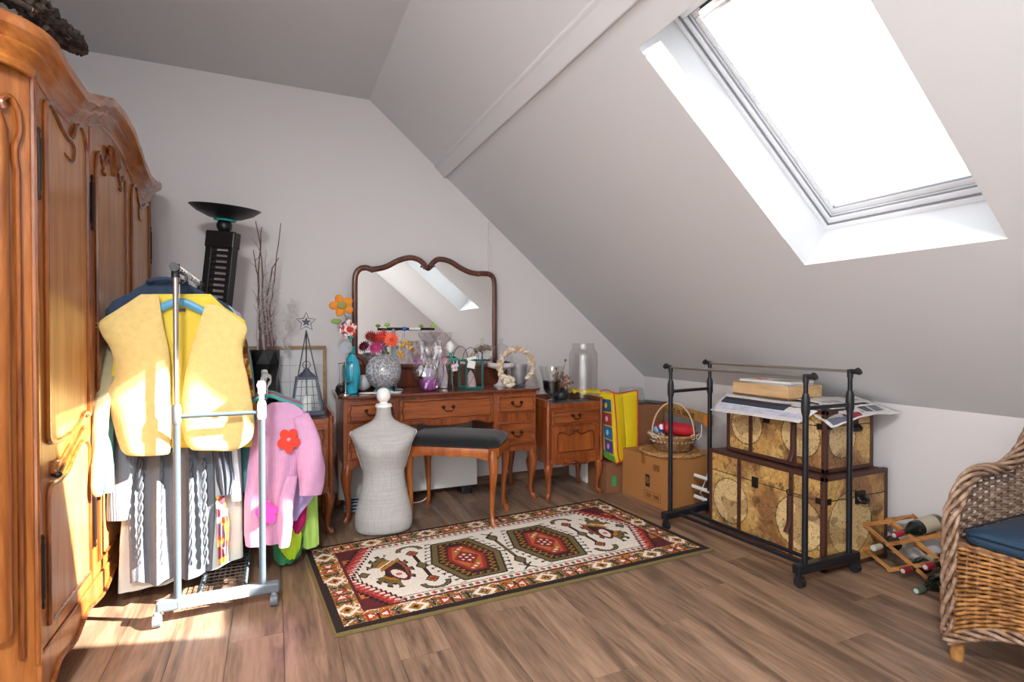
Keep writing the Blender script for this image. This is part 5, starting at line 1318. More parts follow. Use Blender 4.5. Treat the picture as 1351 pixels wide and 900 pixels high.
for x in (x0+.004, x1-.006):
    w = MB(); w.sphere((x, 3.72, hz+.026), 1, 12, (.020, .014, .013)); w.cyl((x, 3.72, hz), (x, 3.72, hz+.02), .006); w.build('green_cap', M['lime'], hs, world=True)
w = MB(); w.cyl((lerp(x0, x1, .36)-.012, 3.72, hz), (lerp(x0, x1, .36)+.012, 3.72, hz), .014); w.tube([(lerp(x0, x1, .36), 3.712, hz-.012), (lerp(x0, x1, .36), 3.712, hz-.06)], .0012, 5); w.build('blue_clip', M['blue'], hs, world=True)
# gerberas
def gerbera(px_, py_, r, col, Y, label, tilt_=(0, 0)):
    c = W(px_, py_, Y=Y); t = thing('gerbera', (c.x, Y, c.z), label, 'flower')
    q = Matrix.Rotation(tilt_[0], 4, 'Z') @ Matrix.Rotation(tilt_[1], 4, 'X')
    w = MB()
    for ring_, (n_, rr) in enumerate(((16, 1.0), (14, .74), (10, .48))):
        for k in range(n_):
            a = 2*PI*(k+ring_*.5)/n_; e_ = Vector((math.cos(a), 0, math.sin(a))); s_ = Vector((-math.sin(a), 0, math.cos(a)))
            y0 = -.004*ring_; wd_ = r*.105
            vs = [e_*r*.15+Vector((0, y0-.002, 0)), e_*r*.6*rr+s_*wd_+Vector((0, y0-.004, 0)), e_*r*rr+Vector((0, y0+.002, 0)), e_*r*.6*rr-s_*wd_+Vector((0, y0-.004, 0))]
            w.add([q @ v for v in vs], [(0, 1, 2, 3)])
    w.build('petals', col, t, kind='stuff')
    w = MB(); w.sphere((0, -.012, 0), 1, 14, (r*.22, .006, r*.22), xf=q); w.build('flower_centre', plain('centre_'+label[:6], '#d24a2a', .8), t)
    w = MB(); w.tube(spl([(0, .004, 0), (.004, .02, -.05), (.755-c.x, 3.68-Y, ZT+.10-c.z)], 5), .0025, 6); w.build('stem', M['green'], t)
gerbera(516, 448, .062, plain('orange_red_petal', '#ee5a33', .6), 3.63, 'large orange-red gerbera flower in front of the mirror')
gerbera(504, 444, .052, plain('red_petal', '#c9302b', .6), 3.66, 'darker red gerbera half behind the orange-red one', (.3, .2))
gerbera(496, 459, .058, plain('magenta_petal', '#a51c6b', .6), 3.64, 'magenta gerbera lowest and leftmost of the bouquet', (-.4, -.5))
w = MB(); w.lathe([(.030, 0), (.034, .02), (.030, .14), (.032, .16), (.028, .16), (.027, .02), (0, .015)], 20, (.72, 3.655, ZT)); tag(w.build('bud_vase', glass('blue_grey_glass', '#9fb4c8')), 'slim blue-grey glass vase holding the gerberas behind the globe lamp', 'vase')
# gold butterflies on a string
M['gold'] = plain('gold_metal', '#c79a3a', .28, metal=.9)
for i, (a, b) in enumerate(((527, 466), (531, 457), (536, 452), (541, 455), (530, 470), (543, 461))):
    c = W(a, b, Y=3.64); w = MB()
    for s_ in (-1, 1):
        w.sphere(c+Vector((s_*.010, 0, .006)), 1, 10, (.010, .0025, .009)); w.sphere(c+Vector((s_*.008, 0, -.008)), 1, 10, (.007, .0025, .006))
    w.cyl(c+Vector((0, 0, -.012)), c+Vector((0, 0, .012)), .002, n=6)
    o = w.build('gold_butterfly', M['gold']); tag(o, ['upper left gold butterfly ornament nearest the orange gerbera', 'gold butterfly ornament second highest on the left of the thread', 'topmost gold butterfly ornament on the thread', 'upper right gold butterfly ornament on the thread', 'lowest gold butterfly ornament on the thread', 'rightmost gold butterfly ornament below the upper right one'][i], 'ornament', 'gold butterflies beside the gerberas')
w = MB(); w.tube(spl([W(532, 440, Y=3.716), W(529, 455, Y=3.648), W(531, 470, Y=3.648), W(541, 462, Y=3.648), W(536, 452, Y=3.648), W(545, 455, Y=3.648)], 5), .0009, 4); tag(w.build('ornament_thread', M['wire']), 'thin dark thread stringing the gold butterflies', 'thread')
# cellophane wrapped gift
M['cello'] = glass('cellophane', '#fbf9fc', 1.6, .34, .05)
gb = thing('cellophane_gift', (.975, 3.60, ZT), 'clear cellophane gift with purple pot and ribbon, centre of the dressing table', 'gift')
w = MB(); w.lathe([(.045, .004), (.060, .02), (.068, .07), (.066, .075), (.052, .02), (0, .012)], 20, (.975, 3.60, ZT)); w.build('purple_pot', plain('purple_foil', '#a45aa8', .3, metal=.3), gb, world=True)
w = MB(); w.lathe([(.034, .07), (.042, .09), (.046, .12), (.03, .135), (.02, .15), (0, .152)], 18, (.975, 3.60, ZT)); w.build('lilac_candle_holder', plain('lilac_wax', '#c2b3d6', .5), gb, world=True)
def crink(c, prof, seed, n=44, k1=6):
    rows = []
    for r_, z in prof:
        rows.append([Vector((c[0]+r_*math.cos(a)*(1+.22*noise.noise(Vector((math.cos(a)*3+seed, math.sin(a)*3, z*22)))), c[1]+r_*.75*math.sin(a)*(1+.22*noise.noise(Vector((math.cos(a)*3, math.sin(a)*3+seed, z*22)))), c[2]+z+.012*noise.noise(Vector((a*2, z*9, seed))))) for a in [2*PI*j/n for j in range(n)]])
    return rows
w = MB(); w.grid(crink((.975, 3.60, ZT), [(.06, .003), (.078, .02), (.088, .06), (.10, .10), (.108, .14), (.104, .18), (.112, .22), (.124, .26), (.118, .30), (.135, .335)], 3), closed=True, smooth=False); w.build('cellophane_wrap', M['cello'], gb, world=True)
M['purp'] = plain('purple_ribbon', '#9a4f96', .4)
for (a, b, s_) in ((550, 478, 1), (585, 474, 1)):
    c = W(a, b, Y=3.55); w = MB(); random.seed(a)
    for k in range(16):
        d = Vector((random.uniform(-1, 1), random.uniform(-.4, .2), random.uniform(-1, 1))).normalized()*random.uniform(.02, .038); w.tube([c, c+d*.6+Vector((0, 0, .008)), c+d], [.003, .0035, .002], 4, sy=.3)
    w.build('ribbon_bow', M['purp'] if a == 550 else plain('rose_ribbon', '#c97f8e', .5), gb, world=True)
for (a, b) in ((575, 486), (576, 500)):
    pass
w = MB(); w.tube(spl([W(572, 478, Y=3.525), W(576, 488, Y=3.52), W(574, 497, Y=3.52), W(578, 510, Y=3.52)], 4), [.004, .006, .005, .006, .004, .006, .005, .006, .004, .006, .005, .006, .004], 5, sy=.3); w.build('gold_ribbon', M['gold'], gb, world=True)
g2 = thing('cellophane_bag', (1.10, 3.72, ZT), 'taller crinkled cellophane bag behind the purple gift', 'gift')
w = MB(); w.grid(crink((1.10, 3.72, ZT), [(.05, .003), (.07, .03), (.072, .12), (.06, .20), (.03, .27), (.022, .29), (.05, .33), (.075, .37), (.09, .40)], 9), closed=True, smooth=False); w.build('cellophane_wrap', M['cello'], g2, world=True)
w = MB(); w.lathe([(.04, .004), (.045, .08), (.03, .14), (.012, .2), (0, .2)], 16, (1.10, 3.72, ZT)); w.build('white_filling', plain('white_tissue', '#e6e2e4', .8), g2, world=True)
w = MB(); w.tube([Vector((1.10+.026*math.cos(a), 3.72+.022*math.sin(a), ZT+.28)) for a in [2*PI*k/16 for k in range(16)]], .004, 6, closed=True); w.tube(spl([(1.125, 3.70, ZT+.28), (1.155, 3.66, ZT+.22), (1.15, 3.65, ZT+.16), (1.165, 3.65, ZT+.09)], 4), .005, 5, sy=.3); w.build('gold_ribbon', M['gold'], g2, world=True)
# white tulip-like flower in the green lantern
M['dgreen'] = plain('dark_teal_metal', '#0f5f58', .4)
gl_ = thing('green_lantern', (1.275, 3.60, ZT), 'dark green square metal lantern with candle and white tag on the dressing table', 'lantern', rz=R(6))
a_, h_ = .062, .205
w = MB()
for sx in (-1, 1):
    for sy in (-1, 1): w.cbox((sx*a_, sy*a_, h_/2), (.012, .012, h_))
    w.cbox((sx*a_, 0, .008), (.012, 2*a_, .016)); w.cbox((sx*a_, 0, h_-.005), (.014, 2*a_, .012)); w.cbox((0, sx*a_, .008), (2*a_, .012, .016)); w.cbox((0, sx*a_, h_-.005), (2*a_, .014, .012))
w.cbox((0, 0, .003), (2*a_, 2*a_, .006)); w.build('frame', M['dgreen'], gl_, bevel=.0015)
for s_ in (-1, 1): w = MB(); w.tube([(s_*.055, -a_-.003, .016), (-s_*.055, -a_-.003, h_-.012)], .0014, 5); w.build('cross_wire', M['wire'], gl_)
for s_ in (-1, 1): MB().box(-a_, s_*a_-.0015, .01, a_, s_*a_+.0015, h_-.01).build('glass_pane', M['glass'], gl_)
w = MB(); w.tube([(a_*math.cos(t), 0, h_+.085*math.sin(t)) for t in [PI*k/16 for k in range(17)]], .0022, 6); w.build('handle', M['wire'], gl_)
w = MB(); w.tube([(a_*math.cos(t)*.9-.07, .02, h_+.005+.09*math.sin(t)) for t in [PI*k/16 for k in range(17)]], .0022, 6); w.build('handle', M['wire'], gl_)
w = MB(); w.cbox((-.030, -a_-.012, h_-.030), (.058, .0015, .052), Matrix.Rotation(R(12), 3, 'Y')); w.cbox((-.03, -a_-.013, h_+.012), (.07, .003, .018), Matrix.Rotation(R(-10), 3, 'Y')); w.build('white_tag', M['whitemat'], gl_)
w = MB(); w.lathe([(.040, .007), (.036, .05), (.022, .10), (.004, .13), (0, .13)], 18); tag(w.build('cone_candle', plain('pink_wax', '#d8b5bd', .5)), 'pale pink cone candle inside the green lantern', 'candle'); bpy.data.objects['cone_candle'].location = (1.275, 3.60, ZT)
c = W(600, 485, Y=3.53); w = MB()
for q in ((.012, .014, .016), (-.012, .008, .014), (.010, -.014, .012), (-.008, -.016, .012)): w.sphere(c+Vector((q[0], 0, q[1])), 1, 10, (q[2], .003, q[2]))
w.tube([c, c+Vector((.02, .01, .05))], .0012, 4)
tag(w.build('paper_butterfly', plain('pale_pink_paper', '#dcc3cb', .8)), 'pale pink paper butterfly beside the green lantern', 'ornament')
c = W(594, 460, Y=3.58); t = thing('white_flower', c, 'white tulip-shaped flower left of the green lantern handles', 'flower')
w = MB(); w.lathe([(.006, -.03), (.022, -.015), (.030, .005), (.026, .03), (.012, .048), (0, .052)], 16, c); w.build('bloom', M['whitemat'], t, world=True)
w = MB(); w.tube([c+Vector((0, 0, -.028)), c+Vector((.004, 0, -.06))], .010, 8); w.tube([c+Vector((.004, 0, -.06)), Vector((c.x+.02, 3.58, ZT+.002))], .0035, 6); w.sphere((c.x+.03, 3.575, c.z-.075), 1, 8, (.035, .012, .012)); w.build('stem', M['hteal'], t, world=True)
# cake stand with dome
ck = thing('cake_stand', (1.55, 3.70, ZT), 'white pedestal cake stand under a glass dome at the right of the mirror', 'cake stand')
M['porc'] = plain('white_porcelain', '#d9d3d3', .3, coat=.3)
w = MB(); w.lathe([(.055, 0), (.058, .006), (.030, .02), (.018, .05), (.018, .10), (.04, .125), (.095, .14), (.102, .15), (.102, .172), (.096, .174), (.09, .158), (0, .155)], 32, (1.55, 3.70, ZT)); w.build('pedestal_plate', M['porc'], ck, world=True)
w = MB(); w.lathe([(.088, .160), (.086, .22), (.075, .265), (.050, .298), (.02, .312), (.012, .316), (.012, .325), (.020, .338), (.014, .352), (0, .356)], 32, (1.55, 3.70, ZT)); w.build('glass_dome', glass('dome_glass', '#f8f8fa', 1.2, .08), ck, world=True)
w = MB(); random.seed(4)
for k in range(14): w.sphere((1.55+random.uniform(-.055, .055), 3.70+random.uniform(-.055, .055), ZT+.170), 1, 8, (.016, .016, .012))
tag(w.build('dark_pebbles', M['iron'], kind='stuff'), 'dark pebbles lying on the plate under the glass dome', 'pebbles', kind='stuff')
# shell wreath on wire ring
wc = W(681, 475, Y=3.575); rw = .132
wr = thing('shell_wreath', (wc.x, 3.575, ZT), 'cream shell and dried flower wreath on a wire ring stand, right end of the table', 'wreath')
rc = Vector((wc.x, 3.575, ZT+.012+rw))
w = MB(); w.tube([rc+Vector((rw*math.cos(a), 0, rw*math.sin(a))) for a in [2*PI*k/40 for k in range(40)]], .003, 6, closed=True); w.box(rc.x-.05, 3.55, ZT, rc.x+.05, 3.60, ZT+.006); w.build('wire_ring', M['wire'], wr, world=True)
shellm = [plain('shell_cream', '#ddd0bb', .6), plain('shell_tan', '#c2a67f', .6), plain('shell_pink', '#d9bfb3', .6)]
random.seed(8); N_ = 110
for k in range(N_):
    a = lerp(R(-45), R(250), k/(N_-1)); q = rc+Vector(((rw+random.uniform(-.014, .014))*math.cos(a), random.uniform(-.014, .010), (rw+random.uniform(-.014, .014))*math.sin(a)))
    w = MB(); m_ = Matrix.Translation(q) @ Matrix.Rotation(random.random()*6, 4, 'Y') @ Matrix.Rotation(random.random()*3, 4, 'X'); w.sphere((0, 0, 0), 1, 8, (random.uniform(.013, .023), random.uniform(.009, .014), random.uniform(.010, .017)), xf=m_); w.build('shell', shellm[k % 3], wr, world=True)
w = MB(); random.seed(2)
for k in range(26): w.sphere((wc.x-.075+random.uniform(-.035, .035), 3.53+random.uniform(-.015, .015), ZT+.012+random.uniform(0, .10)*(1-k/40)), 1, 8, (.016, .012, .014))
tag(w.build('coral_ornament', shellm[0]), 'cream coral-like shell ornament at the foot of the wreath', 'ornament')
w = MB(); w.lathe([(.050, 0), (.052, .004), (.066, .16), (.064, .16), (.049, .008), (0, .006)], 28, (1.685, 3.68, ZT)); tag(w.build('frosted_vase', glass('frosted_vase_glass', '#eeeef0', 1, .25, .6)), 'frosted white flared glass vase behind the shell wreath', 'vase')

# ================================================================== THINGS ON THE RIGHT CABINET (marble z = .684)
ZN = .6845
# tall jar
jc = Vector((2.175, 3.56, ZN))
w = MB(); w.lathe([(0, .006), (.105, .006), (.110, .016), (.110, .345), (.100, .375), (.086, .388), (.084, .425), (.090, .430), (.088, .432), (.080, .428), (.081, .386), (.096, .370), (.106, .342), (.106, .018), (0, .012)], 48, jc)
tag(w.build('tall_glass_jar', glass('jar_glass', '#fefefe', 1.9, .12)), 'tall wide-mouthed clear glass jar, tallest thing on the right bedside cabinet', 'jar')
# flared glass goblet
gc2 = Vector((1.885, 3.53, ZN))
w = MB(); w.lathe([(.075, 0), (.072, .006), (.018, .018), (.014, .035), (.04, .05), (.062, .07), (.066, .11), (.072, .17), (.094, .265), (.092, .265), (.069, .17), (.062, .11), (.056, .075), (0, .055)], 40, gc2)
tag(w.build('flared_glass_vase', M['glass']), 'clear flared footed glass vase on the left of the cabinet marble', 'vase')
w = MB(); w.lathe([(.020, .058), (.040, .064), (.060, .095), (.064, .14), (.068, .155), (.064, .153), (.056, .10), (0, .072)], 16, gc2)
tag(w.build('blue_glass_bowl', glass('smoky_blue_glass', '#9db2c8', 1.2, .15)), 'smoky blue glass bowl seen inside the flared clear vase', 'bowl')
w = MB()
for k in range(7): w.tube(spl([gc2+Vector((0, 0, .08)), gc2+Vector((.02*math.cos(k*1.3), .02*math.sin(k), .16)), gc2+Vector((.045*math.cos(k*1.3), .03*math.sin(k), .235+.01*(k % 3)))], 4), .0022, 5)
tag(w.build('dried_bouquet', plain('rosy_stems', '#b5978f', .8)), 'rosy dried stems standing in the flared glass vase', 'dried plant')
dv = Vector((2.0, 3.60, ZN))
w = MB(); w.lathe([(.03, 0), (.055, .01), (.066, .04), (.055, .07), (.03, .085), (.03, .095)], 20, dv); tag(w.build('round_dark_vase', M['black']), 'small round dark vase between the glass vase and the tall jar', 'vase')
w = MB(); random.seed(12)
for k in range(60):
    q = dv+Vector((random.gauss(0, .035), random.gauss(0, .025), .14+random.gauss(0, .045))); w.sphere(q, 1, 6, (.012, .010, .012))
    if k % 4 == 0: w.tube([dv+Vector((0, 0, .08)), q], .0015, 4)
tag(w.build('dried_roses', plain('dried_rose', '#8f6a5c', .85, var=.4, bscale=40)), 'bunch of dusty brown dried roses in the round dark vase', 'dried plant')
# ================================================================== UNDER THE TABLE
ht = thing('panel_heater', (.93, 3.85, 0), 'white flat electric panel heater standing under the dressing table', 'heater')
MB().box(.40, 3.82, .05, 1.405, 3.87, .385).build('panel', M['whitemat'], ht, world=True, bevel=.006)
w = MB()
for k in range(34): x = .46+.026*k; w.box(x, 3.815, .345, x+.012, 3.821, .375)
w.build('vent_slot', M['iron'], ht, world=True, kind='stuff')
for x in (.5, 1.32): MB().box(x-.05, 3.78, 0, x+.03, 3.90, .05).build('foot', M['blackp'], ht, world=True, bevel=.01)
t = thing('coiled_cable', (.49, 3.68, 0), 'coil of pale blue cable on the floor under the dressing table', 'cable')
w = MB(); w.tube([(.50+.075*math.cos(a)*(1+.05*math.sin(a*2.3)), 3.68+.05*math.sin(a), .012+.0035*a) for a in [k*.35 for k in range(64)]], .006, 6); w.build('loops', plain('pale_blue_cable', '#93a9bb', .5), t, world=True)
w = MB(); w.tube(spl([(.95, 3.80, .20), (.98, 3.74, .14), (1.0, 3.72, .06), (.96, 3.72, .01), (.86, 3.70, .008)], 5), .004, 6); tag(w.build('heater_cord', M['whiteplast']), 'white power cord looping down from the heater beside the dress form', 'cord')
w = MB(); w.box(.36, 3.55, .005, .62, 3.80, .010); w.tube(spl([(.36, 3.60, .10), (.34, 3.5, .3), (.35, 3.52, .5), (.35, 3.6, .62)], 4), .003, 5)
# ================================================================== BOX CORNER
def carton(name, x0, x1, y0, y1, z0, z1, m_, label, rz=0):
    cx, cy = (x0+x1)/2, (y0+y1)/2; t = thing(name, (cx, cy, z0), label, 'box', rz=rz)
    a, b, h = (x1-x0)/2, (y1-y0)/2, z1-z0
    MB().box(-a, -b, 0, a, b, h).build('carton_body', m_, t, bevel=.003)
    for s_ in (-1, 1): MB().box(-a+.001, min(s_*.002, s_*(b-.001)), h, a-.001, max(s_*.002, s_*(b-.001)), h+.003).build('flap', m_, t)
    MB().box(-a-.0008, -.02, h-.06, a+.0008, .02, h+.0038).build('tape', plain(name+'_tape', '#8e5c2a', .4), t)
    return t, a, b, h
bx, ba, bb, bh = carton('cardboard_box', 2.385, 2.86, 2.875, 3.34, 0, .335, M['card'], 'large front cardboard box printed B and 201 290 under the basket', R(3))
rot = (R(90), 0, R(-90))
MB().box(-ba-.0012, -.045-.022, .12, -ba-.0002, -.045+.022, .205).build('black_square', M['ink'], bx)
text('B', .060, M['card'], bx, (-ba-.0016, -.045, .163), rot)
text('201 290', .040, M['ink'], bx, (-ba-.0012, -.095, .062), rot)
w = MB()
for a, b, c, d in ((-.175, -.015, .035, .037), (-.175, -.015, .090, .092), (-.177, -.175, .035, .092), (-.015, -.013, .035, .092)): w.box(-ba-.001, a, c, -ba-.0003, b, d)
w.build('printed_border', M['ink'], bx)
MB().box(-ba-.001, -.165, .245, -ba-.0002, -.105, .29).build('brown_sticker', plain('brown_print', '#7c5429', .7), bx)
text('FRAGILE', .014, M['ink'], bx, (-ba-.0012, -.135, .233), rot) if False else None
b2, a2, bb2, h2 = carton('cardboard_box', 2.42, 2.80, 3.38, 3.80, 0, .635, M['card2'], 'tall dark brown box against the back wall behind the basket')
b3, a3, bb3, h3 = carton('cardboard_box', 2.255, 2.405, 3.36, 3.62, 0, .225, M['card2'], 'small brown box with green sticker under the yellow quilted bag')
MB().box(-a3*.35, -bb3-.001, .05, a3*.15, -bb3-.0002, .125).build('green_sticker', plain('green_paper', '#2fa05a', .6), b3)
w = MB(); w.box(2.27, 3.66, 0, 2.40, 3.95, .25); tag(w.build('white_storage_box', M['whitemat'], bevel=.01), 'white storage box on the floor behind the right bedside cabinet leg', 'box')
b4, _a, _b, _h = carton('cardboard_box', 2.80, 3.0, 2.585, 2.70, 0, .745, plain('pale_cardboard', '#b98f60', .85), 'tall pale cardboard box standing behind the far end of the trunks')
# trapezoid glass bowl, dark folder
w = MB(); w.lathe([(0, .004), (.10, .004), (.112, .012), (.090, .125), (.088, .125), (.108, .014), (0, .010)], 40, (2.60, 3.53, .6385), sx=1.0)
tag(w.build('glass_bowl', glass('bowl_glass', '#f8fafa', 1.2, .06)), 'clear tapered glass bowl on top of the tall dark brown box', 'bowl')
w = MB(); w.cbox((2.775, 3.50, .643), (.15, .20, .006), Matrix.Rotation(R(20), 3, 'Z')); tag(w.build('black_folder', M['black'], bevel=.002), 'flat black folder lying on the tall dark brown box', 'folder')
# yellow quilted bag
M['yel'] = plain('yellow_quilt', '#ddc20c', .6, bump=.3, bscale=60); M['redp'] = plain('red_piping', '#c8321f', .6)
yb = thing('quilted_bag', (2.40, 3.42, .23), 'bright yellow quilted bag with red piping, between cabinet and cardboard boxes', 'bag')
def quilt(P0, P1, P2, P3, N, bul, nq=7):
    rows = []
    for i in range(N+1):
        t = i/N; row = []
        for j in range(N+1):
            u = j/N; p = P0.lerp(P1, u).lerp(P3.lerp(P2, u), t)
            row.append(p+bul*(math.sin(PI*u)**.5*.6*math.sin(PI*t)**.5+.10*abs(math.sin(PI*nq*t))+.12*noise.noise(Vector((u*5, t*7, .3)))))
        rows.append(row)
    return rows
BL = Vector((2.305, 3.30, .235)); BR_ = Vector((2.425, 3.345, .235)); TL = Vector((2.325, 3.37, .745)); TR = Vector((2.47, 3.395, .755))
fr = MB(); fr.grid(quilt(BL, BR_, Vector((2.405, 3.375, .735)), TL, 22, Vector((0, -.022, 0)))); fr.build('front_face', M['yel'], yb, world=True, solid=.006)
fr = MB(); fr.grid(quilt(BR_, Vector((2.52, 3.345, .26)), Vector((2.535, 3.37, .755)), Vector((2.405, 3.375, .735)), 22, Vector((0, -.018, 0)))); fr.build('front_face', M['yel'], yb, world=True, solid=.006)
sdv = MB(); LB = Vector((2.275, 3.42, .26)); LT = Vector((2.285, 3.50, .745)); sdv.grid(quilt(LB, BL, TL, LT, 16, Vector((-.01, 0, 0)))); sdv.build('side_face', M['yel'], yb, world=True, solid=.006)
w = MB(); w.tube(spl([TL+Vector((-.004, -.004, .01)), TL.lerp(BL, .4)+Vector((-.002, -.02, 0)), TL.lerp(BL, .85)+Vector((0, -.02, 0)), BL+Vector((.02, -.01, .02)), BL+Vector((-.01, -.006, 0))], 5), .005, 7)
w.build('piping', M['redp'], yb, world=True)
w = MB(); w.tube([Vector((2.538, 3.365, .755)), Vector((2.523, 3.34, .26))], .005, 7); w.build('piping', M['redp'], yb, world=True)
w = MB(); w.tube(spl([LT, LT.lerp(TL, .5)+Vector((0, 0, .02)), TL, Vector((2.40, 3.375, .742)), Vector((2.46, 3.37, .752)), Vector((2.535, 3.368, .758))], 4), .0045, 7); w.build('piping', M['redp'], yb, world=True)
cols = ['#1f4f7a', '#8e2f3c', '#245f8c', '#433a7c']; dots = ['#e0c832', '#e8a9a0', '#8fc6df', '#c98fc9']
for k in range(4):
    t0, t1 = .90-.2*k, .72-.2*k
    def SP(u, t, o=.012): p = LB.lerp(BL, u).lerp(LT.lerp(TL, u), t); return p+Vector((-.013-o*.2, -.004, 0))
    w = MB(); w.add([SP(.25, t1), SP(.85, t1), SP(.85, t0), SP(.25, t0)], [(0, 1, 2, 3)], False); o = w.build('picture_patch', plain('patch%d' % k, cols[k], .7), yb, world=True, solid=.003)
    w = MB(); w.sphere(SP(.5, (t0+t1)/2)+Vector((-.004, -.004, 0)), 1, 12, (.004, .018, .022)); w.build('patch_dot', plain('patchdot%d' % k, dots[k], .7), o, world=True)
w = MB(); w.add([SP(.1, .04), SP(.95, .02), SP(.95, .09), SP(.1, .12)], [(0, 1, 2, 3)], False); w.build('green_band', plain('green_band', '#3f8f3a', .7), yb, world=True, solid=.003)
w = MB(); g = [[Vector((lerp(2.13, 2.30, i/10), y, .745+.012*math.sin(i*.9)-(.02 if j in (0, 3) else 0)+ (0.0))) for j, y in enumerate((3.40, 3.45, 3.52, 3.58))] for i in range(11)]
g = [[Vector((p.x, p.y+.22 if p.x < 2.26 else p.y+.08, p.z)) for p in r_] for r_ in g]; w.grid(g); w.build('flap', M['yel'], yb, world=True, solid=.008)
# woven tray and basket
def wick(name, c1, c2, rand=False):
    m, n, l, b = mat(name); t = n.new('ShaderNodeTexCoord'); x = n.new('ShaderNodeTexNoise'); x.inputs['Scale'].default_value = 28; x.inputs['Detail'].default_value = 3
    r = n.new('ShaderNodeValToRGB'); r.color_ramp.elements[0].position = .4; r.color_ramp.elements[1].position = .6; r.color_ramp.elements[0].color = s2l(c1); r.color_ramp.elements[1].color = s2l(c2)
    l.new(t.outputs['Object'], x.inputs['Vector']); l.new(x.outputs['Fac'], r.inputs[0]); l.new(r.outputs[0], b.inputs['Base Color']); b.inputs['Roughness'].default_value = .5
    return m
M['wick'] = wick('basket_cane', '#a9794a', '#c79a66'); M['wickd'] = wick('basket_cane_dark', '#7a5634', '#a07748')
tr_ = thing('woven_tray', (2.60, 3.06, .339), 'flat round woven tray lying on the front cardboard box under the basket', 'tray')
w = MB()
for k in range(26): r_ = .012+.0072*k; w.tube([(2.60+r_*1.05*math.cos(a), 3.06+r_*math.sin(a), .344+.0025*math.sin(a*14+k*PI)) for a in [2*PI*j/56 for j in range(56)]], .0042, 5, closed=True)
w.build('coil_weave', M['wick'], tr_, world=True, kind='stuff')
w = MB()
for s_ in (0, PI): w.tube([((2.60+(.205+.006*math.cos(a*16+s_))*1.05*math.cos(a)), 3.06+(.205+.006*math.cos(a*16+s_))*math.sin(a), .352+.006*math.sin(a*16+s_)) for a in [2*PI*j/160 for j in range(160)]], .006, 5, closed=True)
w.build('rim', M['wick'], tr_, world=True)
bk = thing('handled_basket', (2.63, 3.07, .36), 'shallow wicker basket with tall hoop handle on the woven tray', 'basket')
B0 = Vector((2.63, 3.07, .362))
w = MB()
for k in range(13):
    z = .008*k; r_ = .105+.0048*k*1.0; w.tube([B0+Vector((r_*1.1*math.cos(a), r_*math.sin(a), z+.002*math.sin(a*20+k*PI))) for a in [2*PI*j/60 for j in range(60)]], .0045, 5, closed=True)
for k in range(9): w.tube([B0+Vector((.012*k*1.1*math.cos(a), .012*k*math.sin(a), .002)) for a in [2*PI*j/40 for j in range(40)]], .006, 5, closed=True)
w.build('weave', M['wickd'], bk, world=True, kind='stuff')
w = MB()
for k in range(34): a = 2*PI*k/34; w.tube([B0+Vector((.150*math.cos(a), .136*math.sin(a), .058)), B0+Vector((.168*math.cos(a), .152*math.sin(a), .072))], .004, 5)
w.build('pale_stitches', M['knob'], bk, world=True, kind='stuff')
w = MB(); w.tube([B0+Vector((.183*math.cos(a), .166*math.sin(a), .108)) for a in [2*PI*j/48 for j in range(48)]], .008, 7, closed=True); w.build('rim', M['wick'], bk, world=True)
w = MB(); w.tube([B0+Vector((-.02+.105*math.cos(a), -.02-.10*math.cos(a), .10+.235*math.sin(a))) for a in [PI*j/24 for j in range(25)]], .006, 7); w.build('handle', plain('pale_cane', '#cdb391', .6), bk, world=True)
w = MB()
for s_ in (-1, 1):
    c = B0+Vector((.06+s_*.024, -.160, .10)); w.tube([c+Vector((s_*(.026-.0013*k)*math.cos(k*.45), 0, (.026-.0013*k)*math.sin(k*.45))) for k in range(17)], .003, 5)
w.tube(spl([B0+Vector((.09, -.15, .08)), B0+Vector((.13, -.14, .12)), B0+Vector((.15, -.12, .18))], 4), .003, 5); w.build('scroll_wire', M['whitemat'], bk, world=True)
rb = thing('red_toiletry_bag', (2.66, 3.07, .46), 'red padded bag with dark piping lying in the wicker basket', 'bag')
rm_ = Matrix.Translation((2.665, 3.06, .50)) @ Matrix.Rotation(R(-28), 4, 'Z') @ Matrix.Rotation(R(8), 4, 'Y')
w = MB(); w.tube([rm_ @ Vector((x, 0, 0)) for x in (-.115, -.105, -.05, 0, .05, .105, .115)], [.03, .045, .052, .053, .052, .045, .03], 16, sx=.9, sy=1.1); w.build('padded_body', plain('red_cloth_bag', '#c41f2e', .6, bump=.1), rb, world=True)
for x in (-.107, .107): w = MB(); w.tube([rm_ @ Vector((x, .05*math.cos(a), .043*math.sin(a))) for a in [2*PI*j/24 for j in range(24)]], .004, 6, closed=True); w.build('dark_piping', M['hblack'], rb, world=True)
cb = MB(); cb.sphere((2.565, 3.13, .50), 1, 16, (.055, .05, .045)); tag(cb.build('patterned_cloth_ball', paisley('blue_cloth', ['#2a3f7a', '#7fb4dd', '#dfe7ee', '#8c2232'], 34)), 'blue and white patterned cloth bundle at the left in the basket', 'cloth')
w = MB(); random.seed(3)
for k in range(16):
    c = Vector((2.47, 3.03, .465))+Vector((random.uniform(-.03, .05), random.uniform(-.03, .03), random.uniform(-.03, .015))); d = Vector((random.uniform(-.06, -.01), 0, random.uniform(-.01, .03))); w.tube([c, c+d*.5, c+d], [.004, .007, .003], 5, sy=.4)
tag(w.build('raffia_tuft', plain('pale_raffia', '#cfc6b8', .8)), 'pale raffia tuft sticking out at the left rim of the basket', 'raffia')
w = MB(); w.cbox((2.82, 2.93, .348), (.12, .09, .018), Matrix.Rotation(R(-15), 3, 'Z')); tag(w.build('wooden_block', M['oak'], bevel=.003), 'small wooden block on the cardboard box right of the basket', 'block')
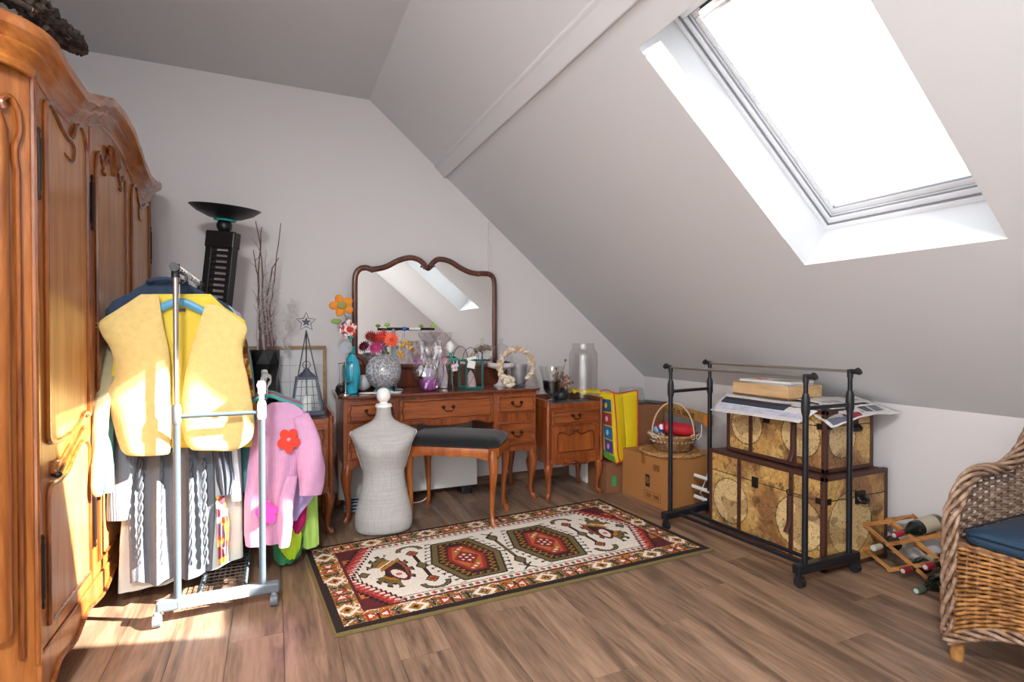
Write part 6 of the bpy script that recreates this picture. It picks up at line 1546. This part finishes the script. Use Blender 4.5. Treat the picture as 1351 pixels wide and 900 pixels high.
# party sign
sg = thing('party_sign', (2.90, 3.05, .339), "narrow wooden sign reading 't is feest with an orange butterfly, behind the basket", 'sign')
q0 = W(873, 536, X=2.90); q1 = W(940, 555, X=2.90)
ang = math.atan2((q1-q0).z, -(q1-q0).y); L_ = math.hypot((q1-q0).z, (q1-q0).y)
sgm = Matrix.Translation(q0) @ Matrix.Rotation(R(-90), 4, 'Z') @ Matrix.Rotation(-ang, 4, 'Y')
M['sgw'] = wood('sign_pine', '#c89858', '#a97c40', axis=0, scale=2, rough=.6, coat=0)
w = MB(); w.box(0, -.006, -.040, L_, .006, .040, sgm); w.build('board', M['sgw'], sg, world=True, bevel=.002)
t_ = text("'t is feest", .068, M['ink'], sg, (0, 0, 0), (0, 0, 0)); me_ = t_.data; me_.transform(Matrix.Translation(-Vector(sg.location)) @ sgm @ Matrix.Translation((L_*.46, -.0068, 0)) @ Matrix.Rotation(R(90), 4, 'X'))
bc = sgm @ Vector((L_*.92, -.012, -.015)); w = MB()
for q in ((.0, .022, .024), (0, .0, .018), (0, -.022, .020)):
    for s_ in (-1, 1): w.sphere(bc+Vector((0, s_*.013, q[1])), 1, 10, (.003, q[2]*.7, q[2]))
w.build('orange_butterfly', plain('orange_paper', '#f08a1c', .7), sg, world=True)
w = MB(); w.cyl(bc+Vector((.01, 0, 0)), Vector((bc.x+.01, bc.y, .339)), .004); w.build('stick', M['sgw'], sg, world=True)
w = MB(); e_ = sgm @ Vector((.02, .008, 0)); w.cyl(e_, Vector((e_.x, e_.y, .339)) if e_.y < 3.33 else Vector((e_.x, e_.y, 0)), .004); w.build('stick', M['sgw'], sg, world=True)
rs_ = MB(); c = sgm @ Vector((.02, -.008, 0)); 
for k in range(5): rs_.sphere(c+Vector((0, .010*math.cos(k*1.256), .010*math.sin(k*1.256))), 1, 8, (.003, .007, .007))
rs_.build('red_rosette', M['redp'], sg, world=True)
# white wire letter rack
lr = thing('white_tray_stack', (2.73, 2.70, 0), 'white wire framed tray stack on the floor between box and trunk', 'tray stack')
for k, z in enumerate((.05, .12, .19)):
    w = MB(); o_ = .02*(k % 2); m_ = Matrix.Translation((2.735-o_, 2.71, z)) @ Matrix.Rotation(R(14), 4, 'Y'); w.box(-.16, -.10, 0, .12, .10, .010, m_); w.box(-.16, -.10, 0, -.155, .10, .022, m_); w.build('tray', M['whiteplast'], lr, world=True, bevel=.002)
w = MB()
for s_ in (-.09, .09):
    w = MB(); w.tube([(2.64, 2.71+s_, .0), (2.66, 2.71+s_, .08), (2.63, 2.71+s_, .11), (2.68, 2.71+s_, .20), (2.72, 2.71+s_, .30)], .004, 6)
    w.build('wire_support', M['whiteplast'], lr, world=True)

# ================================================================== TRUNKS
def mapcol(wd_, hg_, seed, hemis):
    def f(u, v):
        x, y = u*wd_, v*hg_
        P_ = Vector((x*5+seed, y*5, seed*1.7)); n1 = noise.fractal(P_, 1.0, 2.0, 4); n2 = noise.noise(Vector((x*18+seed, y*18, 4))); n3 = noise.noise(Vector((x*7, y*7+seed, 9)))
        base = Vector((.56, .30, .075)).lerp(Vector((.68, .46, .17)), min(1, max(0, .5+n3)))
        base = base.lerp(Vector((.26, .12, .045)), min(.9, max(0, (n1+.08)*2.2)))
        base = base*(.86+.3*noise.noise(Vector((x*40, y*40, 3))))
        for (cx, cy, r_) in hemis:
            d = math.hypot(x-cx, y-cy)
            if d < r_:
                base = base.lerp(Vector((.78, .60, .31)), .60)
                if noise.noise(Vector((x*9+seed*3, y*9, 2))) > .16: base = Vector((.45, .30, .13))
                if abs(math.fmod(math.atan2(y-cy, x-cx)+10, PI/6)) < .03: base = base*.75
            elif d < r_+.006: base = base*.35
        ln_ = min(abs(noise.noise(Vector((x*14+seed, y*14, 1))))*1.4, abs(noise.noise(Vector((x*34+seed, y*34, 6))))*.8)
        if ln_ < .020 and n3 > -.25: base = base*.42
        if n2 > .45: base = base*.55
        return base
    return f
def cpanel(name, O, Uv, Vv, nu, nv, fn, parent, m_):
    me = bpy.data.meshes.new(name); vs = [O+Uv*(i/nu)+Vv*(j/nv) for i in range(nu+1) for j in range(nv+1)]
    vs = [v-Vector(parent.location) for v in vs]
    fs = [(i*(nv+1)+j, (i+1)*(nv+1)+j, (i+1)*(nv+1)+j+1, i*(nv+1)+j+1) for i in range(nu) for j in range(nv)]
    me.from_pydata([tuple(v) for v in vs], [], fs); at_ = me.color_attributes.new('col', 'FLOAT_COLOR', 'CORNER')
    cc = np.ones((len(fs), 4, 4), dtype=np.float32); k = 0
    for i in range(nu):
        for j in range(nv): cc[k, :, :3] = fn((i+.5)/nu, (j+.5)/nv)[:]; k += 1
    at_.data.foreach_set('color', cc.ravel()); me.materials.append(m_); me.update()
    o = bpy.data.objects.new(name, me); C.objects.link(o); o.parent = parent; return o
M['map'] = vcol('antique_map_print', .5, bump=.15, bscale=80, coat=.1)
M['leather'] = plain('brown_leather', '#472a22', .5, bump=.15, bscale=150)
def trunk(x0, x1, y0, y1, z0, z1, label, seed, hem_f, hem_e, straps):
    t = thing('travel_chest', ((x0+x1)/2, (y0+y1)/2, z0), label, 'trunk', group=None)
    MB().box(x0+.004, y0+.004, z0, x1-.004, y1-.004, z1-.004).build('body', M['leather'], t, world=True)
    nu = int((y1-y0)/.0045); nv = int((z1-z0)/.0045)
    cpanel('map_panel', Vector((x0+.001, y1, z0)), Vector((0, -(y1-y0), 0)), Vector((0, 0, z1-z0)), nu, nv, mapcol(y1-y0, z1-z0, seed, hem_f), t, M['map'])
    nu = int((x1-x0)/.0045)
    cpanel('map_panel', Vector((x0, y0+.001, z0)), Vector((x1-x0, 0, 0)), Vector((0, 0, z1-z0)), nu, nv, mapcol(x1-x0, z1-z0, seed+5, hem_e), t, M['map'])
    e_ = .022; zl = z0+(z1-z0)*.74
    for nm, bxs in (('edge_binding', [(x0-.003, y0-.003, z0, x0+e_, y0+e_, z1), (x0-.003, y1-e_, z0, x0+e_, y1+.003, z1), (x1-e_, y0-.003, z0, x1+.003, y0+e_, z1),
                     (x0-.0035, y0-.0035, z0, x0+e_, y1+.003, z0+e_), (x0-.0035, y0-.0035, z1-e_, x0+e_, y1+.003, z1+.001), (x0-.0035, y0-.0035, z0, x1+.003, y0+e_, z0+e_), (x0-.0035, y0-.0035, z1-e_, x1+.003, y0+e_, z1+.001)]),):
        for bq in bxs: MB().box(*bq).build(nm, M['leather'], t, world=True, bevel=.003)
    MB().box(x0-.0015, y0-.0015, zl-.002, x1, y1, zl+.0015).build('lid_seam', M['ink'], t, world=True)
    for yy_ in straps:
        MB().box(x0-.006, yy_-.013, z0, x0, yy_+.013, z1).build('strap', M['leather'], t, world=True, bevel=.002)
    w = MB(); w.box(x0-.016, (y0+y1)/2-.018+.03, zl-.03, x0, (y0+y1)/2+.018+.03, zl+.028); w.box(x0-.022, (y0+y1)/2-.009+.03, zl-.024, x0-.014, (y0+y1)/2+.009+.03, zl+.004); w.build('latch', M['iron'], t, world=True, bevel=.003)
    yy_ = straps[-1]
    w = MB(); w.tube(spl([(x0-.010, yy_+.004, zl-.005), (x0-.016, yy_+.003, zl-.08), (x0-.014, yy_+.006, zl-.16), (x0-.026, yy_+.016, zl-.21)], 4), .011, 6, sx=.35, sy=1.2, up=(1, 0, 0)); w.build('hanging_strap', M['leather'], t, world=True)
    w = MB(); w.tube([(x0-.017, yy_+.015*math.cos(a), zl+.004+.015*math.sin(a)) for a in [2*PI*k/14 for k in range(14)]], .003, 6, closed=True); w.build('buckle_ring', M['brass'], t, world=True)
    xm = (x0+x1)/2+.02; w = MB(); w.box(xm-.035, y0-.010, zl-.035, xm+.035, y0, zl+.028); w.tube(spl([(xm-.03, y0-.010, zl), (xm-.026, y0-.030, zl-.02), (xm+.026, y0-.030, zl-.02), (xm+.03, y0-.010, zl)], 4), .009, 8); w.build('side_handle', M['iron'], t, world=True)
    for (yy2, zz2) in ((y0+.011, z0+.05), (y0+.011, zl-.03), (y0+.011, zl+.03), (y0+.011, z1-.03), (straps[0], z0+.06), (straps[0], (z0+z1)/2), (straps[0], z1-.05), (straps[-1], z1-.05), (straps[-1], z0+.06)):
        w = MB(); w.sphere((x0-.006, yy2, zz2), 1, 8, (.003, .005, .005)); w.build('stud', M['brass'], t, world=True)
    for zc in (zl, ): 
        w = MB(); w.cbox((x0-.004, y0+.03, zc), (.004, .03, .03)); w.cbox((x0+.03, y0-.004, zc), (.03, .004, .03)); w.build('hasp_plate', M['iron'], t, world=True, bevel=.001)
    return t
trunk(2.485, 2.975, 1.80, 2.565, 0.001, .474, 'larger antique map print storage trunk with leather straps, standing on the floor', 2.3, [(.165, .19, .128), (.62, .20, .135)], [(.20, .22, .16)], (2.33, 1.985))
trunk(2.552, 2.925, 1.845, 2.49, .476, .795, 'smaller antique map print trunk stacked on the larger trunk under newspapers', 7.1, [(.145, .17, .108), (.50, .17, .112)], [(.13, .17, .10)], (2.31, 2.02))
# papers on the trunk
def newsmat(seed, dark='#33404f'):
    m, n, l, b = mat('newsprint_%d' % seed); t = n.new('ShaderNodeTexCoord'); br = n.new('ShaderNodeTexBrick')
    br.inputs['Color1'].default_value = s2l('#c9c7c8'); br.inputs['Color2'].default_value = s2l('#dddbdb'); br.inputs['Mortar'].default_value = s2l('#e6e4e2'); br.inputs['Scale'].default_value = 28; br.inputs['Mortar Size'].default_value = .03
    mp = n.new('ShaderNodeMapping'); mp.inputs['Location'].default_value = (seed*.13, 0, 0); l.new(t.outputs['Object'], mp.inputs[0]); l.new(mp.outputs[0], br.inputs['Vector']); l.new(br.outputs['Color'], b.inputs['Base Color']); b.inputs['Roughness'].default_value = .7
    return m
def paper(name, P00, P10, P11, P01, label, seed, wave=.006, m_=None, pic=None, curl=0):
    c0 = (P00+P11)/2; t = thing(name, c0, label, 'newspaper'); N = 18; rows = []
    for i in range(N+1):
        u = i/N; row = []
        for j in range(N+1):
            v = j/N; p = P00.lerp(P10, u).lerp(P01.lerp(P11, u), v); p = p+Vector((0, 0, wave*noise.noise(Vector((u*3+seed, v*3, seed)))+curl*(abs(2*u-1)**3)))
            row.append(p)
        rows.append(row)
    w = MB(); w.grid(rows); w.build('sheet', m_ or newsmat(seed), t, world=True, solid=.0035)
    for k, (u0, u1, v0, v1, col) in enumerate(pic or []):
        r2 = []
        for i in range(9):
            u = lerp(u0, u1, i/8); row = []
            for j in range(9):
                v = lerp(v0, v1, j/8); a, b = u*N, v*N; i0, j0 = min(int(a), N-1), min(int(b), N-1); fa, fb = a-i0, b-j0
                p = rows[i0][j0].lerp(rows[i0+1][j0], fa).lerp(rows[i0][j0+1].lerp(rows[i0+1][j0+1], fa), fb)
                nrm = (rows[i0+1][j0]-rows[i0][j0]).cross(rows[i0][j0+1]-rows[i0][j0]).normalized()
                row.append(p+nrm*(.0028 if nrm.z > 0 or True else 0)*(1 if nrm.z > 0 else -1))
            r2.append(row)
        w = MB(); w.grid(r2); w.build('printed_picture', plain('%s_pic_%d_%d' % (name, seed, k), col, .6, var=.5, bscale=90), t, world=True)
    return t
V3 = Vector
paper('newspaper', V3((2.60, 2.56, .815)), V3((2.60, 1.88, .812)), V3((2.43, 1.90, .735)), V3((2.435, 2.51, .722)), 'white newspaper draped over the front edge of the upper trunk', 1, .006, pic=[(.05, .75, .18, .55, '#2f3f52'), (.06, .97, .60, .82, '#bfc1d2')])
paper('newspaper', V3((2.60, 2.54, .806)), V3((2.60, 1.84, .803)), V3((2.99, 1.85, .808)), V3((2.97, 2.50, .808)), 'flat newspaper layer covering the upper trunk lid', 2, .004)
paper('newspaper', V3((2.56, 2.0, .808)), V3((2.80, 1.86, .810)), V3((2.70, 1.74, .775)), V3((2.52, 1.79, .722)), 'newspaper with hanging folded corner at the near end of the trunk', 3, .010, pic=[(.55, .95, .6, .95, '#8c2b3a'), (.1, .6, .72, .95, '#6c7080')])
paper('newspaper', V3((2.62, 1.93, .815)), V3((2.98, 1.98, .838)), V3((3.02, 1.76, .772)), V3((2.66, 1.78, .765)), 'newspaper with grey photographs sticking out toward the right wall', 4, .008, pic=[(.22, .40, .2, .82, '#8d8f95'), (.45, .62, .2, .8, '#4f5259'), (.66, .84, .15, .8, '#74777d')])
paper('magazine', V3((2.66, 2.10, .822)), V3((2.95, 2.06, .826)), V3((2.93, 1.86, .822)), V3((2.62, 1.88, .820)), 'pale magazines piled beside the wooden tray on the trunk', 5, .006, m_=plain('glossy_pale', '#d6d3cf', .3), pic=[(.1, .5, .6, .9, '#a9a59f')])
ty = thing('wooden_tray', (2.72, 2.28, .818), 'pale wooden box tray full of magazines on top of the trunks', 'tray')
M['birch'] = wood('birch', '#d6b488', '#c39c6c', axis=1, scale=1.5, rough=.55, coat=0)
a0, a1, b0, b1, c0_, c1_2 = 2.585, 2.86, 2.09, 2.48, .820, .893
MB().box(a0, b0, c0_, a1, b1, c0_+.008).build('tray_bottom', M['birch'], ty, world=True)
for bq in ((a0, b0, c0_, a0+.012, b1, c1_2), (a1-.012, b0, c0_, a1, b1, c1_2), (a0+.012, b0, c0_, a1-.012, b0+.012, c1_2), (a0+.012, b1-.012, c0_, a1-.012, b1, c1_2)): MB().box(*bq).build('tray_side', M['birch'], ty, world=True, bevel=.002)
mags = ['#d9d7d4', '#3f6fa0', '#b9b4ae', '#7a2f2c', '#cfccc6', '#e2e0dc']
for k in range(6):
    m_ = Matrix.Translation((2.722, 2.285, c0_+.014+.0135*k)) @ Matrix.Rotation(R((-4, 5, -2, 3, -5, 6)[k]), 4, 'Z'); w = MB(); w.box(-.11, -.165, 0, .11, .165, .0125, m_)
    o = w.build('magazine', plain('magazine_cover%d' % k, mags[k], .35), bevel=.002); tag(o, ['lowest pale magazine in the wooden tray', 'blue covered magazine in the wooden tray', 'grey-beige magazine in the wooden tray', 'dark red magazine in the wooden tray', 'cream magazine second from top in the wooden tray', 'topmost white magazine with red star print in the tray'][k], 'magazine')
    if k == 5:
        st_ = MB(); st_.prism([(2.70+(.055 if q % 2 == 0 else .022)*math.cos(q*PI/5), 2.37+(.055 if q % 2 == 0 else .022)*math.sin(q*PI/5)) for q in range(10)], 2, c0_+.014+.0135*5+.0126, c0_+.014+.0135*5+.0134); st_.build('red_star', M['redp'], o)
        st_ = MB(); st_.box(2.66, 2.14, c0_+.014+.0135*5+.0126, 2.78, 2.27, c0_+.014+.0135*5+.0134); st_.build('printed_picture', plain('grey_print', '#9c9c9c', .4, var=.5, bscale=100), o)

# ================================================================== BLACK RACK
bkr = thing('black_garment_rack', (2.40, 2.17, 0), 'empty black double garment rack on castors standing around the map trunks', 'garment rack')
NL, NR_, FL, FR = V3((2.285, 1.752, 0)), V3((2.60, 1.752, 0)), V3((2.215, 2.61, 0)), V3((2.575, 2.66, 0))
M['bm'] = plain('black_metal', '#1a1d24', .32, metal=.2)
for a, b, ext in ((NL, NR_, 1), (FL, FR, 0)):
    d = (b-a).normalized(); w = MB(); w.bar(a-d*.06+V3((0, 0, .082)), b+d*.06+V3((0, 0, .082)), .045, .045); w.build('base_beam', M['bm'], bkr, world=True, bevel=.007)
    for p_, zt in ((a, .975), (b, .995)):
        pl = MB().cyl(p_+V3((0, 0, .09)), p_+V3((0, 0, .86)), .0135).build('post', M['bm'], bkr, world=True)
        MB().cyl(p_+V3((0, 0, .86)), p_+V3((0, 0, zt)), .0105).build('inner_post', M['bm'], pl, world=True)
        w = MB(); w.tube([p_+V3((0, 0, z)) for z in (.80, .82, .88, .905)], [.015, .0195, .019, .013], 14); w.build('collar', M['blackp'], pl, world=True)
    MB().cyl(a+V3((0, 0, .835)), b+V3((0, 0, .835)), .010).build('crossbar', M['bm'], bkr, world=True)
    for p_ in (a-d*.04, b+d*.04):
        w = MB(); w.cyl(p_+V3((-.014, -.006, .024)), p_+V3((.014, -.006, .024)), .024, n=18); w.cyl(p_+V3((0, 0, .03)), p_+V3((0, 0, .062)), .012); w.box(p_.x-.010, p_.y-.022, .03, p_.x+.010, p_.y+.014, .052); w.build('castor', M['blackp'], bkr, world=True, sharp=50)
for a, b, z in ((NL, FL, .985), (NR_, FR, 1.0)):
    d = (b-a).normalized()
    rl = MB().cyl(a+V3((0, 0, z)), b+V3((0, 0, z)), .0085).build('rail', M['steel'], bkr, world=True)
    for p_, s_ in ((a, -1), (b, 1)):
        w = MB(); w.cyl(p_+V3((0, 0, z-.03)), p_+V3((0, 0, z+.010)), .0135); w.cyl(p_-d*.02*s_*-1*0+V3((0, 0, z)), p_+d*s_*.045+V3((0, 0, z)), .0125); w.cyl(p_+d*s_*.036+V3((0, 0, z)), p_+d*s_*.046+V3((0, 0, z+.006)), .018, n=16); w.build('end_cap', M['blackp'], bkr, world=True)
for t0 in (.18, .42):
    MB().cyl(NL.lerp(NR_, t0)+V3((0, 0, .075)), FL.lerp(FR, t0)+V3((0, 0, .075)), .0105).build('floor_rail', M['bm'], bkr, world=True)

# ================================================================== WINE RACK
wrk = thing('wine_rack', (2.88, 1.5, 0), 'folding wooden lattice wine rack holding dark bottles by the right wall', 'wine rack')
M['rackw'] = wood('rack_pine', '#b8834a', '#94602e', axis=1, scale=2, rough=.5, coat=.1)
ups = [((1.80, .190), (1.668, .250)), ((1.80, .066), (1.457, .252)), ((1.672, .006), (1.245, .252)), ((1.460, .006), (1.245, .128))]
dns = [((1.80, .190), (1.460, .006)), ((1.80, .066), (1.672, .006)), ((1.668, .250), (1.245, .020)), ((1.457, .252), (1.245, .140))]
for X_ in (2.79, 2.965):
    for s_, dx in ((ups, -.005), (dns, .005)):
        for a, b in s_:
            w = MB(); p_ = V3((X_+dx, a[0], a[1]+.008)); q_ = V3((X_+dx, b[0], b[1]+.008)); d = (q_-p_).normalized(); w.bar(p_-d*.010, q_+d*.010, .019, .008, up=(1, 0, 0)) if False else w.bar(p_-d*.010, q_+d*.010, .008, .019, up=d.cross(V3((1, 0, 0)))); w.build('slat', M['rackw'], wrk, world=True, bevel=.0015)
for a in ((1.80, .190), (1.80, .066), (1.668, .250), (1.67, .130), (1.668, .010), (1.457, .252), (1.56, .066), (1.457, .130), (1.46, .010)):
    w = MB(); w.cyl((2.782, a[0], a[1]+.008), (2.973, a[0], a[1]+.008), .0045, n=8); w.build('dowel', M['rackw'], wrk, world=True)
def wine(y, z, x, cap, label, dz=0, dy=0, lab='#b8ad97', glassc='#0e1a14'):
    t = thing('wine_bottle', (x, y, z), label, 'bottle')
    d = V3((1, dy, dz)).normalized(); q = d.to_track_quat('Z', 'Y').to_matrix().to_4x4()
    w = MB(); w.lathe([(0, .002), (.0135, .002), (.0135, .085), (.018, .095), (.034, .125), (.0375, .145), (.0375, .288), (.034, .297), (0, .292)], 28, xf=q); w.build('glass_body', plain('bottle_glass', glassc, .08, coat=.5), t)
    w = MB(); w.lathe([(0, 0), (.0145, 0), (.0150, .006), (.0150, .055), (.0142, .056)], 20, xf=q); cpo = w.build('foil_capsule', plain('foil_'+label[:8], cap, .35, metal=.3), t)
    w = MB(); w.lathe([(0, -.0008), (.010, -.0008), (.0105, .0004)], 18, xf=q); w.build('capsule_top', plain('foiltop', '#b9cdbf', .4, metal=.2), cpo)
    w = MB(); w.lathe([(.0379, .165), (.0379, .262)], 28, xf=q); w.build('paper_label', plain('bottle_label_'+label[:5], lab, .7, var=.15, bscale=60), t)
    return t
wine(1.697, .128, 2.70, '#c8c4bd', 'wine bottle with silver foil neck in the left compartment of the wine rack', lab='#c9c3b4')
wine(1.600, .225, 2.70, '#a3213a', 'wine bottle with red foil neck and cream label lying on top of the wine rack', dz=.12, dy=-.10)
wine(1.566, .066, 2.71, '#8c2030', 'wine bottle with dark red foil in the lower middle of the wine rack')
wine(1.460, .130, 2.69, '#a81e3a', 'wine bottle with bright red foil in the right compartment beside the chair', lab='#a9a396')
wine(1.480, .018, 2.66, '#5d7068', 'wine bottle with grey-green foil, lowest and nearest to the chair', dz=.015)

# ================================================================== WICKER ARMCHAIR (faces the wardrobe)
ch = thing('wicker_armchair', (2.56, .83, 0), 'brown woven wicker armchair with dark blue seat cushion at the right edge', 'armchair')
M['cane'] = wick('grey_brown_cane', '#775a45', '#a58a75'); M['cane2'] = wick('honey_cane', '#7e5228', '#ad7b45'); M['cane3'] = wick('dark_cane', '#5c4636', '#7d6350')
def weave(S, nu, nv, r=.0040, amp=.0042, name='weave', m_=None, parent=ch, keep=None, st=2):
    """S(u,v) -> (point, normal); horizontal weavers over vertical stakes"""
    w = MB()
    for j in range(nv):
        v = (j+.5)/nv; run = []
        for i in range(nu*2+1):
            u = i/(nu*2)
            if keep and not keep(u, v):
                if len(run) > 3: w.tube(run, r, 5)
                run = []; continue
            p, n_ = S(u, v); run.append(p+n_*(amp*math.sin(PI*i/2*1.0+PI*(j % 2)) if i % 2 else 0)+Vector((0, 0, .0008*math.sin(i*1.7+j))))
        if len(run) > 3: w.tube(run, r, 5)
    o1 = w.build(name, m_, parent, world=True, kind='stuff', sharp=0)
    w = MB()
    for i in range(0, nu+1):
        u = min(1, max(0, i/nu)); pts = []
        for j in range(13):
            v = j/12
            if keep and not keep(u, v): continue
            pts.append(S(u, v)[0])
        if len(pts) > 1: w.tube(pts, .0035, 5)
    w.build('stakes', M['cane3'], parent, world=True, kind='stuff', sharp=0)
def braid(path, name, rad=.013, r=.0085, turns=22, strands=3, m_=None, n=8):
    P_ = spl(path, n); L = [0]
    for a, b in zip(P_, P_[1:]): L.append(L[-1]+(b-a).length)
    N = int(L[-1]/.008)+2; out = []
    for i in range(N):
        s_ = L[-1]*i/(N-1); k = 0
        while k < len(L)-2 and L[k+1] < s_: k += 1
        out.append(P_[k].lerp(P_[k+1], (s_-L[k])/max(1e-9, L[k+1]-L[k])))
    for q in range(strands):
        w = MB(); pts = []; 
        for i, p_ in enumerate(out):
            t = (out[min(i+1, N-1)]-out[max(i-1, 0)]).normalized(); u = t.cross(Vector((.3, 1, .2))).normalized(); v = t.cross(u); a = L[-1]*i/(N-1)*turns+2*PI*q/strands
            pts.append(p_+u*rad*math.cos(a)+v*rad*1.25*math.sin(a))
        w.tube(pts, r, 7); w.build(name, m_ or M['cane'], ch, world=True, sharp=0)
XF, YA, YN, XBK = 2.245, 1.135, .56, 2.84
def zb(y): return .068+.125*math.sin(PI*min(1, max(0, (YA-y)/(YA-YN))))**.8
def fY(u): return lerp(YA-.01, YN, u)
weave(lambda u, v: (V3((XF+.02*v, fY(u), lerp(zb(fY(u))+.01, .435, v))), V3((-1, 0, 0))), 17, 20, r=.0064, amp=.0062, m_=M['cane2'], name='front_weave')
top_ = [(2.262, .07), (2.262, .47), (2.295, .555), (2.355, .628), (2.43, .662), (2.52, .662), (2.60, .658), (2.68, .68), (2.76, .722), (2.84, .80)]
def arm_top(x):
    if x <= 2.295: return .555
    for (a, b), (c, d) in zip(top_[2:], top_[3:]):
        if x <= c: return lerp(b, d, (x-a)/(c-a))
    return .80
for ya, nm in ((YA+.012, 'arm_weave'), (YN-.03, 'arm_weave')):
    weave(lambda u, v: (V3((lerp(2.265, XBK+.02, u), ya+.02*math.sin(PI*u), lerp(.125, .88, v))), V3((0, -1, 0))), 14, 46, r=.0058, amp=.0066, m_=M['cane'], name=nm, keep=lambda u, v: lerp(.125, .88, v) < arm_top(lerp(2.265, XBK+.02, u))-.010)
    braid([V3((x, ya+.0, z)) for x, z in top_], 'edge_braid', .017, .0078, 19, 5, M['cane'])
    braid([V3((x+.016, ya+.0, z-.004)) for x, z in top_], 'edge_braid', .010, .0070, -22, 3, M['cane'])
weave(lambda u, v: (V3((XBK+.01+.03*v, lerp(YA+.01, YN-.03, u), lerp(.125, .80+.07*math.sin(PI*u), v))), V3((-1, 0, 0))), 16, 62, r=.0046, amp=.0058, m_=M['cane'], name='back_weave')
braid([V3((2.84, YA+.012, .80)), V3((2.865, 1.0, .87)), V3((2.875, .83, .89)), V3((2.865, .68, .87)), V3((2.84, YN-.03, .80))], 'back_braid', .016, .0085, 20, 5)
braid([V3((XF-.004, y, zb(y))) for y in (YA+.01, 1.09, 1.04, .98, .85, .72, .62, YN-.03)], 'bottom_braid', .012, .0075, 30, 4)
braid([V3((XF, YA+.012, .11)), V3((2.55, YA+.02, .10)), V3((XBK+.03, YA+.012, .11))], 'bottom_braid', .012, .008, 30, 4)
for a, b in ((2.27, YA-.01), (2.27, YN), (2.84, YA-.01), (2.84, YN)):
    w = MB(); w.tube([(a, b, 0), (a, b, .02), (a, b, .08), (a, b, .13)], [.019, .022, .022, .018], 12); w.build('foot', M['cane2'], ch, world=True)
# cushion
def rrect(x0, x1, y0, y1, r, n=6):
    out = []
    for cx, cy, a0 in ((x1-r, y1-r, 0), (x0+r, y1-r, 90), (x0+r, y0+r, 180), (x1-r, y0+r, 270)):
        for k in range(n+1): a = R(a0+90*k/n); out.append((cx+r*math.cos(a), cy+r*math.sin(a)))
    return out
rows = []
for ins, z in ((.02, .432), (.004, .440), (0, .455), (.004, .472), (.02, .482), (.08, .490), (.16, .493), (.25, .494)):
    rows.append([V3((x, y, z)) for x, y in rrect(2.252+ins, 2.83-ins, YN+.005+ins, YA-.022-ins, max(.004, .05-ins*.15))])
w = MB().grid(rows, closed=True); n_ = len(rows[0]); w.f.append([7*n_+i for i in range(n_)]); w.mi.append(0); w.sm.append(True); w.f.append(list(range(n_))[::-1]); w.mi.append(0); w.sm.append(True)
cu_ = w.build('seat_cushion', plain('navy_leather', '#1d3a52', .38, bump=.08, bscale=50), ch, world=True, sharp=60)
w = MB(); w.tube([V3((x, y, .474)) for x, y in rrect(2.250, 2.832, YN+.003, YA-.020, .05)], .0035, 6, closed=True); w.build('cushion_piping', plain('navy_piping', '#12283b', .4), cu_, world=True)
w = MB(); w.box(2.26, YN-.01, .415, XBK+.02, YA, .430); w.build('seat_base', M['cane3'], ch, world=True)
# finalise empties with transforms set through matrix_basis
for o in list(bpy.data.objects):
    if o.type == 'EMPTY' and o.get('label'): pass
